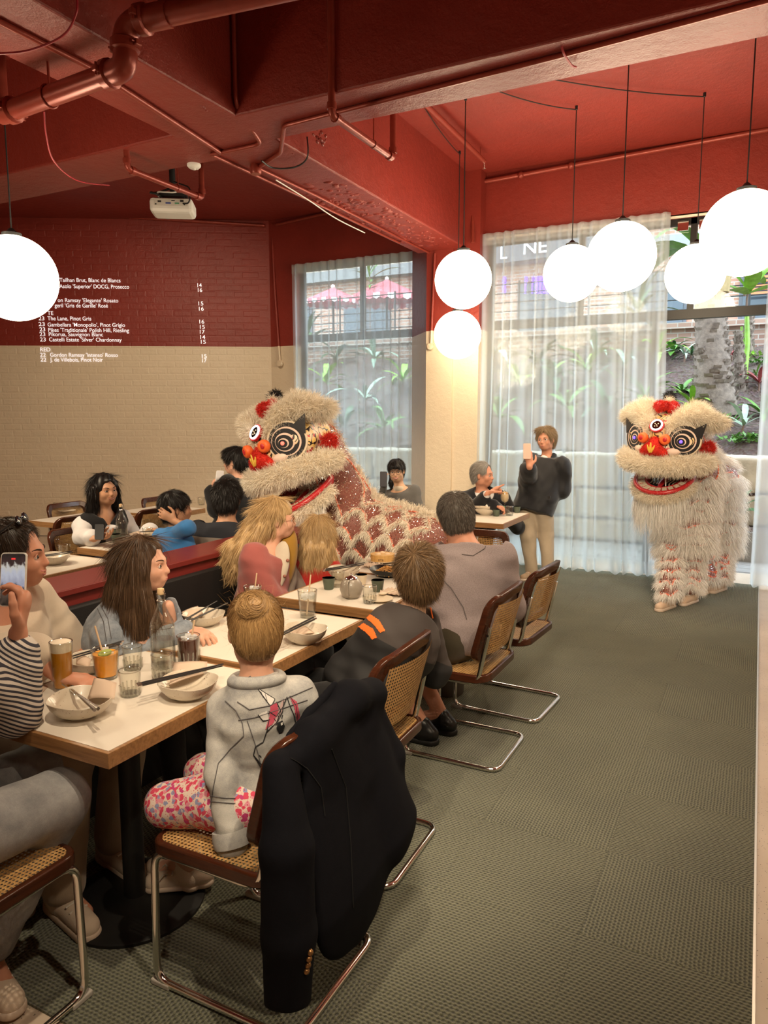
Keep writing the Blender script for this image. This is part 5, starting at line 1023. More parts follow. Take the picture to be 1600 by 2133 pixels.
rg = np.random.default_rng(5); q0, n0 = sample(S.V, S.F, 220, rg); ribbons('flyaway_hair', np.stack([q0, q0 + n0*.012 + rg.normal(size=q0.shape)*.006, q0 + n0*.022 + rg.normal(size=q0.shape)*.016], 1), H_GINGER, P, np.full(220, .0006), rg)
m_can = M('cream_canvas', (.66, .54, .42), .85, bump=.2, bscale=300); m_sole = M('cream_rubber', (.62, .50, .40), .6); m_pinkst = M('rose_stripe', (.45, .14, .13), .8)
tp_ = pz(322, 1893, .0); hl_ = pz(440, 1880, .0); dd_ = unit(tp_-hl_); shoe(P, an*V3(1, 1, 0) + V3(0, 0, .02), an + dd_*.2, m_can, m_sole, .84, True, 'high_top_sneaker')
hp = an*V3(1, 1, 0) + V3(0, 0, .02) - dd_*.078; MB().tube([hp + V3(0, 0, .03), hp + V3(0, 0, .07) + dd_*.004, hp + dd_*.014 + V3(0, 0, .112)], [.010, .010, .008], 8, flat=(dd_, .5)).build('heel_stripe', m_pinkst, P)
MB().tube([an + V3(.018*math.cos(a), .018*math.sin(a), 0)*1.75 + V3(0, 0, .015) for a in np.linspace(0, 6.28, 18)[:-1]], .008, 8, True).build('sock', M('white_sock', (.66, .58, .48), .9), P)
shoe(P, an2*V3(1, 1, 0) + V3(0, 0, .02), an2 + V3(-.2, 0, 0), m_can, m_sole, .84, True, 'high_top_sneaker')
for k in (-1, 1): q = an + dd_*.07 + V3(0, 0, -.03); l_ = np.cross([0, 0, 1.], dd_); MB().tube([q, q + l_*k*.03 + V3(0, 0, .02) + dd_*.02, q + l_*k*.035 + dd_*.045 - V3(0, 0, .01), q + dd_*.01 + l_*k*.005], .003, 6).build('lace_bow', M('laces', (.6, .55, .47)), P)
# ---- navy blazer over the girl's chair
bz = empty('blazer', (-1.0, 1.66, .8), label='dark navy blazer hung over the back of the girl\'s chair', cat='blazer'); bz.location = (0, 0, 0)
m_navy = M('navy_wool', (.0050, .0052, .0075), .9, var=.1, vscale=30, bump=.12, bscale=500, spec=.12)
S = Sdf(.008); bx, by = -1.02, 1.67
yv = V3(0, 1, 0); out = V3(1, 0, -.05)
# shoulders draped over the top rail, body hanging behind, two sleeves
S.chain([V3(-1.03, 1.44, .775), V3(-1.0, 1.55, .815), V3(-.99, 1.73, .86), V3(-1.0, 1.88, .82)], [.040, .040, .050, .045], .04); S.cone(V3(-.985, 1.60, .76), V3(-.97, 1.70, .6), .11, .13, .04, (out, .3))
S.cone(V3(-.985, 1.63, .66), V3(-.935, 1.66, .36), .165, .205, .04, (out, .20)); S.cone(V3(-.985, 1.80, .72), V3(-.92, 1.88, .40), .085, .11, .05, (out, .42)); S.cone(V3(-1.09, 1.64, .66), V3(-1.12, 1.64, .45), .15, .14, .04, (out, .16))
S.cut(V3(0, 0, .275), V3(-.15, -.20, -1.0)); S.chain([V3(-1.02, 1.425, .78), V3(-.975, 1.385, .60), V3(-.965, 1.375, .38), V3(-.975, 1.375, .19)], [.050, .068, .066, .058], .02); S.cut(V3(-.97, 1.37, .185), V3(.25, -.45, -1.0), near=((-1.2, 1.2, -.05), (-.85, 1.47, .3)))
S.chain([V3(-1.02, 1.88, .78), V3(-.985, 1.94, .60), V3(-.98, 1.95, .44)], [.045, .058, .05], .02)
S.disp = folds(12, .0075, 20, (0, 1, .1)); BZ = S; S.build('cloth', m_navy, bz, 2)
S = Sdf(.007); S.chain([V3(-1.045, 1.50, .825), V3(-1.035, 1.58, .855), V3(-1.025, 1.70, .900)], [.014, .018, .016], .02, (V3(1, 0, .3), .6)); S.build('lapel', m_navy, bz)
bvz = bvh_of(BZ.V, BZ.F)
for pts in ([(690, 1560), (720, 1640), (730, 1760), (735, 1890)], [(605, 1580), (640, 1600), (668, 1640), (676, 1700)]): stroke('seam', pts, bvz, M('navy_seam', (.002, .002, .003), .9), bz, .0016)
for (u, v) in ((645, 1983), (642, 1996), (640, 2009), (637, 2022)):
    q = project(bvz, u, v, .002)
    if q is not None: MB().ell(q, (.0085, .0085, .0085), None, 12, 8).build('brass_button', M('brass', (.28, .15, .06), .35, .9), bz)
# ---- person with the striped cuff filming at the table end
P = person('person in a striped shirt and grey jeans filming with a phone at the left edge', 0)
el = pz(30, 1482, .80); wr = pd(38, 1318, depth(el) - .02); pel = V3(-1.88, 1.06, .56); J = pose(pel, V3(-2.06, 1.10, 1.03), 95, 1.0, .18); hc = J['neck'] + V3(-.03, .05, .17); Rh = hfrm(75, -5)
ph = pd(28, 1207, depth(wr) + .05); kR = pz(120, 1668, .55) + V3(0, 0, .0); kL = V3(-2.02, 1.50, .52); aR = V3(-1.92, 1.21, .10); aL = V3(-2.10, 1.30, .09)
legs = [(J['hipR'], kR, aR, aR + V3(.10, -.02, -.05)), (J['hipL'], kL, aL, aL + V3(0, .12, -.05))]
hup = unit(UPV*1.0 + RT*.05); 
S, o = body('body', J, hc, Rh, SK_R, P, 1.0, [(J['shR'], el, wr), (J['shL'], J['shL'] + V3(-.1, .1, -.25), ph - RT*.10 - UPV*.12)], legs, [((wr + UPV*.0, unit(UPV*.92 + RT*.12 + FW*.15), -RT*.85 - FW*.25, FW*-.2 - RT*.2 + UPV*.1), dict(curl=(.55, .65, .75, .85), s=1.12, tc=.25))], .005)
# fist knuckles wrapping the phone edge
m_str, nt, p = newmat('striped_cotton'); tc = nt.new('ShaderNodeTexCoord').outputs['Object']; dt = nt.new('ShaderNodeVectorMath', operation='DOT_PRODUCT'); nt.ln(tc, dt.inputs[0]); dt.inputs[1].default_value = tuple(unit(V3(.35, .45, .80)))
nz = nt.noise(9, tc, 2); st_ = nt.math('SINE', nt.math('ADD', nt.math('MULTIPLY', dt.outputs['Value'], 520.0), nt.math('MULTIPLY', nz.outputs['Fac'], 5.0))); nt.ln(nt.mix(nt.math('GREATER_THAN', st_, .1), (.60, .54, .48), (.035, .035, .05)), p.inputs['Base Color']); p.inputs['Roughness'].default_value = .9
def ex(S): S.cone(el + (wr-el)*.62, el + (wr-el)*.70, .060, .066, .01); S.cone(el + (wr-el)*.1, el + (wr-el)*.6, .066, .056, .02)
top('striped_shirt', J, m_str, P, [(J['shR'], el, wr, .78), (J['shL'], J['shL'] + V3(-.1, .1, -.25), ph - RT*.10 - UPV*.12)], .016, 1.05, .007, hem=-.06, seed=21, fold=.007, ff=55, extra=ex, rsl=(.075, .07, .055))
trousers('jeans', J, m_jean, P, [(J['hipR'], kR, aR, .93), (J['hipL'], kL, aL, .93)], seed=22, rr=(.100, .085, .060), vox=.008); short_hair(P, hc, Rh, 1.0, H_LT, 1500)
tp_ = pz(50, 2085, 0.0); aR2 = pz(8, 1985, .06); shoe(P, V3(-1.92, 1.21, .0), V3(-1.80, 1.18, 0), m_can, m_sole, 1.0); shoe(P, aL*V3(1, 1, 0), aL + V3(.0, .2, 0), m_can, m_sole, 1.0)
# phone: screen faces the person, i.e. towards the camera
m_scr, nt, p = newmat('camera_preview_screen'); tc = nt.new('ShaderNodeTexCoord').outputs['Generated']; sx = nt.new('ShaderNodeSeparateXYZ'); nt.ln(tc, sx.inputs[0]); nz = nt.noise(7, tc, 4); v_ = nt.math('ADD', sx.outputs[2], nt.math('MULTIPLY', nt.math('SUBTRACT', nz.outputs['Fac'], .5), .35))
cr = nt.ramp(v_, [(0, (.02, .015, .012)), (.2, (.12, .08, .06)), (.32, (.015, .012, .012)), (.42, (.45, .45, .55)), (.62, (.65, .66, .75)), (.74, (.75, .7, .62)), (.8, (.06, .03, .03)), (1, (.02, .015, .015))]); nt.ln(cr, p.inputs['Emission Color']); p.inputs['Emission Strength'].default_value = .55; p.inputs['Base Color'].default_value = (.01, .01, .01, 1); p.inputs['Roughness'].default_value = .1
f1, Rp = phone(ph, RT, unit(UPV + FW*.08), 'phone with a camera picture on its screen held at the left edge', m_scr, (.72, .70, .66), False, 1.05)
MB().prism([Rp @ np.array([a*.006, .061 + b*.0025, .0047]) for a, b in ((-1, -1), (1, -1), (1, 1), (-1, 1))], Rp @ V3(0, 0, .0003)).build('record_badge', M('record_red', (.8, .03, .03), .5, emit=(.9, .05, .05), estr=.5), f1, False)
# ---- smiling man in the white T-shirt with sunglasses on his head
P = person('smiling man in a white T-shirt with sunglasses pushed up on his head', 0)
hc = pxx(30, 1158, -2.33); Rh = hfrm(36, 0, 3); J = pose(V3(-2.47, 1.72, .55), hc + V3(-.035, -.035, -.185), 10, 1.02, .19, twist=25); s = 1.0
eR = pd(82, 1372, depth(hc) - .10); wR = V3(-2.02, 1.60, .79); kR, kL = V3(-2.0, 1.58, .53), V3(-2.02, 1.86, .53); aR, aL = V3(-1.98, 1.52, .09), V3(-2.05, 1.80, .09)
legs = [(J['hipR'], kR, aR, aR + V3(.1, 0, -.05)), (J['hipL'], kL, aL, aL + V3(.1, 0, -.05))]; eL = J['shL'] + V3(.05, .14, -.25); wL = eL + V3(.2, -.05, -.02)
S, o = body('body', J, hc, Rh, SK_R, P, 1.05, [(J['shR'], eR, wR), (J['shL'], eL, wL)], legs, [((wR, V3(.9, .3, -.1), V3(0, 0, -1), V3(0, 1, 0)), {})], .0065)
face_parts(P, hc, Rh, 1.05, M('brow_dark', (.03, .02, .012), .8), 1.3, True, skinm=SK_R)
top('white_tee', J, cloth('cream_cotton', (.66, .56, .44)), P, [(J['shR'], eR, wR, .46), (J['shL'], eL, wL, .46)], .018, 1.08, .008, hem=-.08, seed=31, fold=.006, ff=38, belly=.02, rsl=(.075, .075, .06))
trousers('khaki_trousers', J, cloth('khaki_cotton', (.34, .26, .18)), P, [(J['hipR'], kR, aR, .95), (J['hipL'], kL, aL, .95)], seed=32, rr=(.10, .085, .07)); short_hair(P, hc, Rh, 1.05, H_DK, 4500, .010, .028, 33, .006, fore=.012)
for q in (aR, aL): shoe(P, q*V3(1, 1, 0), q + V3(.2, -.05, 0), m_can, m_sole, 1.05)
sg = empty('sunglasses', hc + Rh @ V3(-.0, .010, .122), label='dark sunglasses resting on the smiling man\'s hair', cat='sunglasses'); Rg = Rh @ rotx(.45)
for q in (-1, 1):
    MB().ell(Rg @ V3(q*.034, .028, 0), (.026, .005, .018), Rg).build('lens', M('smoked_lens', (.01, .01, .012), .05), sg); MB().tube([Rg @ V3(q*.062, .02, .004), Rg @ V3(q*.080, -.03, -.008), Rg @ V3(q*.082, -.10, -.030)], .0028, 6).build('temple_arm', m_black, sg)
MB().tube([Rg @ V3(-.01, .03, .006), Rg @ V3(.01, .03, .006)], .0025, 6).build('bridge', m_chrome, sg)
# ---- teenage girl with long brown hair in the denim jacket
P = person('teenage girl with long brown hair and a denim jacket, in profile', 0)
hc = pd(300, 1178, 2.92); Rh = hfrm(24, 2); J = pose(V3(-2.48, 2.10, .55), hc + V3(-.05, -.03, -.17), 10, .92, .165, twist=20)
eR = pd(215, 1375, depth(hc) - .10); wR = V3(-2.02, 2.18, .80); eL = pd(362, 1330, depth(hc) + .12); wL = pd(350, 1262, depth(hc) + .08); kR, kL = V3(-2.0, 2.05, .52), V3(-2.0, 2.25, .52); aR, aL = V3(-1.95, 2.05, .09), V3(-1.90, 2.28, .09)
legs = [(J['hipR'], kR, aR, aR + V3(.1, 0, -.05)), (J['hipL'], kL, aL, aL + V3(.1, 0, -.05))]
S, o = body('body', J, hc, Rh, SK_L, P, .94, [(J['shR'], eR, wR), (J['shL'], eL, wL)], legs, [((wR, V3(1, .2, -.1), V3(0, 0, -1), V3(0, 1, 0)), {})], .006)
face_parts(P, hc, Rh, .94, M('brow_brown', (.06, .035, .02), .8), -.2, False, skinm=SK_L)
TS, to = top('denim_jacket', J, m_den2, P, [(J['shR'], eR, wR), (J['shL'], eL, wL)], .018, 1.02, .008, hem=-.03, seed=41, fold=.0055, ff=45, rsl=(.066, .060, .048)); bv = bvh_of(TS.V, TS.F)
for pts in ([(180, 1262), (210, 1250), (240, 1245)], [(205, 1250), (225, 1290), (232, 1330)], [(198, 1256), (216, 1295), (222, 1335)], [(178, 1268), (166, 1320)], [(232, 1250), (242, 1280)]): stroke('seam', pts, bv, m_thr, to, .0014)
S = Sdf(.0065); L = hair_cap(S, hc, Rh, .94, .010, nape=-.2); bk = Rh @ V3(0, -1, 0)
for (a, b_, c_, r0, r1) in ((-.055, -.03, -.02, .045, .028), (-.03, -.075, -.05, .05, .04), (.03, -.075, -.05, .05, .042), (.062, -.02, -.0, .04, .034), (.0, -.085, -.08, .05, .045)):
    S.chain([L(a, b_+.01, .02), L(a*1.15, b_-.015, -.10), L(a*1.35, b_-.01, -.20) , L(a*1.35, b_+.02, -.30)], [r0, r0, r0*.9, r1*.6], .03)
S.chain([L(.066, .025, .0), L(.074, .02, -.10), L(.072, .045, -.20), L(.06, .06, -.30)], [.018, .024, .024, .014], .015); S.ell(L(0, .155, -.035), np.array((.11, .115, .13)), Rh, .012, 's')
cd = V3(0, 0, -1.0); S.disp = lambda Q: .0035*np.sin((Q @ Rh[:, 0])*160 + 2*np.sin(Q[:, 2]*14)) + .003*np.sin((Q @ Rh[:, 1])*120 + 1.5*np.sin(Q[:, 2]*11))
cr_ = L(0, -.01, .12)
def fl(P_): v = P_ - cr_; h = v - Rh[:, 2]*((v @ Rh[:, 2])[:, None]); w = np.clip((P_[:, 2:3] - (hc[2] + .02))/.09, 0, 1); return h/np.linalg.norm(h, axis=1, keepdims=True).clip(1e-6)*w*1.2 + V3(0, 0, -1)*(1.05-w*.7)
volume_hair(P, S, H_BROWN, 16000, fl, .11, 42, .0014, .003, .03, .25, mask=lambda C: (((C-hc) @ Rh[:, 1] < .035) | (C[:, 2] < hc[2] - .10)).astype(float))
trousers('dark_trousers', J, cloth('charcoal_cotton', (.02, .02, .022)), P, [(J['hipR'], kR, aR, .95), (J['hipL'], kL, aL, .95)], seed=43)
for q in (aR, aL): shoe(P, q*V3(1, 1, 0), q + V3(.2, .0, 0), m_can, m_sole, .95)
# ---- boy in the black and orange shirt
P = person('boy in a black shirt with orange shoulder stripes, seen from behind', 0)
hc = py(872, 1198, 2.62); Rh = hfrm(118, 4, -3); J = pose(V3(-1.31, 2.47, .56), hc + V3(-.012, -.035, -.165), 150, .86, .175, twist=120); J['shL'] = ppd(770, 1335, J['neck'], .0); J['shR'] = ppd(885, 1298, J['neck'], .12)
eL = ppd(715, 1400, J['pel'], .02); wL = ppd(690, 1440, J['pel'], .25); eR = J['shR'] + V3(.02, .06, -.22); wR = eR + V3(-.2, .05, .0); kR, kL = V3(-1.62, 2.55, .53), V3(-1.66, 2.30, .53); aR, aL = V3(-1.62, 2.55, .09), V3(-1.66, 2.28, .09)
legs = [(J['hipR'], kR, aR, aR + V3(-.1, 0, -.05)), (J['hipL'], kL, aL, aL + V3(-.1, 0, -.05))]
S, o = body('body', J, hc, Rh, SK_T, P, .95, [(J['shL'], eL, wL), (J['shR'], eR, wR)], legs, [((wL, V3(-.8, .5, 0), V3(0, 0, -1), V3(0, 1, 0)), dict(s=.85))], .0065)
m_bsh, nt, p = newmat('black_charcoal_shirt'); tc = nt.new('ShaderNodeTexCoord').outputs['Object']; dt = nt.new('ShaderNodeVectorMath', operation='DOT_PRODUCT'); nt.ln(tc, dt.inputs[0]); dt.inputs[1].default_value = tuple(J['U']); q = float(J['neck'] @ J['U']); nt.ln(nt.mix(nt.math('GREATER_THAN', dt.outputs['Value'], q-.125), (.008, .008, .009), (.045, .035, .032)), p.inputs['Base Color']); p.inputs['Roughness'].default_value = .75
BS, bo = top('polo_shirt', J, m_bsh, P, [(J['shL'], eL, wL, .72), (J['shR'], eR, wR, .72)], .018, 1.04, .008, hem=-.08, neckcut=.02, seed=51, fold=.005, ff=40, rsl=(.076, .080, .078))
S = Sdf(.006); cn = J['neck'] + J['U']*.010; R_ = np.stack([J['r'], J['f'], J['U']], 1); S.ell(cn, (.076, .068, .032), R_ @ rotx(-.2), .01); S.ell(cn + J['U']*.03, (.058, .052, .06), R_, .008, 's'); S.build('shirt_collar', M('black_collar', (.008, .008, .009), .8), bo)
bv = bvh_of(BS.V, BS.F); m_or = M('orange_stripe', (.80, .16, .02), .7)
decal('orange_stripe', [(747, 1306), (758, 1298), (778, 1310), (786, 1328), (776, 1332), (764, 1318)], bv, m_or, bo, 1.5); decal('orange_stripe', [(760, 1285), (770, 1279), (790, 1292), (803, 1314), (792, 1318), (780, 1302)], bv, m_or, bo, 1.5); stroke('orange_piping', [(890, 1255), (898, 1270), (902, 1288)], bv, m_or, bo, .003)
trousers('black_shorts', J, cloth('black_cotton', (.01, .01, .011)), P, [(J['hipR'], kR, aR, .6), (J['hipL'], kL, aL, .6)], seed=52)
short_hair(P, hc, Rh, .97, H_LT, 9000, .014, .045, 53, .014, nape=-.075, crown=(-.02, -.075, .10))
for q in (aR, aL): shoe(P, q*V3(1, 1, 0), q + V3(-.2, .0, 0), m_blk, m_blk, .9)
# ---- grey haired man in the sweater
P = person('broad grey haired man in a grey sweater and olive shorts, seen from behind', 0)
hc = py(950, 1078, 3.48); Rh = hfrm(124, 0, -10); J = pose(V3(-1.30, 3.36, .57), V3(-1.30, 3.48, 1.10), 160, 1.12, .20, twist=124); J['neck'] = py(978, 1148, 3.42); J['shR'] = py(1040, 1160, 3.50); J['shL'] = py(922, 1222, 3.34)
eL = py(925, 1290, 3.28); wL = py(938, 1190, 3.45); eR = J['shR'] + V3(.02, .10, -.28); wR = eR + V3(-.26, .02, .05); kR, kL = V3(-1.74, 3.52, .54), V3(-1.74, 3.22, .54); aR, aL = V3(-1.42, 3.42, .11), V3(-1.46, 3.27, .10)
legs = [(J['hipR'], kR, aR, aR + V3(-.14, .0, -.06)), (J['hipL'], kL, aL, aL + V3(-.14, 0, -.06))]
S, o = body('body', J, hc, Rh, SK_R, P, 1.06, [(J['shL'], eL, wL), (J['shR'], eR, wR)], legs, [((wL, V3(-.1, .25, 1), V3(-.6, .8, 0), V3(-.6, -.6, .3)), dict(s=1.1, curl=(.2, .22, .25, .3)))], .007, w=1.1, thin=1.2)
m_swt, nt, p = newmat('grey_mauve_knit'); tc = nt.new('ShaderNodeTexCoord').outputs['Object']; n = nt.noise(260, tc, 3); n2 = nt.noise(5, tc, 2); nt.ln(nt.ramp(nt.math('ADD', nt.math('MULTIPLY', n.outputs['Fac'], .6), nt.math('MULTIPLY', n2.outputs['Fac'], .4)), [(.3, (.20, .16, .165)), (.7, (.36, .30, .30))]), p.inputs['Base Color']); p.inputs['Roughness'].default_value = .95; b = nt.new('ShaderNodeBump'); b.inputs['Strength'].default_value = .3; b.inputs['Distance'].default_value = .003; nt.ln(n.outputs['Fac'], b.inputs['Height']); nt.ln(b.outputs[0], p.inputs['Normal'])
GS, go = top('sweater', J, m_swt, P, [(J['shL'], eL, wL, .86), (J['shR'], eR, wR, .95)], .020, 1.16, .009, hem=-.10, neckcut=.02, seed=61, fold=.006, ff=34, belly=.03, rsl=(.082, .078, .058)); bv = bvh_of(GS.V, GS.F)
for pts in ([(905, 1190), (940, 1225), (965, 1265), (972, 1290)], [(962, 1155), (985, 1158), (1010, 1142), (1018, 1118)]): stroke('seam', pts, bv, M('sweater_seam', (.13, .11, .11), .9), go, .0022)
trousers('olive_shorts', J, cloth('olive_cotton', (.052, .043, .026)), P, [(J['hipR'], kR, aR, .05), (J['hipL'], kL, aL, .05)], seed=62, rr=(.115, .095, .09))
short_hair(P, hc, Rh, 1.06, H_GREY, 9000, .008, .024, 63, .008, nape=-.07)
for q in (aR, aL): shoe(P, q*V3(1, 1, 0), q + V3(-.2, .0, 0), M('black_leather', (.008, .008, .008), .35), m_blk, 1.08, name='slip_on_shoe')
# ---- blonde woman with glasses in the colour block cardigan
P = person('blonde woman with glasses in a pink, mustard and grey cardigan on the booth bench', 0)
hc = pd(578, 1082, 4.22); Rh = hfrm(38, -2); J = pose(V3(-2.50, 3.30, .56), hc + V3(-.04, -.03, -.185), 20, 1.0, .17, twist=8)
eR = pd(560, 1245, depth(hc) - .16); wR = pd(600, 1255, depth(hc) - .02); eL = J['shL'] + V3(.10, .10, -.25); wL = eL + V3(.22, -.02, .0); kR, kL = V3(-2.05, 3.25, .53), V3(-2.05, 3.45, .53); aR, aL = V3(-2.0, 3.25, .09), V3(-2.0, 3.45, .09)
legs = [(J['hipR'], kR, aR, aR + V3(.1, 0, -.05)), (J['hipL'], kL, aL, aL + V3(.1, 0, -.05))]
S, o = body('body', J, hc, Rh, SK_L, P, 1.0, [(J['shR'], eR, wR), (J['shL'], eL, wL)], legs, [((wR, V3(.9, .4, -.1), V3(0, 0, -1), V3(0, 1, 0)), {}), ((wL, V3(.9, 0, -.1), V3(0, 0, -1), V3(0, -1, 0)), {})], .008)
face_parts(P, hc, Rh, 1.0, M('brow_sand', (.28, .18, .09), .8), .5, False, glasses=M('gold_wire', (.45, .26, .14), .3, .8), skinm=SK_L)
m_rose = cloth('rose_knit', (.33, .095, .085)); m_must = cloth('mustard_knit', (.30, .16, .025)); m_gk = cloth('grey_knit', (.27, .22, .18)); m_pk = cloth('pale_pink_knit', (.50, .30, .25))
top('cardigan', J, m_rose, P, [(J['shR'], eR, wR)], .020, 1.06, .009, hem=-.08, seed=71, fold=.006, ff=38, rsl=(.075, .070, .052))
S = Sdf(.009); limb(S, J['shL'], eL, wL, .078, .072, .052); S.ell(J['shL'] - J['U']*.10 + J['f']*.02 + J['r']*.03, (.085, .12, .17), np.stack([J['r'], J['f'], J['U']], 1), .03); S.disp = folds(72, .006, 38); S.build('grey_sleeve', m_gk, P)
S = Sdf(.009); S.ell(J['pel'] + J['U']*.30 + J['f']*.075 - J['r']*.06, (.06, .075, .20), np.stack([J['r'], J['f'], J['U']], 1), .03); S.build('mustard_panel', m_must, P); S = Sdf(.009); S.ell(J['pel'] + J['U']*.26 + J['f']*.095 + J['r']*.03, (.035, .06, .15), np.stack([J['r'], J['f'], J['U']], 1), .03); S.build('blouse', cloth('cream_shirt', (.55, .48, .38)), P)
for k in range(3): MB().ell(J['pel'] + J['U']*(.12+.09*k) + J['f']*.150 + J['r']*.045, .010, None, 10, 8).build('button', M('wooden_button', (.30, .12, .08), .5), P)
trousers('trousers', J, cloth('charcoal_cotton', (.02, .02, .022)), P, [(J['hipR'], kR, aR, .95), (J['hipL'], kL, aL, .95)], seed=73)
def long_hair(par, c, Rh, s, mat, locks, n, L_, seed, tint=.4, ponytail=None, face=(.165, -.045), lift=.006, tail=-.30, wav=.004, jit=.06, vox=.007, back=0.0):
    S = Sdf(vox); L = hair_cap(S, c, Rh, s, .012, nape=-.2)
    for (a, b_, r0, r1) in locks: S.chain([L(a, b_+.01, .02), L(a*1.1, b_-.012-back*.3, -.10), L(a*1.25, b_-.02-back*.75, (-.10+tail)/2), L(a*1.3, b_-.01-back, tail)], [r0, r0, r0*.95, r1], .03)
    S.ell(L(0, face[0], face[1]), np.array((.11, .115, .13))*s, Rh, .012, 's')
    S.disp = lambda Q: wav*np.sin((Q @ Rh[:, 0])*130 + 2.5*np.sin(Q[:, 2]*26)) + wav*.8*np.sin((Q @ Rh[:, 1])*100 + 2*np.sin(Q[:, 2]*22)); cr_ = L(0, -.02, .12)
    def fl(P_):
        v = P_ - cr_; h = v - Rh[:, 2]*((v @ Rh[:, 2])[:, None]); w = np.clip((P_[:, 2:3] - (c[2] + .02))/.09, 0, 1); sd_ = Rh[:, 0]*np.sin(P_[:, 2:3]*55 + P_[:, :1]*30)*.30
        return h/np.linalg.norm(h, axis=1, keepdims=True).clip(1e-6)*w*1.2 + (V3(0, 0, -1) - Rh[:, 1]*back*2.2)*(1.05-w*.7) + sd_*(1-w)
    volume_hair(par, S, mat, n, fl, L_, seed, .0016, lift, jit, tint, mask=lambda C: (((C-c) @ Rh[:, 1] < .03) | (C[:, 2] < c[2] - .12)).astype(float)); return S, L
S, L = long_hair(P, hc, Rh, 1.0, H_BLOND, [(-.05, -.06, .045, .03), (.05, -.065, .05, .035), (0, -.09, .055, .04), (.0, -.115, .045, .03)], 13000, .09, 74, .45, tail=-.27, wav=.006, back=.16, face=(.15, -.045))
MB().lathe([(.012, -.006), (.02, 0), (.012, .006)], L(0, -.125, .02), 12, Rh @ rotx(1.57)).build('hair_tie', M('brown_tie', (.08, .04, .02), .7), P)
# ---- child with straight blonde hair in red
P = person('child with long blonde hair in a red top, seen from behind', 0)
hc = pd(664, 1112, 4.52); Rh = hfrm(112, -3); J = pose(V3(-2.42, 3.74, .56), hc + V3(.0, -.02, -.16), 60, .82, .16, twist=90)
eR = J['shR'] + V3(.06, -.02, -.2); wR = eR + V3(.16, .02, .02); eL = J['shL'] + V3(.02, .1, -.2); wL = eL + V3(.16, .0, .02); kR, kL = V3(-2.1, 3.68, .52), V3(-2.1, 3.85, .52); aR, aL = V3(-2.08, 3.68, .12), V3(-2.08, 3.85, .12)
legs = [(J['hipR'], kR, aR, aR + V3(.08, 0, -.05)), (J['hipL'], kL, aL, aL + V3(.08, 0, -.05))]
body('body', J, hc, Rh, SK_L, P, .90, [(J['shR'], eR, wR), (J['shL'], eL, wL)], legs, vox=.009); top('red_top', J, cloth('red_cotton', (.42, .028, .022)), P, [(J['shR'], eR, wR, .5), (J['shL'], eL, wL, .5)], .018, 1.05, .010, hem=-.08, seed=81); trousers('leggings', J, cloth('black_cotton', (.01, .01, .011)), P, [(J['hipR'], kR, aR, 1.0), (J['hipL'], kL, aL, 1.0)], seed=82)
long_hair(P, hc, Rh, .90, H_BLOND, [(-.06, -.04, .045, .03), (.06, -.04, .045, .03), (-.025, -.075, .05, .04), (.03, -.075, .05, .04)], 9000, .09, 83, .4, tail=-.25, wav=.003)
for q in (aR, aL): shoe(P, q*V3(1, 1, 0), q + V3(.2, .0, 0), m_can, m_sole, .8)
# ---- woman with long black hair at the rear table
P = person('smiling woman with long black hair in a white shirt looking up from her phone', 0)
hc = pd(219, 1022, 5.55); Rh = hfrm(-14, 2, 3); J = pose(V3(-4.50, 3.98, .56), hc + V3(-.03, -.01, -.185), 0, 1.0, .17, twist=-12)
wR = V3(-4.10, 3.78, .80); eR = pd(172, 1118, 5.35); eL = J['shL'] + V3(.06, .12, -.24); wL = V3(-4.12, 4.12, .80); kR, kL = V3(-4.05, 3.88, .52), V3(-4.05, 4.08, .52); aR, aL = V3(-4.05, 3.88, .09), V3(-4.05, 4.08, .09)
legs = [(J['hipR'], kR, aR, aR + V3(.1, 0, -.05)), (J['hipL'], kL, aL, aL + V3(.1, 0, -.05))]; hw = pd(196, 1122, 5.12); wR = hw
S, o = body('body', J, hc, Rh, SK_D, P, 1.0, [(J['shR'], eR, wR), (J['shL'], eL, wL)], legs, [((wR, RT*.9 + UPV*.15, UPV*.8 - FW*.3, UPV*1.0), dict(curl=(.35, .4, .45, .5), s=1.05, tc=.5)), ((wL, V3(.9, -.3, 0), V3(0, 0, -1), V3(0, -1, 0)), {})], .0075)
face_parts(P, hc, Rh, 1.0, M('brow_black', (.008, .006, .005), .8), 1.5, True, m_lipd, skinm=SK_D)
m_wsh = cloth('white_shirt', (.62, .60, .60)); WS, wo = top('white_shirt', J, m_wsh, P, [(J['shR'], eR, wR, .9), (J['shL'], eL, wL, .95)], .018, 1.02, .010, hem=-.08, seed=91, fold=.006, ff=36, rsl=(.068, .066, .050), neckcut=-.02)
S = Sdf(.010); J2 = dict(J); torso(S, J, .026, 1.0); S.cone(J['neck'] + J['f']*.14, J['pel'] + J['f']*.16, .05, .05, .02, m='s'); S.ell(J['neck'] + J['U']*.02, .10, None, .02, 's'); S.build('black_waistcoat', cloth('black_cotton', (.01, .01, .011)), P)
trousers('blue_jeans', J, denim('blue_jeans', (.05, .07, .12), (.10, .13, .19)), P, [(J['hipR'], kR, aR, .95), (J['hipL'], kL, aL, .95)], seed=92)
long_hair(P, hc, Rh, 1.02, H_BLACK, [(-.072, -.015, .036, .026), (.074, -.02, .036, .03), (-.04, -.07, .055, .04), (.04, -.07, .055, .04), (.095, -.0, .03, .04)], 7000, .10, 93, .3, face=(.150, -.03), tail=-.24, wav=.004)
phone(pd(207, 1108, 5.10), unit(RT*.9 - FW*.25), unit(UPV*.55 + FW*.55 - RT*.2), 'dark phone in the hand of the black haired woman', m_black, (.03, .035, .04), False)
for q in (aR, aL): shoe(P, q*V3(1, 1, 0), q + V3(.2, .0, 0), m_blk, m_blk, .95)
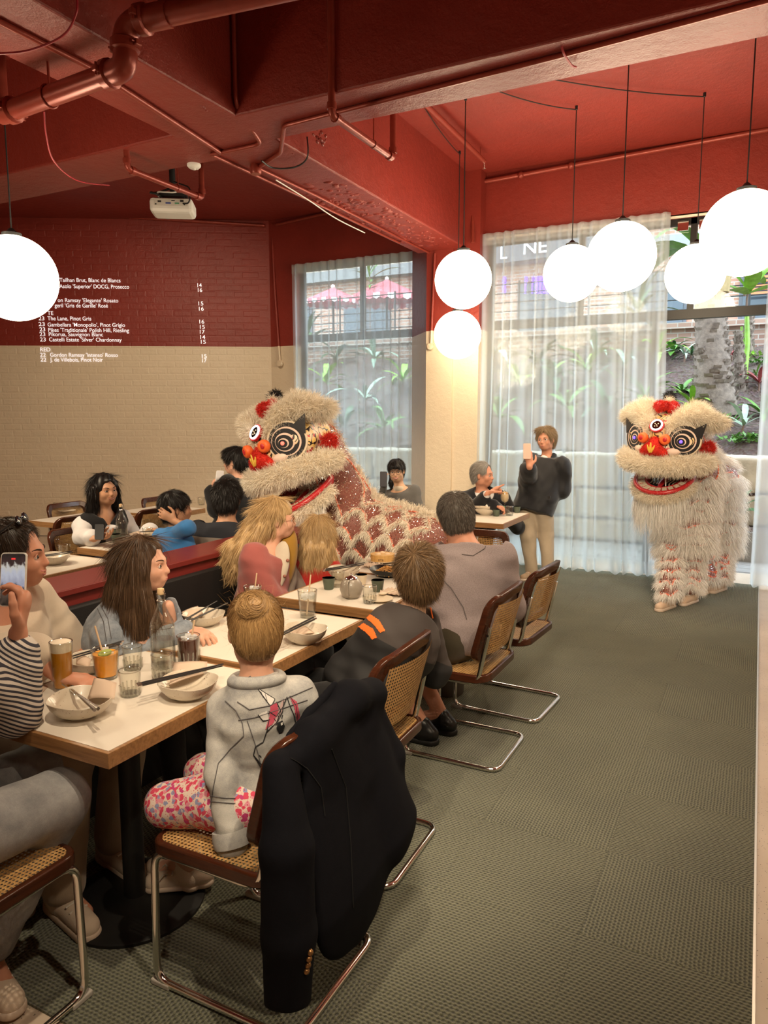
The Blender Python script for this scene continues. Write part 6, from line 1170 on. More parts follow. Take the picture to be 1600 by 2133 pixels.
# ---- boy in blue holding his head
P = person('small boy in a blue T-shirt with a hand held to his head', 0)
hc = pd(368, 1060, 4.72); Rh = hfrm(48, 2); J = pose(V3(-3.30, 3.45, .56), hc + V3(.02, -.02, -.15), 120, .74, .165, twist=100); J['shR'] = ppd(366, 1112, hc, -.06)
eR = pd(386, 1100, depth(hc) - .16); wR = pd(364, 1086, depth(hc) - .12); eR = pd(393, 1098, depth(hc) - .17); eL = J['shL'] + V3(-.08, .05, -.16); wL = eL + V3(-.15, .03, .04); kR, kL = V3(-3.55, 3.5, .52), V3(-3.55, 3.38, .52); aR, aL = V3(-3.55, 3.5, .15), V3(-3.55, 3.38, .15)
legs = [(J['hipR'], kR, aR, aR + V3(-.08, 0, -.05)), (J['hipL'], kL, aL, aL + V3(-.08, 0, -.05))]
S, o = body('body', J, hc, Rh, SK_D, P, .88, [(J['shR'], eR, wR), (J['shL'], eL, wL)], legs, [((wR, -RT*.85 + UPV*.5, FW, UPV), dict(curl=(.1, .12, .15, .2), s=.85, tc=.1))], .007)
face_parts(P, hc, Rh, .88, M('brow_black', (.008, .006, .005)), .3, False, m_lipd, skinm=SK_D); top('blue_tee', J, cloth('bright_blue_cotton', (.05, .20, .48)), P, [(J['shR'], eR, wR, .45), (J['shL'], eL, wL, .5)], .018, 1.05, .009, hem=-.08, seed=101, rsl=(.070, .070, .06)); short_hair(P, hc, Rh, .90, H_BLACK, 5000, .013, .04, 102, .005, nape=-.065)
trousers('shorts', J, cloth('black_cotton', (.01, .01, .011)), P, [(J['hipR'], kR, aR, .3), (J['hipL'], kL, aL, .3)], seed=103)
# ---- man in the banded shirt
P = person('black haired man in a black, grey and white banded shirt, seen from behind', 0)
hc = pd(474, 1040, 5.06); Rh = hfrm(112, -2); J = pose(V3(-3.22, 3.86, .56), hc + V3(.02, -.03, -.19), 180, 1.0, .20, twist=128)
eL = pd(372, 1165, depth(hc) - .22); wL = V3(-3.62, 3.62, .80); eR = J['shR'] + V3(-.02, .14, -.24); wR = V3(-3.62, 4.05, .80); kR, kL = V3(-3.62, 4.0, .53), V3(-3.62, 3.76, .53); aR, aL = V3(-3.6, 4.0, .09), V3(-3.6, 3.76, .09)
legs = [(J['hipR'], kR, aR, aR + V3(-.1, 0, -.05)), (J['hipL'], kL, aL, aL + V3(-.1, 0, -.05))]
body('body', J, hc, Rh, SK_D, P, 1.04, [(J['shR'], eR, wR), (J['shL'], eL, wL)], legs, [((wL, V3(-.9, -.2, 0), V3(0, 0, -1), V3(0, 1, 0)), {})], .008, w=1.1, thin=1.1)
m_band, nt, p = newmat('banded_jersey'); tc = nt.new('ShaderNodeTexCoord').outputs['Object']; dt = nt.new('ShaderNodeVectorMath', operation='DOT_PRODUCT'); nt.ln(tc, dt.inputs[0]); dt.inputs[1].default_value = tuple(J['U']); q = float(J['neck'] @ J['U']); vv = nt.math('ADD', nt.math('SUBTRACT', dt.outputs['Value'], q), .55)
nt.ln(nt.ramp(vv, [(0, (.42, .40, .38)), (.33, (.012, .012, .016)), (.40, (.20, .17, .14)), (.455, (.012, .014, .020))], 'CONSTANT'), p.inputs['Base Color']); p.inputs['Roughness'].default_value = .9
def ex(S): S.cone(J['shL'], J['shL'] + (eL-J['shL'])*.75, .085, .085, .03)
top('banded_shirt', J, m_band, P, [(J['shR'], eR, wR, .45)], .020, 1.12, .010, hem=-.08, seed=111, fold=.005, extra=ex, rsl=(.082, .085, .06)); short_hair(P, hc, Rh, 1.04, H_BLACK, 7000, .016, .04, 112, .012, nape=-.075)
trousers('trousers', J, cloth('charcoal_cotton', (.02, .02, .022)), P, [(J['hipR'], kR, aR, .95), (J['hipL'], kL, aL, .95)], seed=113)
for q in (aR, aL): shoe(P, q*V3(1, 1, 0), q + V3(-.2, .0, 0), m_blk, m_blk, 1.0)
# ---- person in black filming beside the lion
P = person('person in black with short dark hair filming beside the lion, facing the wall', 0)
hc = pd(489, 962, 6.55); Rh = hfrm(196, -4); J = pose(V3(-4.15, 5.05, .62), hc + V3(.05, .02, -.185), 200, 1.0, .18, twist=180)
eL = J['shL'] + V3(-.06, -.10, -.24); wL = pd(440, 1022, 6.45); eR = J['shR'] + V3(.02, .06, -.28); wR = eR + V3(-.15, .02, .06); kR, kL = V3(-4.45, 5.15, .55), V3(-4.45, 4.95, .55); aR, aL = V3(-4.35, 5.15, .09), V3(-4.35, 4.95, .09)
legs = [(J['hipR'], kR, aR, aR + V3(-.1, 0, -.05)), (J['hipL'], kL, aL, aL + V3(-.1, 0, -.05))]
body('body', J, hc, Rh, SK_L, P, 1.0, [(J['shR'], eR, wR), (J['shL'], eL, wL)], legs, [((wL, UPV*.9 + RT*.3, RT*.8 + FW*.2, RT + UPV*.2), dict(s=1.0))], .009); face_parts(P, hc, Rh, 1.0, M('brow_black', (.008, .006, .005)), 0, skinm=SK_L)
top('black_top', J, cloth('black_cotton', (.01, .01, .011)), P, [(J['shR'], eR, wR, 1), (J['shL'], eL, wL, .97)], .020, 1.04, .011, hem=-.08, seed=121, rsl=(.07, .065, .05)); trousers('black_trousers', J, cloth('black_cotton', (.01, .01, .011)), P, [(J['hipR'], kR, aR, .95), (J['hipL'], kL, aL, .95)], seed=122)
S = Sdf(.008); L = hair_cap(S, hc, Rh, 1.0, .016, nape=-.09); S.ell(L(0, .05, .085), (.07, .04, .03), Rh, .03); volume_hair(P, S, H_BLACK, 5000, flow_down(hc, Rh, 1.0), .05, 123, .0018, .012, .2, .3)
phone(pd(457, 998, 6.42), unit(RT*.75 + FW*.65), unit(UPV + RT*.1), 'white phone held up by the person in black', None, (.72, .70, .70), True)
for q in (aR, aL): shoe(P, q*V3(1, 1, 0), q + V3(-.2, .0, 0), m_blk, m_blk, 1.0)
# ---- young woman with round glasses behind the lion
P = person('young woman with round glasses and dark hair smiling behind the lion\'s back', 0)
hc = pd(826, 982, 7.5); Rh = hfrm(-72, -4, 4); J = pose(V3(-3.20, 6.80, .56), hc + V3(.02, .03, -.18), -75, .92, .165)
eR = J['shR'] + V3(-.08, -.06, -.22); wR = pd(800, 1012, 7.3); eL = J['shL'] + V3(.1, -.08, -.22); wL = eL + V3(-.05, -.2, .02); kR, kL = V3(-3.25, 6.40, .53), V3(-3.02, 6.40, .53); aR, aL = V3(-3.25, 6.35, .09), V3(-3.02, 6.35, .09)
legs = [(J['hipR'], kR, aR, aR + V3(0, -.1, -.05)), (J['hipL'], kL, aL, aL + V3(0, -.1, -.05))]
body('body', J, hc, Rh, SK_T, P, .98, [(J['shR'], eR, wR), (J['shL'], eL, wL)], legs, [((wR, UPV*.9, RT*.8, RT), dict(s=.9))], .009); face_parts(P, hc, Rh, .98, M('brow_black', (.008, .006, .005)), 1.6, True, glasses=M('dark_rims', (.02, .015, .012), .3), skinm=SK_T)
top('grey_jacket', J, cloth('grey_wool', (.11, .105, .10)), P, [(J['shR'], eR, wR, 1), (J['shL'], eL, wL, 1)], .022, 1.05, .011, hem=-.08, seed=131); S = Sdf(.010); S.ell(J['neck'] + J['U']*.0 + J['f']*.02, (.062, .055, .045), None, .02); S.build('shirt_collar', cloth('cream_shirt', (.55, .48, .38)), P)
S = Sdf(.008); L = hair_cap(S, hc, Rh, .98, .010, nape=-.09); S.ell(L(0, .072, .055), (.062, .020, .026), Rh, .02); S.chain([L(.05, -.06, -.03), L(.07, -.05, -.12), L(.075, -.03, -.17)], [.03, .026, .012], .02); volume_hair(P, S, H_BLACK, 4000, flow_down(hc, Rh, .98), .05, 133, .0018, .004, .1, .3)
trousers('trousers', J, cloth('charcoal_cotton', (.02, .02, .022)), P, [(J['hipR'], kR, aR, .95), (J['hipL'], kL, aL, .95)], seed=134); phone(pd(799, 998, 7.25), unit(RT + FW*.3), UPV, 'dark phone held by the young woman with round glasses', None, (.05, .05, .06), True)
for q in (aR, aL): shoe(P, q*V3(1, 1, 0), q + V3(0, -.2, 0), m_blk, m_blk, .9)
# ---- older man in the dark suit, pointing
P = person('silver haired man in a dark suit and open white shirt pointing sideways', 0)
hc = pd(1006, 990, 7.30); Rh = hfrm(-4, 0, 0); J = pose(V3(-2.55, 7.12, .57), hc + V3(.0, .02, -.195), -65, 1.06, .20, twist=-55)
wR = pd(1016, 1028, 6.72); eR = pd(985, 1062, 6.95); wL = pd(1028, 1052, 6.75); eL = J['shL'] + V3(.16, .0, -.28); kR, kL = V3(-2.55, 6.70, .54), V3(-2.30, 6.70, .54); aR, aL = V3(-2.55, 6.62, .09), V3(-2.30, 6.62, .09)
legs = [(J['hipR'], kR, aR, aR + V3(0, -.1, -.05)), (J['hipL'], kL, aL, aL + V3(0, -.1, -.05))]
S, o = body('body', J, hc, Rh, SK_R, P, 1.06, [(J['shR'], eR, wR), (J['shL'], eL, wL)], legs, [((wR, RT*.85 + UPV*.50, -UPV*.8 + RT*.3, UPV*1.0 - FW*.4), dict(s=1.15, curl=(.02, .95, 1.0, 1.05), tc=.5)), ((wL, RT*.6 - UPV*.2, -UPV, RT*-1), dict(curl=(.6, .6, .6, .6)))], .0075)
face_parts(P, hc, Rh, 1.06, M('brow_silver', (.30, .27, .24), .8), -.3, False, skinm=SK_R)
m_suit = cloth('black_suit', (.013, .013, .016)); Rt_ = np.stack([J['r'], J['f'], J['U']], 1)
S = Sdf(.009); torso(S, J, .004, 1.06); S.cone(wR - unit(wR-eR)*.02, wR - unit(wR-eR)*.08, .040, .042, .01); S.cut(J['neck'] + J['U']*.03, J['U'] - .5*J['f'], near=(J['neck'] - .14, J['neck'] + .16)); S.disp = folds(141, .003, 40); S.build('white_shirt', cloth('white_shirt', (.62, .60, .60)), P)
S = Sdf(.009); torso(S, J, .028, 1.08); S.cut(J['pel'] - J['U']*.10, -J['U']); limb(S, J['shR'], eR, wR - (wR-eR)*.22, .078, .072, .058, .03); limb(S, J['shL'], eL, wL, .078, .072, .056, .03)
S.chain([J['neck'] + J['f']*.10 - J['U']*.02, J['pel'] + J['U']*.25 + J['f']*.17], [.075, .012], .01, m='s'); S.ell(J['neck'] + J['U']*.05 + J['f']*.03, (.10, .10, .09), Rt_, .01, 's'); S.disp = folds(142, .005, 36); S.build('suit_jacket', m_suit, P)
trousers('suit_trousers', J, m_suit, P, [(J['hipR'], kR, aR, .95), (J['hipL'], kL, aL, .95)], seed=143); short_hair(P, hc, Rh, 1.06, H_SILV, 5000, .009, .04, 144, .006, crown=(0, .06, .09), fore=.02)
for q in (aR, aL): shoe(P, q*V3(1, 1, 0), q + V3(0, -.2, 0), m_blk, m_blk, 1.05)
# ---- standing woman filming
P = person('standing woman with short hair and glasses in a black jacket and beige trousers', 0)
hc = pd(1137, 916, 7.45); Rh = hfrm(-98, 0, 4); fx = pz(1118, 1206, 0.0); pel = V3(-2.0, 7.34, .82); J = pose(pel, hc + V3(.02, .05, -.19), -115, 1.0, .20, twist=-112)
wR = pd(1103, 972, 7.05); eR = pd(1118, 1015, 7.15); eL = pd(1092, 1020, 7.45); eL = J['shL'] + V3(-.02, .05, -.26); wL = pel + V3(.05, .02, .02); kR, kL = V3(-2.06, 7.27, .45), V3(-1.90, 7.38, .45); aR, aL = V3(-2.02, 7.30, .08), V3(-1.86, 7.36, .08)
eR = J['shR'] + V3(.02, -.20, -.20); legs = [(J['hipR'], kR, aR, aR + V3(-.04, -.12, -.05)), (J['hipL'], kL, aL, aL + V3(-.04, -.12, -.05))]
S, o = body('body', J, hc, Rh, SK_R, P, 1.0, [(J['shR'], eR, wR), (J['shL'], eL, wL)], legs, [((wR, UPV*.95 - RT*.1, RT*.15 + FW*.9, RT), dict(s=1.05, curl=(.25, .28, .3, .35), tc=.2)), ((wL, V3(-.2, -.2, -1), V3(-1, 0, 0), V3(0, -1, 0)), {})], .0075)
face_parts(P, hc, Rh, 1.0, M('brow_sand', (.28, .18, .09)), .3, False, glasses=M('fine_rims', (.25, .22, .2), .3, .5), skinm=SK_R)
def ex(S): S.cone(J['pel'] + J['U']*.18, J['pel'] - J['U']*.08, .185, .225, .05, (J['f'], .85)); S.cone(eR, wR - (wR-eR)*.18, .085, .065, .03); S.cut(J['pel'] - J['U']*.14, -J['U'])
top('black_jacket', J, cloth('black_shell', (.014, .014, .016), .55), P, [(J['shR'], eR, wR, .88), (J['shL'], eL, wL, 1.0)], .034, 1.14, .010, hem=-.13, seed=151, fold=.009, ff=30, belly=.04, rsl=(.092, .090, .070), extra=ex, neckcut=.02)
S = Sdf(.008); S.cone(J['neck'] - J['U']*.02, J['neck'] + J['U']*.05, .085, .075, .01); S.cone(J['neck'] - J['U']*.05 + J['f']*.05, J['neck'] + J['U']*.08 + J['f']*.03, .058, .055, .01, m='s'); S.cut(J['neck'] + J['U']*.06, J['U']); S.build('jacket_collar', cloth('black_shell', (.014, .014, .016)), P)
S = Sdf(.008); S.ell(J['neck'] - J['U']*.04 + J['f']*.05, (.055, .045, .06), None, .02); S.build('white_shirt', m_wsh, P); MB().box(pd(1144, 1036, 7.10) - .012, pd(1144, 1036, 7.10) + .012).build('pocket_badge', m_dark, P, False)
trousers('beige_trousers', J, cloth('beige_cotton', (.42, .34, .25)), P, [(J['hipR'], kR, aR, .98), (J['hipL'], kL, aL, .98)], seed=152, rr=(.105, .080, .062)); S = Sdf(.0075); L = hair_cap(S, hc, Rh, 1.0, .017, nape=-.065, fore=.005); S.ell(L(.02, .045, .100), (.065, .035, .022), Rh, .03); volume_hair(P, S, hb('ash_blonde_hair', (.14, .09, .045), (.40, .28, .16)), 6000, flow_down(hc, Rh, 1.0, (0, .03, .12)), .05, 153, .0018, .014, .25, .4)
for q in (aR, aL): shoe(P, q*V3(1, 1, 0), q + V3(-.06, -.2, 0), M('tan_suede', (.40, .28, .18), .8), m_sole, .95)
phone(pd(1098, 940, 7.02), RT, UPV, 'pale pink phone raised by the standing woman', None, (.60, .42, .34), True)
# ------------------------------------------------------------------ lion dance costumes
m_fur = fibre('cream_fur', (.70, .60, .45), (.95, .90, .79), .8, .15); m_furw = fibre('white_fur', (.72, .68, .62), (.95, .93, .90), .8, .15); m_hide = M('fur_backing', (.62, .52, .38), .95); m_beard = fibre('white_beard', (.70, .67, .62), (.93, .91, .87), .6, .2); m_redf = fibre('red_pile', (.42, .012, .010), (.75, .05, .03), .85, .15); m_blkf = fibre('black_pile', (.006, .006, .006), (.03, .028, .026), .8, .2)
m_pipe_o = M('orange_piping', (.72, .13, .055), .6); m_lred = M('lion_red', (.50, .02, .025), .4, coat=.4); m_lor = M('lion_orange', (.80, .14, .03), .45); m_lcream = M('lion_cream', (.72, .60, .44), .5); m_lblk = M('lion_black', (.010, .010, .012), .35, coat=.4); m_lpink = M('lion_pale_pink', (.74, .56, .46), .5); m_lyel = M('lion_yellow', (.70, .46, .06), .5)
# painted face: yellow cream ground with dark flame squiggles
m_face, nt, p = newmat('painted_lion_skin'); tc = nt.new('ShaderNodeTexCoord').outputs['Object']; n = nt.noise(7, tc, 2); wv = nt.new('ShaderNodeTexWave'); wv.inputs['Scale'].default_value = 9; wv.inputs['Distortion'].default_value = 9; wv.inputs['Detail'].default_value = 1.5; wv.inputs['Detail Scale'].default_value = 1.6; nt.ln(tc, wv.inputs['Vector'])
base = nt.ramp(n.outputs['Fac'], [(.38, (.78, .62, .44)), (.50, (.74, .50, .10)), (.62, (.76, .60, .42))]); c1 = nt.mix(nt.math('GREATER_THAN', wv.outputs['Fac'], .86), base, (.02, .012, .01)); w2 = nt.noise(16, tc, 1); nt.ln(nt.mix(nt.math('GREATER_THAN', w2.outputs['Fac'], .66), c1, (.55, .05, .06)), p.inputs['Base Color']); p.inputs['Roughness'].default_value = .45
# sequin mesh cloth
m_seq, nt, p = newmat('pink_sequin_mesh'); tc = nt.new('ShaderNodeTexCoord').outputs['Object']; vo = nt.new('ShaderNodeTexVoronoi'); vo.inputs['Scale'].default_value = 120; nt.ln(tc, vo.inputs['Vector']); sc_ = nt.new('ShaderNodeSeparateColor'); nt.ln(vo.outputs['Color'], sc_.inputs[0]); big = nt.noise(6, tc, 2)
spk = nt.math('MULTIPLY', nt.math('LESS_THAN', vo.outputs['Distance'], .42), nt.math('GREATER_THAN', nt.math('ADD', sc_.outputs[0], nt.math('MULTIPLY', big.outputs['Fac'], .5)), .86))
ch = nt.new('ShaderNodeTexChecker'); ch.inputs['Scale'].default_value = 210; nt.ln(tc, ch.inputs['Vector']); gcol = nt.mix(ch.outputs['Fac'], (.15, .042, .030), (.27, .095, .070)); nt.ln(nt.mix(spk, gcol, (.92, .86, .80)), p.inputs['Base Color']); nt.ln(spk, p.inputs['Metallic']); nt.ln(nt.math('SUBTRACT', .6, nt.math('MULTIPLY', spk, .45)), p.inputs['Roughness'])
vm = nt.new('ShaderNodeVectorMath', operation='SUBTRACT'); nt.ln(vo.outputs['Color'], vm.inputs[0]); vm.inputs[1].default_value = (.5, .5, .5); vs_ = nt.new('ShaderNodeVectorMath', operation='SCALE'); nt.ln(vm.outputs[0], vs_.inputs[0]); nt.ln(nt.math('MULTIPLY', spk, 1.3), vs_.inputs['Scale']); va = nt.new('ShaderNodeVectorMath', operation='ADD'); nt.ln(vs_.outputs[0], va.inputs[0]); nt.ln(nt.new('ShaderNodeNewGeometry').outputs['Normal'], va.inputs[1]); vn = nt.new('ShaderNodeVectorMath', operation='NORMALIZE'); nt.ln(va.outputs[0], vn.inputs[0]); nt.ln(vn.outputs[0], p.inputs['Normal'])
def tinted(S, name, mat, parent, t=.4):
    o = S.build(name, mat, parent); a = o.data.attributes.new('tint', 'FLOAT', 'POINT'); a.data.foreach_set('value', np.full(len(S.V), t, np.float32)); return o
def disc(name, c, R, rx, rz, th, mat, parent, dy=0.0, ox=0.0, oz=0.0):
    n = 36; q = [c + R @ V3(ox + rx*math.cos(2*math.pi*k/n), dy, oz + rz*math.sin(2*math.pi*k/n)) for k in range(n)]; return MB().prism(q[::-1], R @ V3(0, th, 0)).build(name, mat, parent, False)
def furry(name, S, parent, n, seed, L, mat=None, width=.0026, flow=None, droop=.3, up=.55, backing=None):
    o = S.build(name, backing or m_hide, parent); fur('fur', S.V, S.F, n, mat or m_fur, o, seed, L, width, up, flow, None, .38, 4, droop); return o
def lion_head(par, c, Rh, glow, seed, open_=.0, mat=None, jaw=.0, furm=None):
    fm = furm or m_fur; L = lambda x, y, z: c + Rh @ V3(x, y, z); D = lambda *v: Rh @ unit(v)
    S = Sdf(.010); S.ell(L(0, -.06, .06), (.26, .28, .25), Rh, .06); S.ell(L(0, .16, -.03), (.20, .15, .12), Rh, .08); S.ell(L(0, .17, .12), (.10, .10, .10), Rh, .06)
    for q in (-1, 1): S.ell(L(q*.19, .08, .06), (.13, .13, .14), Rh, .05)
    S.cut(L(0, 0, -.11), Rh @ V3(0, 0, -1)); sk = S.build('painted_mask', m_face, par)
    # eyes
    for q in (-1, 1):
        a = q*.62; Re = Rh @ rotz(-a) @ rotx(.02) @ roty(q*.35); e0 = L(q*.200, .178, .066)
        b = disc('eye', e0, Re, .142, .138, .03, m_lcream, par, .0); lay = ((.130, .126, m_lblk), (.106, .100, m_lpink), (.097, .091, m_lblk), (.070, .064, m_lpink), (.062, .053, m_lblk), (.038, .033, m_lpink), (.032, .027, m_lblk))
        for i, (rx, rz, mm_) in enumerate(lay): disc('eye_ring', e0, Re, rx, rz, .004, mm_, b, .030 + .003*i, q*-.004*i, -.0035*i)
        MB().ell(e0 + Re @ V3(q*-.026, .052, -.020), .014, None, 12, 8).build('pupil_light', glow, b)
        MB().prism([e0 + Re @ V3(q*x_, .031, z_) for x_, z_ in ((.02, .10), (.11, .20), (.125, .06))], Re @ V3(0, .006, 0)).build('eye_flare', m_lblk, b, False)
    # forehead mirror with a ring of lights
    Rm = Rh @ rotx(.55); mc = L(0, .262, .175); b = disc('forehead_mirror', mc, Rm, .062, .062, .02, m_lred, par); disc('mirror_glass', mc, Rm, .046, .046, .004, M('mirror', (.18, .19, .2), .05, 1.0), b, .02)
    MB().tube([mc + Rm @ V3(.046*math.cos(t), .024, .046*math.sin(t)) for t in np.linspace(0, 6.283, 33)[:-1]], .0065, 8, True).build('light_ring', M('led_ring', (1, 1, 1), .5, emit=(.95, .97, 1.0), estr=4.0), b)
    for (x_, z_) in ((-.012, .012), (.014, .010), (-.008, -.012), (.012, -.014), (0, 0)): MB().ell(mc + Rm @ V3(x_, .026, z_), .005, None, 8, 6).build('mirror_dot', m_lcream, b)
    # nose and nostril bells
    S = Sdf(.008); S.ell(L(0, .30, -.015), (.085, .060, .055), Rh, .02); S.ell(L(0, .27, .035), (.05, .06, .05), Rh, .03)
    for q in (-1, 1): S.ell(L(q*.07, .275, -.045), (.05, .05, .035), Rh, .03)
    o = S.build('nose', m_redf, par); a_ = o.data.attributes.new('tint', 'FLOAT', 'POINT'); a_.data.foreach_set('value', np.full(len(S.V), .6, np.float32)); fur('nose_pile', S.V, S.F, 3500, m_redf, o, seed+1, .018, .0022, .7)
    for k, (x_, z_, w_, h_) in enumerate(((-.022, .0, .008, .034), (.0, .008, .010, .046), (.022, .0, .008, .034), (-.012, -.012, .007, .026), (.012, -.012, .007, .026))): MB().ell(L(x_, .366-.3*abs(x_), -.010+z_), (w_, .006, h_), Rh @ roty(x_*14), 10, 8).build('flame', m_lyel, o)
    for q in (-1, 1):
        bp = L(q*.088, .285, .072); b = MB().lathe([(.001, 0), (.036, .0), (.046, .02), (.044, .045), (.03, .055), (.001, .048)], bp, 24, Rh @ rotz(-q*.3) @ rotx(-math.pi/2)).build('nostril_bell', m_lor, par); MB().ell(bp + Rh @ rotz(-q*.3) @ V3(0, .052, 0), (.020, .008, .020), Rh, 14, 8).build('bell_centre', m_lred, b)
        MB().ell(L(q*.150, .235, -.030), (.052, .03, .024), Rh @ rotz(-q*.6), 16, 10).build('cheek_spot', m_lor, par); MB().ell(L(q*.150, .243, -.030), (.066, .026, .034), Rh @ rotz(-q*.6), 16, 10).build('cheek_rim', m_lpink, par)
    # brows: furry arches ending in ear tufts
    for q in (-1, 1):
        S = Sdf(.012); S.chain([L(q*.085, .235, .11), L(q*.115, .215, .20), L(q*.19, .16, .265), L(q*.29, .07, .27), L(q*.37, .0, .235)], [.026, .042, .052, .054, .045], .03); S.chain([L(q*.17, .12, .255), L(q*.21, .02, .30), L(q*.24, -.10, .28)], [.045, .060, .055], .04)
        furry('brow', S, par, 9000, seed+3+q, .055, fm, .0026, lambda P_, q=q: np.tile(Rh @ V3(q*.35, .05, .05), (len(P_), 1)), .25)
        S = Sdf(.010); S.chain([L(q*.33, -.06, .20), L(q*.42, -.06, .215)], [.05, .035], .03); furry('ear', S, par, 3000, seed+8+q, .06, fm, .0026, lambda P_, q=q: np.tile(Rh @ V3(q*.6, 0, -.1), (len(P_), 1)))
        S = Sdf(.010); S.ell(L(q*.325, -.08, -.01), .045, None, .02); furry('pompom', S, par, 1600, seed+11+q, .035, m_redf, .003, backing=m_lred)
    # upper lip roll
    S = Sdf(.012); pts = [L(math.sin(t)*.35, -.06 + .37*math.cos(t), -.145 - .012*math.cos(t*2)) for t in np.linspace(-1.62, 1.62, 11)]; S.chain(pts, [.045] + [.056]*9 + [.045], .03)
    furry('upper_lip', S, par, 17000, seed+20, .055, fm, .0026, None, .30)
    # mouth
    HJ = L(0, -.14, -.17 - jaw*.3); RJ = Rh @ rotx(-.30 - jaw*2.2); K = lambda x, y, z: HJ + RJ @ V3(x, y + .14, z)
    S = Sdf(.010); S.ell(K(0, .03, -.06), (.235, .26, .11), RJ, .02); S.cut(K(0, 0, -.045), RJ @ V3(0, 0, 1)); S.ell(K(0, .03, .0), (.185, .21, .11), RJ, .01, 's'); S.build('lower_jaw', m_lred, par)
    S = Sdf(.010); S.ell(L(0, .0, -.13), (.22, .22, .05), Rh, .02); S.build('palate', M('mouth_dark', (.05, .008, .012), .6), par)
    MB().tube([K(math.sin(t)*.245, .03 + .27*math.cos(t), -.04) for t in np.linspace(-1.9, 1.9, 24)], .020, 8).build('jaw_rim', m_lred, par)
    MB().tube([K(math.sin(t)*.155, .03 + .165*math.cos(t), -.055) for t in np.linspace(-1.9, 1.9, 24)], .014, 8).build('gum_line', m_lred, par)
    for k in range(10):
        t = -1.25 + 2.5*k/9; b = K(math.sin(t)*.200, .03 + .218*math.cos(t), -.048); MB().obox(b, *(RJ @ rotz(-t) @ np.diag([.020, .036, .012])).T).build('tooth', m_lcream, par, False, .006)
    MB().ell(K(0, .06, -.066), (.03, .11, .014), RJ, 18, 10).build('tongue', m_lred, par); MB().ell(K(0, .03, -.085), (.14, .15, .014), RJ, 24, 8).build('mouth_floor', m_lblk, par)
    for q in (-1, 1):
        for k in range(3): MB().tube([K(q*(.045+.03*k + .012*math.sin(s_*6)), -.02 + .13*s_, -.070) for s_ in np.linspace(0, 1, 8)], .005, 6).build('tongue_swirl', m_lcream, par)
    S = Sdf(.012); S.chain([K(math.sin(t)*.235, .03 + .262*math.cos(t), -.095) for t in np.linspace(-1.6, 1.6, 9)], [.032]*9, .02); furry('lower_lip', S, par, 8000, seed+30, .05, fm, .0026, None, .6)
    # beard
    r = np.random.default_rng(seed+40); n = 1500; t = r.uniform(-1.3, 1.3, n); P0 = np.array([K(math.sin(x)*.215, .03 + .24*math.cos(x), -.12) for x in t]); P0 += r.normal(size=P0.shape)*.012; Ls = r.uniform(.20, .38, (n, 1)); out_ = np.array([Rh @ V3(math.sin(x), math.cos(x), 0) for x in t])
    ribbons('beard', np.stack([P0, P0 + out_*.02 - V3(0, 0, 1)*Ls*.3, P0 + out_*.03 - V3(0, 0, 1)*Ls*.65 + r.normal(size=P0.shape)*.012, P0 + out_*.02 - V3(0, 0, 1)*Ls + r.normal(size=P0.shape)*.03], 1), m_beard, par, np.full(n, .0035), r)
    # crown: bow, horn and tufts
    for (x_, y_, z_, rr) in ((-.055, .11, .335, .046), (.055, .11, .335, .046), (0, .13, .345, .032)):
        S = Sdf(.008); S.ell(L(x_, y_, z_), (rr*1.1, rr*.8, rr), Rh, .01); furry('bow', S, par, 900, seed+50, .022, m_redf, .003, backing=m_lred)
    S = Sdf(.010); S.chain([L(0, .03, .31), L(.02, .0, .40), L(.05, -.04, .43)], [.045, .042, .025], .02); furry('horn', S, par, 1600, seed+60, .03, m_blkf, .003, backing=m_lblk); S = Sdf(.010); S.chain([L(-.03, .06, .33), L(0, .05, .385), L(.03, .04, .35)], [.022, .024, .022], .02); furry('crest', S, par, 900, seed+61, .03, fm)
    # trimming line of white beads behind the eyes
    for q in (-1, 1): MB().tube([L(q*(.255-.03*s_), -.10 + .0*s_ + .05*s_, -.10 + .34*s_) for s_ in np.linspace(0, 1, 8)], .010, 8).build('mask_piping', m_pipe_o, par)
def trims(par, bvh, rows, seed, mat, n=900, L=.07, piping=True, width=.003):
    """rows: list of point lists (axis point, direction); rays find the cloth, fur hangs from there"""
    r = np.random.default_rng(seed)
    for row in rows:
        P = []; N = []
        for (o_, d_, dn) in row:
            h = bvh.ray_cast(Vector(o_), Vector(unit(d_)))
            if h[0] is not None: P.append(np.array(h[0]) + unit(d_)*.006); N.append(unit(d_)*.8 + unit(dn)*.75)
        if len(P) < 3: continue
        P = np.array(P); N = np.array(N)
        if piping: MB().tube(list(P - N*.004), .008, 6).build('piping', m_pipe_o, par)
        i = r.integers(0, len(P)-1, n); f = r.random((n, 1)); R0 = P[i]*(1-f) + P[i+1]*f + r.normal(size=(n, 3))*.008; d = N[i] + r.normal(size=(n, 3))*.35; d /= np.linalg.norm(d, axis=1, keepdims=True); l = L*r.uniform(.5, 1.25, (n, 1)); dw = V3(0, 0, -1)
        ribbons('fur_trim', np.stack([R0, R0 + d*l*.4, R0 + d*l*.75 + dw*l*.12, R0 + d*l + dw*l*.35], 1), mat, par, np.full(n, width)*r.uniform(.6, 1.5, n), r, .25)
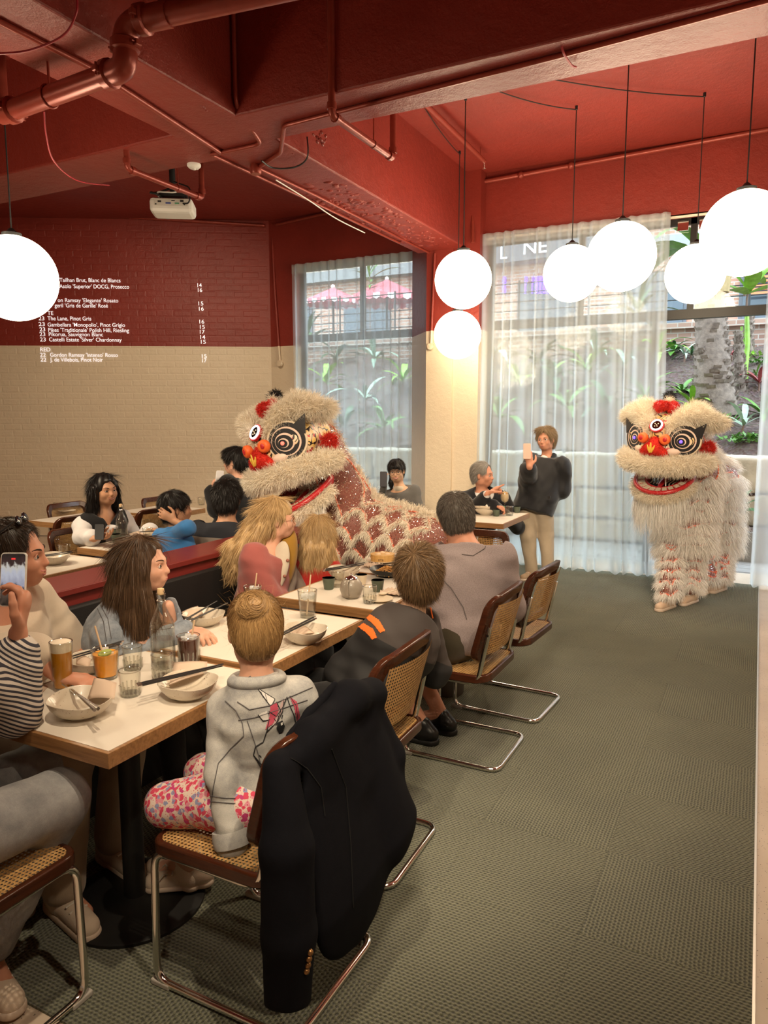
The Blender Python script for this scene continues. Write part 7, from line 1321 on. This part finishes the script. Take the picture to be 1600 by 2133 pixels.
# ---- lion one, beside the booth, head lowered towards the tables
lp = pd(608, 940, 5.30); LR = hfrm(-104, -8, 13)
L1 = empty('dancing_lion', (0, 0, 0), label='dancing lion costume with cream fur leaning over the booth, red lit eye', cat='lion costume', group='lion dance costumes')
lion_head(L1, lp, LR, M('red_eye_light', (.9, .1, .08), .4, emit=(1, .16, .10), estr=1.6), 200, jaw=.06)
A = pd(738, 1105, 5.72); B = pd(872, 1138, 5.40); S = Sdf(.014); S.cone(A, B, .275, .245, .08); S.cone(lp + LR @ V3(0, -.20, .0), A + V3(0, 0, .02), .215, .25, .10); S.cone(A - V3(0, 0, .25), A - V3(0, 0, .62), .27, .24, .1); S.cone(B - V3(0, 0, .2), B - V3(0, 0, .62), .24, .20, .1); S.cone(A - V3(0, 0, .6), A - V3(.0, 0, A[2]-.09), .12, .07, .05); S.cone(B - V3(0, 0, .6), B - V3(0, 0, B[2]-.09), .12, .07, .05); S.disp = folds(210, .008, 18); o = S.build('sequin_body', m_seq, L1); bv = bvh_of(S.V, S.F)
ax = unit(B-A); sd = unit(np.cross(ax, V3(0, 0, 1))); sd = sd if sd @ (CAM-A) > 0 else -sd; upx = np.cross(sd, ax); upx = upx if upx[2] > 0 else -upx; rows = []
for j, th0 in enumerate((1.05, .50, -.05, -.60)):
    row = []
    for s_ in np.linspace(-.32, 1.22, 90):
        ph = s_*math.pi*3.3 + j*1.5; th = th0 - .10 + .40*abs(math.sin(ph)) + .12*s_; row.append((A + (B-A)*s_, sd*math.cos(th) + upx*math.sin(th), -upx*math.sin(1.2) + sd*.2))
    rows.append(row)
trims(L1, bv, rows, 211, m_fur, 3400, .048)
ridge = [(A + (B-A)*s_, upx + sd*.15*math.sin(s_*25), upx) for s_ in np.linspace(-.35, 1.25, 60)]; trims(L1, bv, [ridge], 212, m_fur, 3000, .065); far = [(A + (B-A)*s_, upx - sd*.7, -sd) for s_ in np.linspace(-.3, 1.2, 50)]; trims(L1, bv, [far], 214, m_fur, 2200, .09)
nA = lp + LR @ V3(0, -.16, .05); nB = A; rows = []
for k, s_ in enumerate((.30, .62, .92)): rows.append([(nA + (nB-nA)*s_, (lambda e1, e2, t: e1*math.cos(t) + e2*math.sin(t))(sd, V3(0, 0, 1), t), unit(nB-nA)*.8) for t in np.linspace(-1.9, 2.4, 60)])
trims(L1, bv, rows, 213, m_fur, 1700, .07)
for q in (A, B): shoe(L1, V3(q[0], q[1], 0), q*V3(1, 1, 0) + V3(.1, -.3, 0), m_can, m_sole, 1.0)
# ---- lion two, walking in through the doorway
lp = pd(1391, 925, 6.50); LR = hfrm(-106, -3, -4)
L2 = empty('dancing_lion', (0, 0, 0), label='white furred dancing lion costume walking in from the garden, blue lit eyes', cat='lion costume', group='lion dance costumes')
lion_head(L2, lp, LR, M('blue_eye_light', (.1, .08, .9), .4, emit=(.16, .08, 1.0), estr=2.2), 300, jaw=.06, furm=m_fur)
T0 = pd(1440, 1000, 6.72); T1 = pd(1425, 1120, 6.70); R0 = pd(1492, 1010, 7.35); R1 = pd(1490, 1120, 7.35); S = Sdf(.013); S.cone(T0, T1, .20, .21, .08); S.cone(R0, R1, .19, .20, .08); S.cone(T0 + V3(0, 0, .12), R0 + V3(0, 0, .06), .18, .18, .1); S.cone(lp + LR @ V3(0, -.22, .0), T0 + V3(0, 0, .10), .22, .20, .08)
fL = pz(1392, 1247, .09); fR = pz(1440, 1236, .09); rL = pz(1474, 1216, .09); rR = pz(1500, 1212, .09)
for (hp_, ft) in ((T1 + RT*-.10, fL), (T1 + RT*.08, fR), (R1 + RT*-.06, rL), (R1 + RT*.08, rR)): S.cone(hp_, (hp_+ft)/2, .105, .078, .04); S.cone((hp_+ft)/2, ft + V3(0, 0, .05), .078, .070, .03)
S.disp = folds(310, .008, 20); S.build('sequin_body', m_seq, L2); bv = bvh_of(S.V, S.F); rows = []
GRL = random.Random(5)
def ring_rows(a, b, zs, k, j0=0, amp=.045, n=70):
    out = []
    for j, s_ in enumerate(zs):
        pj_ = GRL.random()*6; a2 = amp*GRL.uniform(.6, 1.7); kk = k*GRL.choice((.8, 1.0, 1.2)); out.append([(a + (b-a)*(s_ + GRL.uniform(-.01, .01)) + V3(0, 0, a2*abs(math.sin(t*kk/2 + pj_)) + .02*math.sin(t*1.3 + pj_)), V3(math.cos(t), math.sin(t), 0), V3(0, 0, -1)) for t in np.linspace(0, 6.283, n)])
    return out
trims(L2, bv, ring_rows(T0, T1, np.linspace(.0, 1.15, 7), 7), 311, m_furw, 3600, .10); trims(L2, bv, ring_rows(R0, R1, np.linspace(-.1, 1.15, 7), 7), 312, m_furw, 3600, .11)
for i, (hp_, ft) in enumerate(((T1 + RT*-.10, fL), (T1 + RT*.08, fR), (R1 + RT*-.06, rL), (R1 + RT*.08, rR))): trims(L2, bv, ring_rows(hp_, ft, (.22, .42, .60, .78, .94), 5, amp=.03, n=50), 320+i, m_furw, 1500, .060)
trims(L2, bv, [[(T0 + (R0-T0)*s_, V3(.25*math.sin(s_*20), 0, 1) + RT*.2*k, V3(0, 0, -1) + RT*k) for s_ in np.linspace(-.3, 1.1, 40)] for k in (-2, 0, 2, 4)], 330, m_furw, 1800, .09); trims(L2, bv, [[(T0 + V3(0, 0, .1) + (lp-T0)*s_, RT*math.cos(t) + UPV*math.sin(t), V3(0, 0, -1)) for t in np.linspace(-2.2, 1.4, 50)] for s_ in (.15, .4)], 331, m_furw, 2600, .09)
MB().tube([lp + LR @ V3(-.05, .1, -.30), lp + LR @ V3(-.08, .12, -.46), lp + LR @ V3(-.10, .08, -.55)], .006, 6).build('jaw_cord', m_white, L2)
m_shoe_c = M('pale_leather', (.60, .44, .32), .6)
for q in (fL, fR, rL, rR): shoe(L2, q*V3(1, 1, 0) + V3(0, .03, 0), q + V3(-.12, -.3, -.09), m_shoe_c, m_sole, 1.05)
# ------------------------------------------------------------------ garden outside the windows
GR = random.Random(11)
m_paver = M('pale_paver', (.27, .26, .245), .8, var=.18, vscale=9, bump=.3, bscale=40); m_sand = M('sandstone', (.50, .44, .34), .9, var=.28, vscale=5, bump=.9, bscale=9)
m_mulch, nt, p = newmat('bark_mulch'); g = nt.new('ShaderNodeNewGeometry').outputs['Position']; vo = nt.new('ShaderNodeTexVoronoi'); vo.inputs['Scale'].default_value = 22; nt.ln(g, vo.inputs['Vector']); nt.ln(nt.mix(.5, nt.ramp(nt.noise(30, g, 4).outputs['Fac'], [(.3, (.05, .028, .018)), (.7, (.20, .12, .08))]), vo.outputs['Color']), (b := nt.new('ShaderNodeHueSaturation')).inputs['Color']); b.inputs['Saturation'].default_value = .25; b.inputs['Value'].default_value = .30; b2 = nt.mix(.6, b.outputs[0], (.10, .045, .026)); nt.ln(b2, p.inputs['Base Color']); p.inputs['Roughness'].default_value = .95
bp = nt.new('ShaderNodeBump'); bp.inputs['Strength'].default_value = 1.0; bp.inputs['Distance'].default_value = .03; nt.ln(vo.outputs['Distance'], bp.inputs['Height']); nt.ln(bp.outputs[0], p.inputs['Normal'])
def brickm(name, c1, c2, mort, scale=1.0):
    m, nt, p = newmat(name); g = nt.new('ShaderNodeNewGeometry').outputs['Position']; mp = nt.new('ShaderNodeMapping'); mp.inputs['Rotation'].default_value = (math.pi/2, 0, 0); nt.ln(g, mp.inputs[0]); br = nt.new('ShaderNodeTexBrick'); nt.ln(mp.outputs[0], br.inputs['Vector']); br.inputs['Color1'].default_value = (*c1, 1); br.inputs['Color2'].default_value = (*c2, 1); br.inputs['Mortar'].default_value = (*mort, 1); br.inputs['Scale'].default_value = 1/scale; br.inputs['Brick Width'].default_value = .24; br.inputs['Row Height'].default_value = .086; br.inputs['Mortar Size'].default_value = .010; nt.ln(br.outputs['Color'], p.inputs['Base Color']); p.inputs['Roughness'].default_value = .9; MATS[name] = m; return m
m_brick = brickm('red_brick', (.36, .17, .11), (.46, .27, .19), (.45, .40, .34)); m_brickd = brickm('brown_brick', (.20, .11, .08), (.30, .19, .14), (.32, .28, .24)); m_conc = M('pale_concrete', (.24, .235, .225), .85, var=.1, vscale=3)
og = MB().box((-24, 8.0, -.4), (14, 24, -.06)).build('ground', m_conc, smooth=False); setp(og, 'concrete ground outside the windows', kind='structure')
pv = None
for i in range(16):
    for j in range(9):
        if not (8.02 + j*.22 < 9.95): continue
        x_ = -4.4 + i*.42 + (j % 2)*.21; y_ = 8.14 + j*.22
        if pv is None: o = MB().box((-.205, -.105, -.06), (.205, .105, -.012)).build('paver', m_paver, og, False, .006); pv = o
        else: o = bpy.data.objects.new('paver', pv.data); COL.objects.link(o); o.parent = og; [setattr(o.modifiers.new('edge', 'BEVEL'), 'width', .006)]
        o.location = (x_, y_, GR.uniform(-.003, .003)); o.rotation_euler = (0, 0, GR.uniform(-.01, .01))
# sandstone retaining wall, block by block
rw = empty('retaining_wall', label='retaining wall of rough sandstone blocks along the garden', cat='wall'); setp(rw, kind='structure')
zc = 0.0
for j, hgt in enumerate((.30, .40, .47)):
    x_ = -9.0 + j*.37
    while x_ < 3.5:
        w_ = GR.uniform(.75, 1.15); S = Sdf(.03); S.box((x_+w_/2, 10.25, zc+hgt/2), (w_/2-.045, .22, hgt/2-.045), None, .035, 0); sd_ = GR.randrange(999); S.disp = (lambda f1, f2: (lambda P_: f1(P_) + f2(P_)))(folds(sd_, .010, 26), folds(sd_+1, .014, 9)); S.build('stone_block', m_sand, rw, 0); x_ += w_ + .012
    zc += hgt + .008
MB().box((-9, 10.1, -.06), (3.5, 10.6, 1.10)).build('rubble_core', m_mulch, rw, False)
pl_ = empty('planter_box', (-.05, 9.55, -.02), label='low grey concrete planter below the sandstone wall', cat='planter'); MB().box((-.45, -.2, 0), (.6, .2, .36)).build('trough', m_conc, pl_, False, .01); MB().box((-.41, -.17, .33), (.56, .17, .37)).build('soil', m_mulch, pl_, False)
def bank(x, y): t = (y-10.45)/4.0; return 1.14 + 1.75*t + .07*math.sin(x*2.1+y*3) + .05*math.sin(x*5.3-y*2.2)
V = []; nx, ny = 70, 26
for i in range(ny+1):
    for j in range(nx+1): x_, y_ = -11 + 15*j/nx, 10.4 + 4.3*i/ny; V.append((x_, y_, bank(x_, y_) + GR.uniform(-.02, .02)))
F = [(i*(nx+1)+j, i*(nx+1)+j+1, (i+1)*(nx+1)+j+1, (i+1)*(nx+1)+j) for i in range(ny) for j in range(nx)]
me = bpy.data.meshes.new('garden_bank'); me.from_pydata(V, [], F); gb = link('garden_bank', me, m_mulch); setp(gb, 'sloping garden bed of bark mulch', kind='structure')
# low brick wall and terrace above
lw_ = MB().box((-12, 14.6, 0), (6, 15.0, 3.25)).build('wall_terrace', m_brickd, smooth=False); setp(lw_, 'low brown brick terrace wall above the garden bed', kind='structure'); MB().box((-12, 14.5, 3.25), (6, 15.1, 3.36)).build('coping', m_brickd, lw_, False)
MB().box((-24, 15.0, 2.4), (14, 24, 3.0)).build('terrace_deck', m_conc, lw_, False)
rl = empty('railing', label='thin black railing on the terrace wall', cat='railing')
for zz in (3.62, 3.80, 3.98, 4.16, 4.34): MB().tube([(-12, 14.8, zz), (6, 14.8, zz)], .012, 6).build('rail', m_dark, rl)
for k in range(13): MB().tube([(-11.5 + k*1.4, 14.8, 3.3), (-11.5 + k*1.4, 14.8, 4.4)], .02, 6).build('post', m_dark, rl)
# brick building behind
bb = empty('brick_building', label='red brick building with dark windows across the terrace', cat='building')
MB().box((-26, 19.0, 0), (10, 20.0, 13)).build('facade', m_brick, bb, False)
m_wing = M('dark_window', (.06, .075, .09), .1); m_frm = M('grey_frame', (.10, .10, .11), .5)
for k, x_ in enumerate(np.arange(-24, 9, 2.6)):
    for z_ in (3.2, 6.1, 9.0):
        w = MB().box((x_, 18.93, z_), (x_+1.5, 19.02, z_+1.9)).build('window', m_frm, bb, False); MB().box((x_+.08, 18.90, z_+.08), (x_+.72, 18.94, z_+1.82)).build('pane', m_wing, w, False); MB().box((x_+.80, 18.90, z_+.08), (x_+1.42, 18.94, z_+1.82)).build('pane', m_wing, w, False)
for z_ in (5.55, 8.5): MB().box((-26, 18.6, z_), (10, 19.0, z_+.28)).build('ledge', m_conc, bb, False)
for k in range(7):
    z_ = 4.35 + k*.085; MB().box((-.4, 18.5, z_), (2.6, 18.56, z_+.05)).build('louvre', M('orange_louvre', (.55, .16, .06), .6), bb, False)
# shop sign and violet lights seen through the curtain
sg = empty('shop_sign', label='white shop sign letters on the building behind the wide curtain', cat='sign'); m_sgn = M('sign_white', (.85, .87, .88), .5, emit=(.9, .95, 1), estr=.8)
ypl = lambda u, v, off=0: py(u, v, 18.4)
MB().prism([py(1015, 552, 18.5), py(1015, 500, 18.5), py(1250, 470, 18.5), py(1250, 522, 18.5)], (0, .08, 0)).build('sign_board', m_frm, sg, False)
for s_, u0, u1, v in (('L', 1040, 1054, 540), ('NE', 1088, 1136, 530)): txt(s_, u0, u1, v, 26, m_sgn, sg, ypl)
vl = empty('violet_lights', label='violet neon bars behind the wide curtain', cat='neon light')
for (u0, u1) in ((1048, 1052), (1093, 1097), (1108, 1111), (1115, 1121), (1123, 1129), (1131, 1138), (1140, 1144)):
    a, b_ = py(u0, 612, 18.9), py(u1, 576, 18.9); MB().box((a[0], 18.86, a[2]), (b_[0], 19.0, b_[2])).build('neon_bar', M('violet_neon', (.1, .05, .6), .5, emit=(.18, .06, 1.0), estr=2.2), vl, False)
# red and white parasols
m_ured = M('parasol_rose', (.62, .16, .19), .8, var=.2, vscale=6); m_uwh = M('parasol_white', (.80, .74, .72), .8)
def parasol(u, v, yy, wpx, label):
    c = py(u, v, yy); R = wpx*depth(c)/FPX/2; e = empty('parasol', c, .3, label, 'parasol', 'rose and white parasols'); n = 8; h = R*.46
    for k in range(n):
        a0, a1 = 2*math.pi*k/n, 2*math.pi*(k+1)/n; p0, p1 = V3(R*math.cos(a0), R*math.sin(a0), 0), V3(R*math.cos(a1), R*math.sin(a1), 0)
        MB().prism([p0, p1, V3(0, 0, h)], V3(0, 0, .012)).build('canopy_panel', m_ured, e, False)
        for q in range(4):
            s0, s1 = q/4, (q+1)/4; a_, b_ = p0 + (p1-p0)*s0, p0 + (p1-p0)*s1; m_ = (a_+b_)/2; MB().prism([a_, b_, b_ - V3(0, 0, R*.10), m_ - V3(0, 0, R*.15), a_ - V3(0, 0, R*.10)], unit(m_)*.01).build('valance_scallop', m_uwh if q % 2 else m_ured, e, False)
    MB().tube([(0, 0, -c[2]+2.95 if yy > 15 else -1.9), (0, 0, h)], .03, 8).build('pole', m_dark, e); MB().ell((0, 0, h+.03), .05).build('finial', m_uwh, e)
parasol(694, 628, 15.9, 120, 'left rose parasol seen through the curtain behind the lion'); parasol(806, 622, 16.8, 165, 'right rose parasol seen through the curtain behind the lion')
# ---- trees and plants
m_bark = M('palm_bark', (.19, .15, .12), .95, var=.4, vscale=14, bump=1.0, bscale=22); m_sheath = M('dry_sheath', (.42, .29, .14), .9, var=.3, vscale=12)
LEAF = {}
def leafmat(n, c, tr=.35): 
    m, nt, p = newmat(n); nz = nt.noise(9, nt.new('ShaderNodeTexCoord').outputs['Object'], 3); nt.ln(nt.ramp(nz.outputs['Fac'], [(.3, tuple(x*.7 for x in c)), (.7, tuple(min(1, x*1.25) for x in c))]), p.inputs['Base Color']); p.inputs['Roughness'].default_value = .45; return m
LM = {'green': leafmat('leaf_green', (.10, .24, .04)), 'lime': leafmat('leaf_lime', (.22, .42, .05)), 'dark': leafmat('leaf_dark', (.035, .10, .03)), 'grey': leafmat('leaf_silver', (.26, .36, .26)), 'red': leafmat('leaf_bronze', (.26, .05, .05)), 'yel': leafmat('leaf_yellow', (.45, .45, .10))}
def leaf_me(L, w, droop, fold=.15, n=7, key=''):
    k = (round(L, 2), round(w, 3), round(droop, 2), key)
    if k in LEAF: return LEAF[k]
    vs = []; fs = []
    for i in range(n+1):
        t = i/n; r = L*t; z_ = r*.55 - droop*L*t*t; x_ = r*(1-.25*droop*t); ww = w*math.sin(math.pi*min(1, t*.93+.07))**.8*.5 if i < n else .001
        vs += [(x_, -ww, z_ + ww*fold), (x_, 0, z_ - .002), (x_, ww, z_ + ww*fold)]
    for i in range(n): a = i*3; fs += [(a, a+3, a+4, a+1), (a+1, a+4, a+5, a+2)]
    me = bpy.data.meshes.new('leaf'); me.from_pydata(vs, [], fs); me.materials.append(LM[key]); me.shade_smooth(); LEAF[k] = me; return me
def plant(p0, n, L, w, droop, key, label, name='leafy_plant', stem=.1, tilt=0.0, cat='plant', grp=None, spread=1.0):
    e = empty(name, p0, GR.random()*6, label, cat, grp); h = stem
    if stem > .03: MB().tube([(0, 0, -.12), (.01, 0, stem*.5), (0, .01, stem)], [.02, .016, .012], 7).build('stem', M('stem_brown', (.20, .12, .09), .8), e)
    me = leaf_me(L, w, droop, key=key)
    for k in range(n):
        o = bpy.data.objects.new('leaf', me); COL.objects.link(o); o.parent = e; a = k*2.4 + GR.uniform(-.3, .3); sc_ = GR.uniform(.7, 1.15); t = k/max(1, n-1)
        o.location = (0, 0, h*(.75+.25*t)); o.rotation_euler = (GR.uniform(-.15, .15), -(-.35 + 1.0*t)*.9*spread, a); o.scale = (sc_, sc_, sc_)
    return e
def onbank(u, v):
    for y_ in np.arange(10.7, 14.1, .05):
        q = py(u, v, y_)
        if bank(q[0], y_) >= q[2]: return V3(q[0], y_, bank(q[0], y_))
    q = py(u, v, 14.1); return V3(q[0], 14.1, bank(q[0], 14.1))
def trunk(base, top, r0, r1, label, name='palm_tree', scales=True, crown=None):
    e = empty(name, base, label=label, cat='tree'); d = top - base; n = 46; pr_ = []; pts = []
    for i in range(n+1): t = i/n; pts.append(d*t - V3(0, 0, .15)*(1-t)); pr_.append((r0*(1-t)**2*.35 + r0*.75*(1-t) + r1*t)*(1 + (.03 if i % 2 else -.01)) if scales else r0 + (r1-r0)*t)
    MB().tube(pts, pr_, 18).build('trunk', m_bark, e)
    if scales:
        mb = MB()
        for k in range(150):
            t = GR.random(); a = GR.random()*6.28; q = d*t; rr = (r0*(1-t)**2*.35 + r0*.75*(1-t) + r1*t); o_ = V3(math.cos(a), math.sin(a), 0); l_ = V3(-math.sin(a), math.cos(a), 0); mb.obox(q + o_*rr*1.0, l_*rr*.22, o_*.012, V3(0, 0, .02) + o_*.012)
        o = mb.build('bark_scales', m_bark, e, False); o['kind'] = 'stuff'
    if crown: crown(e, d)
    return e
bs_ = onbank(1490, 848); tp_ = py(1478, 610, bs_[1])
def cr(e, d):
    MB().tube([d*.98, d*1.12, d*1.25], [.26, .30, .20], 16).build('leaf_sheath', m_sheath, e); me = leaf_me(1.6, .22, .75, key='green')
    for k in range(14): o = bpy.data.objects.new('frond', me); COL.objects.link(o); o.parent = e; o.location = d*1.25; o.rotation_euler = (0, -.2-.05*(k % 4), k*2.4)
trunk(bs_, tp_, .30, .19, 'thick scaly palm trunk seen through the open doorway', crown=cr)
b1 = onbank(1543, 812); trunk(b1, py(1538, 690, b1[1]), .09, .06, 'slender ringed trunk right of the thick palm', scales=True); b1 = onbank(1560, 745); trunk(b1, py(1562, 650, b1[1]), .08, .06, 'small ringed trunk near the door curtain', scales=True)
plant(py(1556, 640, 12.6), 7, .85, .30, .30, 'lime', 'bright broad leaved banana plant by the door curtain', 'banana_plant', .25, cat='plant'); plant(py(1552, 600, 12.9), 4, .7, .26, .3, 'lime', 'bright broad banana leaves above the transom', 'banana_plant', .2)
bn_ = onbank(1548, 790); e = empty('banana_plant', bn_, label='tall pale banana stem behind the slender trunk', cat='plant'); MB().tube([V3(0, 0, -.1), (py(1556, 640, bn_[1]) - bn_)*.5 + V3(.03, 0, 0), py(1556, 645, bn_[1]) - bn_], [.06, .045, .03], 10).build('stalk', LM['lime'], e); MB().tube([V3(.05, 0, -.1), (py(1545, 680, bn_[1]) - bn_)], [.04, .02], 8).build('stalk', LM['lime'], e)
spots = [(1548, 905, 9, .58, .075, .5, 'grey', 'silvery strap leaved plant with a pink stem by the lion\'s ear'), (1588, 870, 10, .65, .10, .5, 'green', 'dark broad leaved shrub beside the door curtain'), (1440, 848, 10, .7, .11, .45, 'lime', 'bright sword leaved plant left of the thick palm'), (1420, 820, 8, .4, .10, .6, 'green', 'broad green clump beside the curtain edge'), (1425, 755, 9, .5, .06, .7, 'grey', 'pale spindly cordyline left of the thick palm'), (1525, 755, 7, .35, .06, .6, 'red', 'bronze leaved cordyline behind the slender trunk'), (1405, 700, 7, .45, .14, .5, 'green', 'broad leaves at the curtain edge under the transom'), (1580, 815, 8, .45, .08, .5, 'red', 'bronze red cordyline near the door curtain'), (1575, 790, 9, .35, .03, .5, 'green', 'thin grassy clump near the door curtain'), (1408, 640, 8, .5, .08, .6, 'dark', 'dark fern at the curtain edge above the transom'), (1440, 745, 8, .3, .05, .5, 'dark', 'small dark clump against the brick terrace wall')]
for (u, v, n, L_, w, dr, key, lab) in spots: plant(onbank(u, v), n, L_, w, dr, key, lab, stem=.12 if key in ('grey', 'red') else .04)
for i, (u, v, key) in enumerate(((1545, 925, 'green'), (1562, 922, 'green'), (1450, 822, 'green'), (1462, 812, 'green'), (1578, 760, 'green'), (1520, 790, 'green'), (1500, 880, 'green'), (1560, 735, 'lime'))):
    p_ = onbank(u, v); e = empty('ground_cover', p_, label=['low green ground cover near the sandstone wall', 'second low green patch near the sandstone wall', 'low green patch left of the thick palm', 'small green patch touching the thick palm trunk', 'green patch high on the bank by the door curtain', 'green patch right of the thick palm', 'green sprout beside the lion\'s brow', 'lime sprout below the terrace railing'][i], cat='plant'); me = leaf_me(.09, .05, .3, key=key); mb = MB()
    base = [v_.co.copy() for v_ in me.vertices]; fs = [tuple(q.vertices) for q in me.polygons]
    for k in range(60):
        R_ = rotz(GR.random()*6.28) @ roty(GR.uniform(-.6, .3)); o_ = V3(GR.gauss(0, .13), GR.gauss(0, .10), GR.uniform(.0, .07)); mb.add([R_ @ np.array(q)*GR.uniform(.7, 1.2) + o_ for q in base], fs)
    o = mb.build('foliage', LM[key], e); o['kind'] = 'stuff'
e = plant(V3(-.15, 9.5, .33), 10, .42, .075, .5, 'dark', 'dark pointed shrub in the concrete planter', stem=.3)
labs = ['strap leaved clump behind the sheer curtain', ]
ORD = ['first', 'second', 'third', 'fourth', 'fifth', 'sixth', 'seventh', 'eighth', 'ninth', 'tenth', 'eleventh', 'twelfth']
hid = [(640, 900), (680, 820), (720, 940), (760, 860), (800, 930), (840, 820), (700, 760), (780, 770), (1040, 900), (1080, 820), (1120, 780), (1030, 760), (1180, 880), (1220, 800), (1260, 880), (1300, 790), (1340, 860), (1370, 760), (1150, 820), (1240, 740)]
hl = sorted([q for q in hid if q[0] < 900]); hr = sorted([q for q in hid if q[0] > 900]); HL = [('%s blurred plant from the corner behind the curtain of the left window' % ORD[hl.index(q)]) if q[0] < 900 else ('%s blurred plant from the pillar behind the wide curtain' % ORD[hr.index(q)]) for q in hid]
for i, (u, v) in enumerate(hid):
    key = ('green', 'lime', 'dark', 'grey')[i % 4]; plant(onbank(u, v), 9, .85, .12, .6, key, HL[i], grp='plants behind the sheer curtains', stem=.25)
for (u, v, yy, lab) in ((770, 560, 16.2, 'spiky yucca top above the parasols'), (1330, 640, 14.0, 'tall dark leafy palm behind the wide curtain'), (640, 700, 13.5, 'dark leafy palm behind the curtain beside the corner')):
    q = py(u, v, yy); g0 = 3.0 if yy > 15 else bank(q[0], min(yy, 14.4)); plant(V3(q[0], min(yy, 16.2), g0), 16, 1.0, .09, .45, 'green' if yy > 15 else 'dark', lab, 'yucca', max(.3, q[2]-g0), spread=1.3)
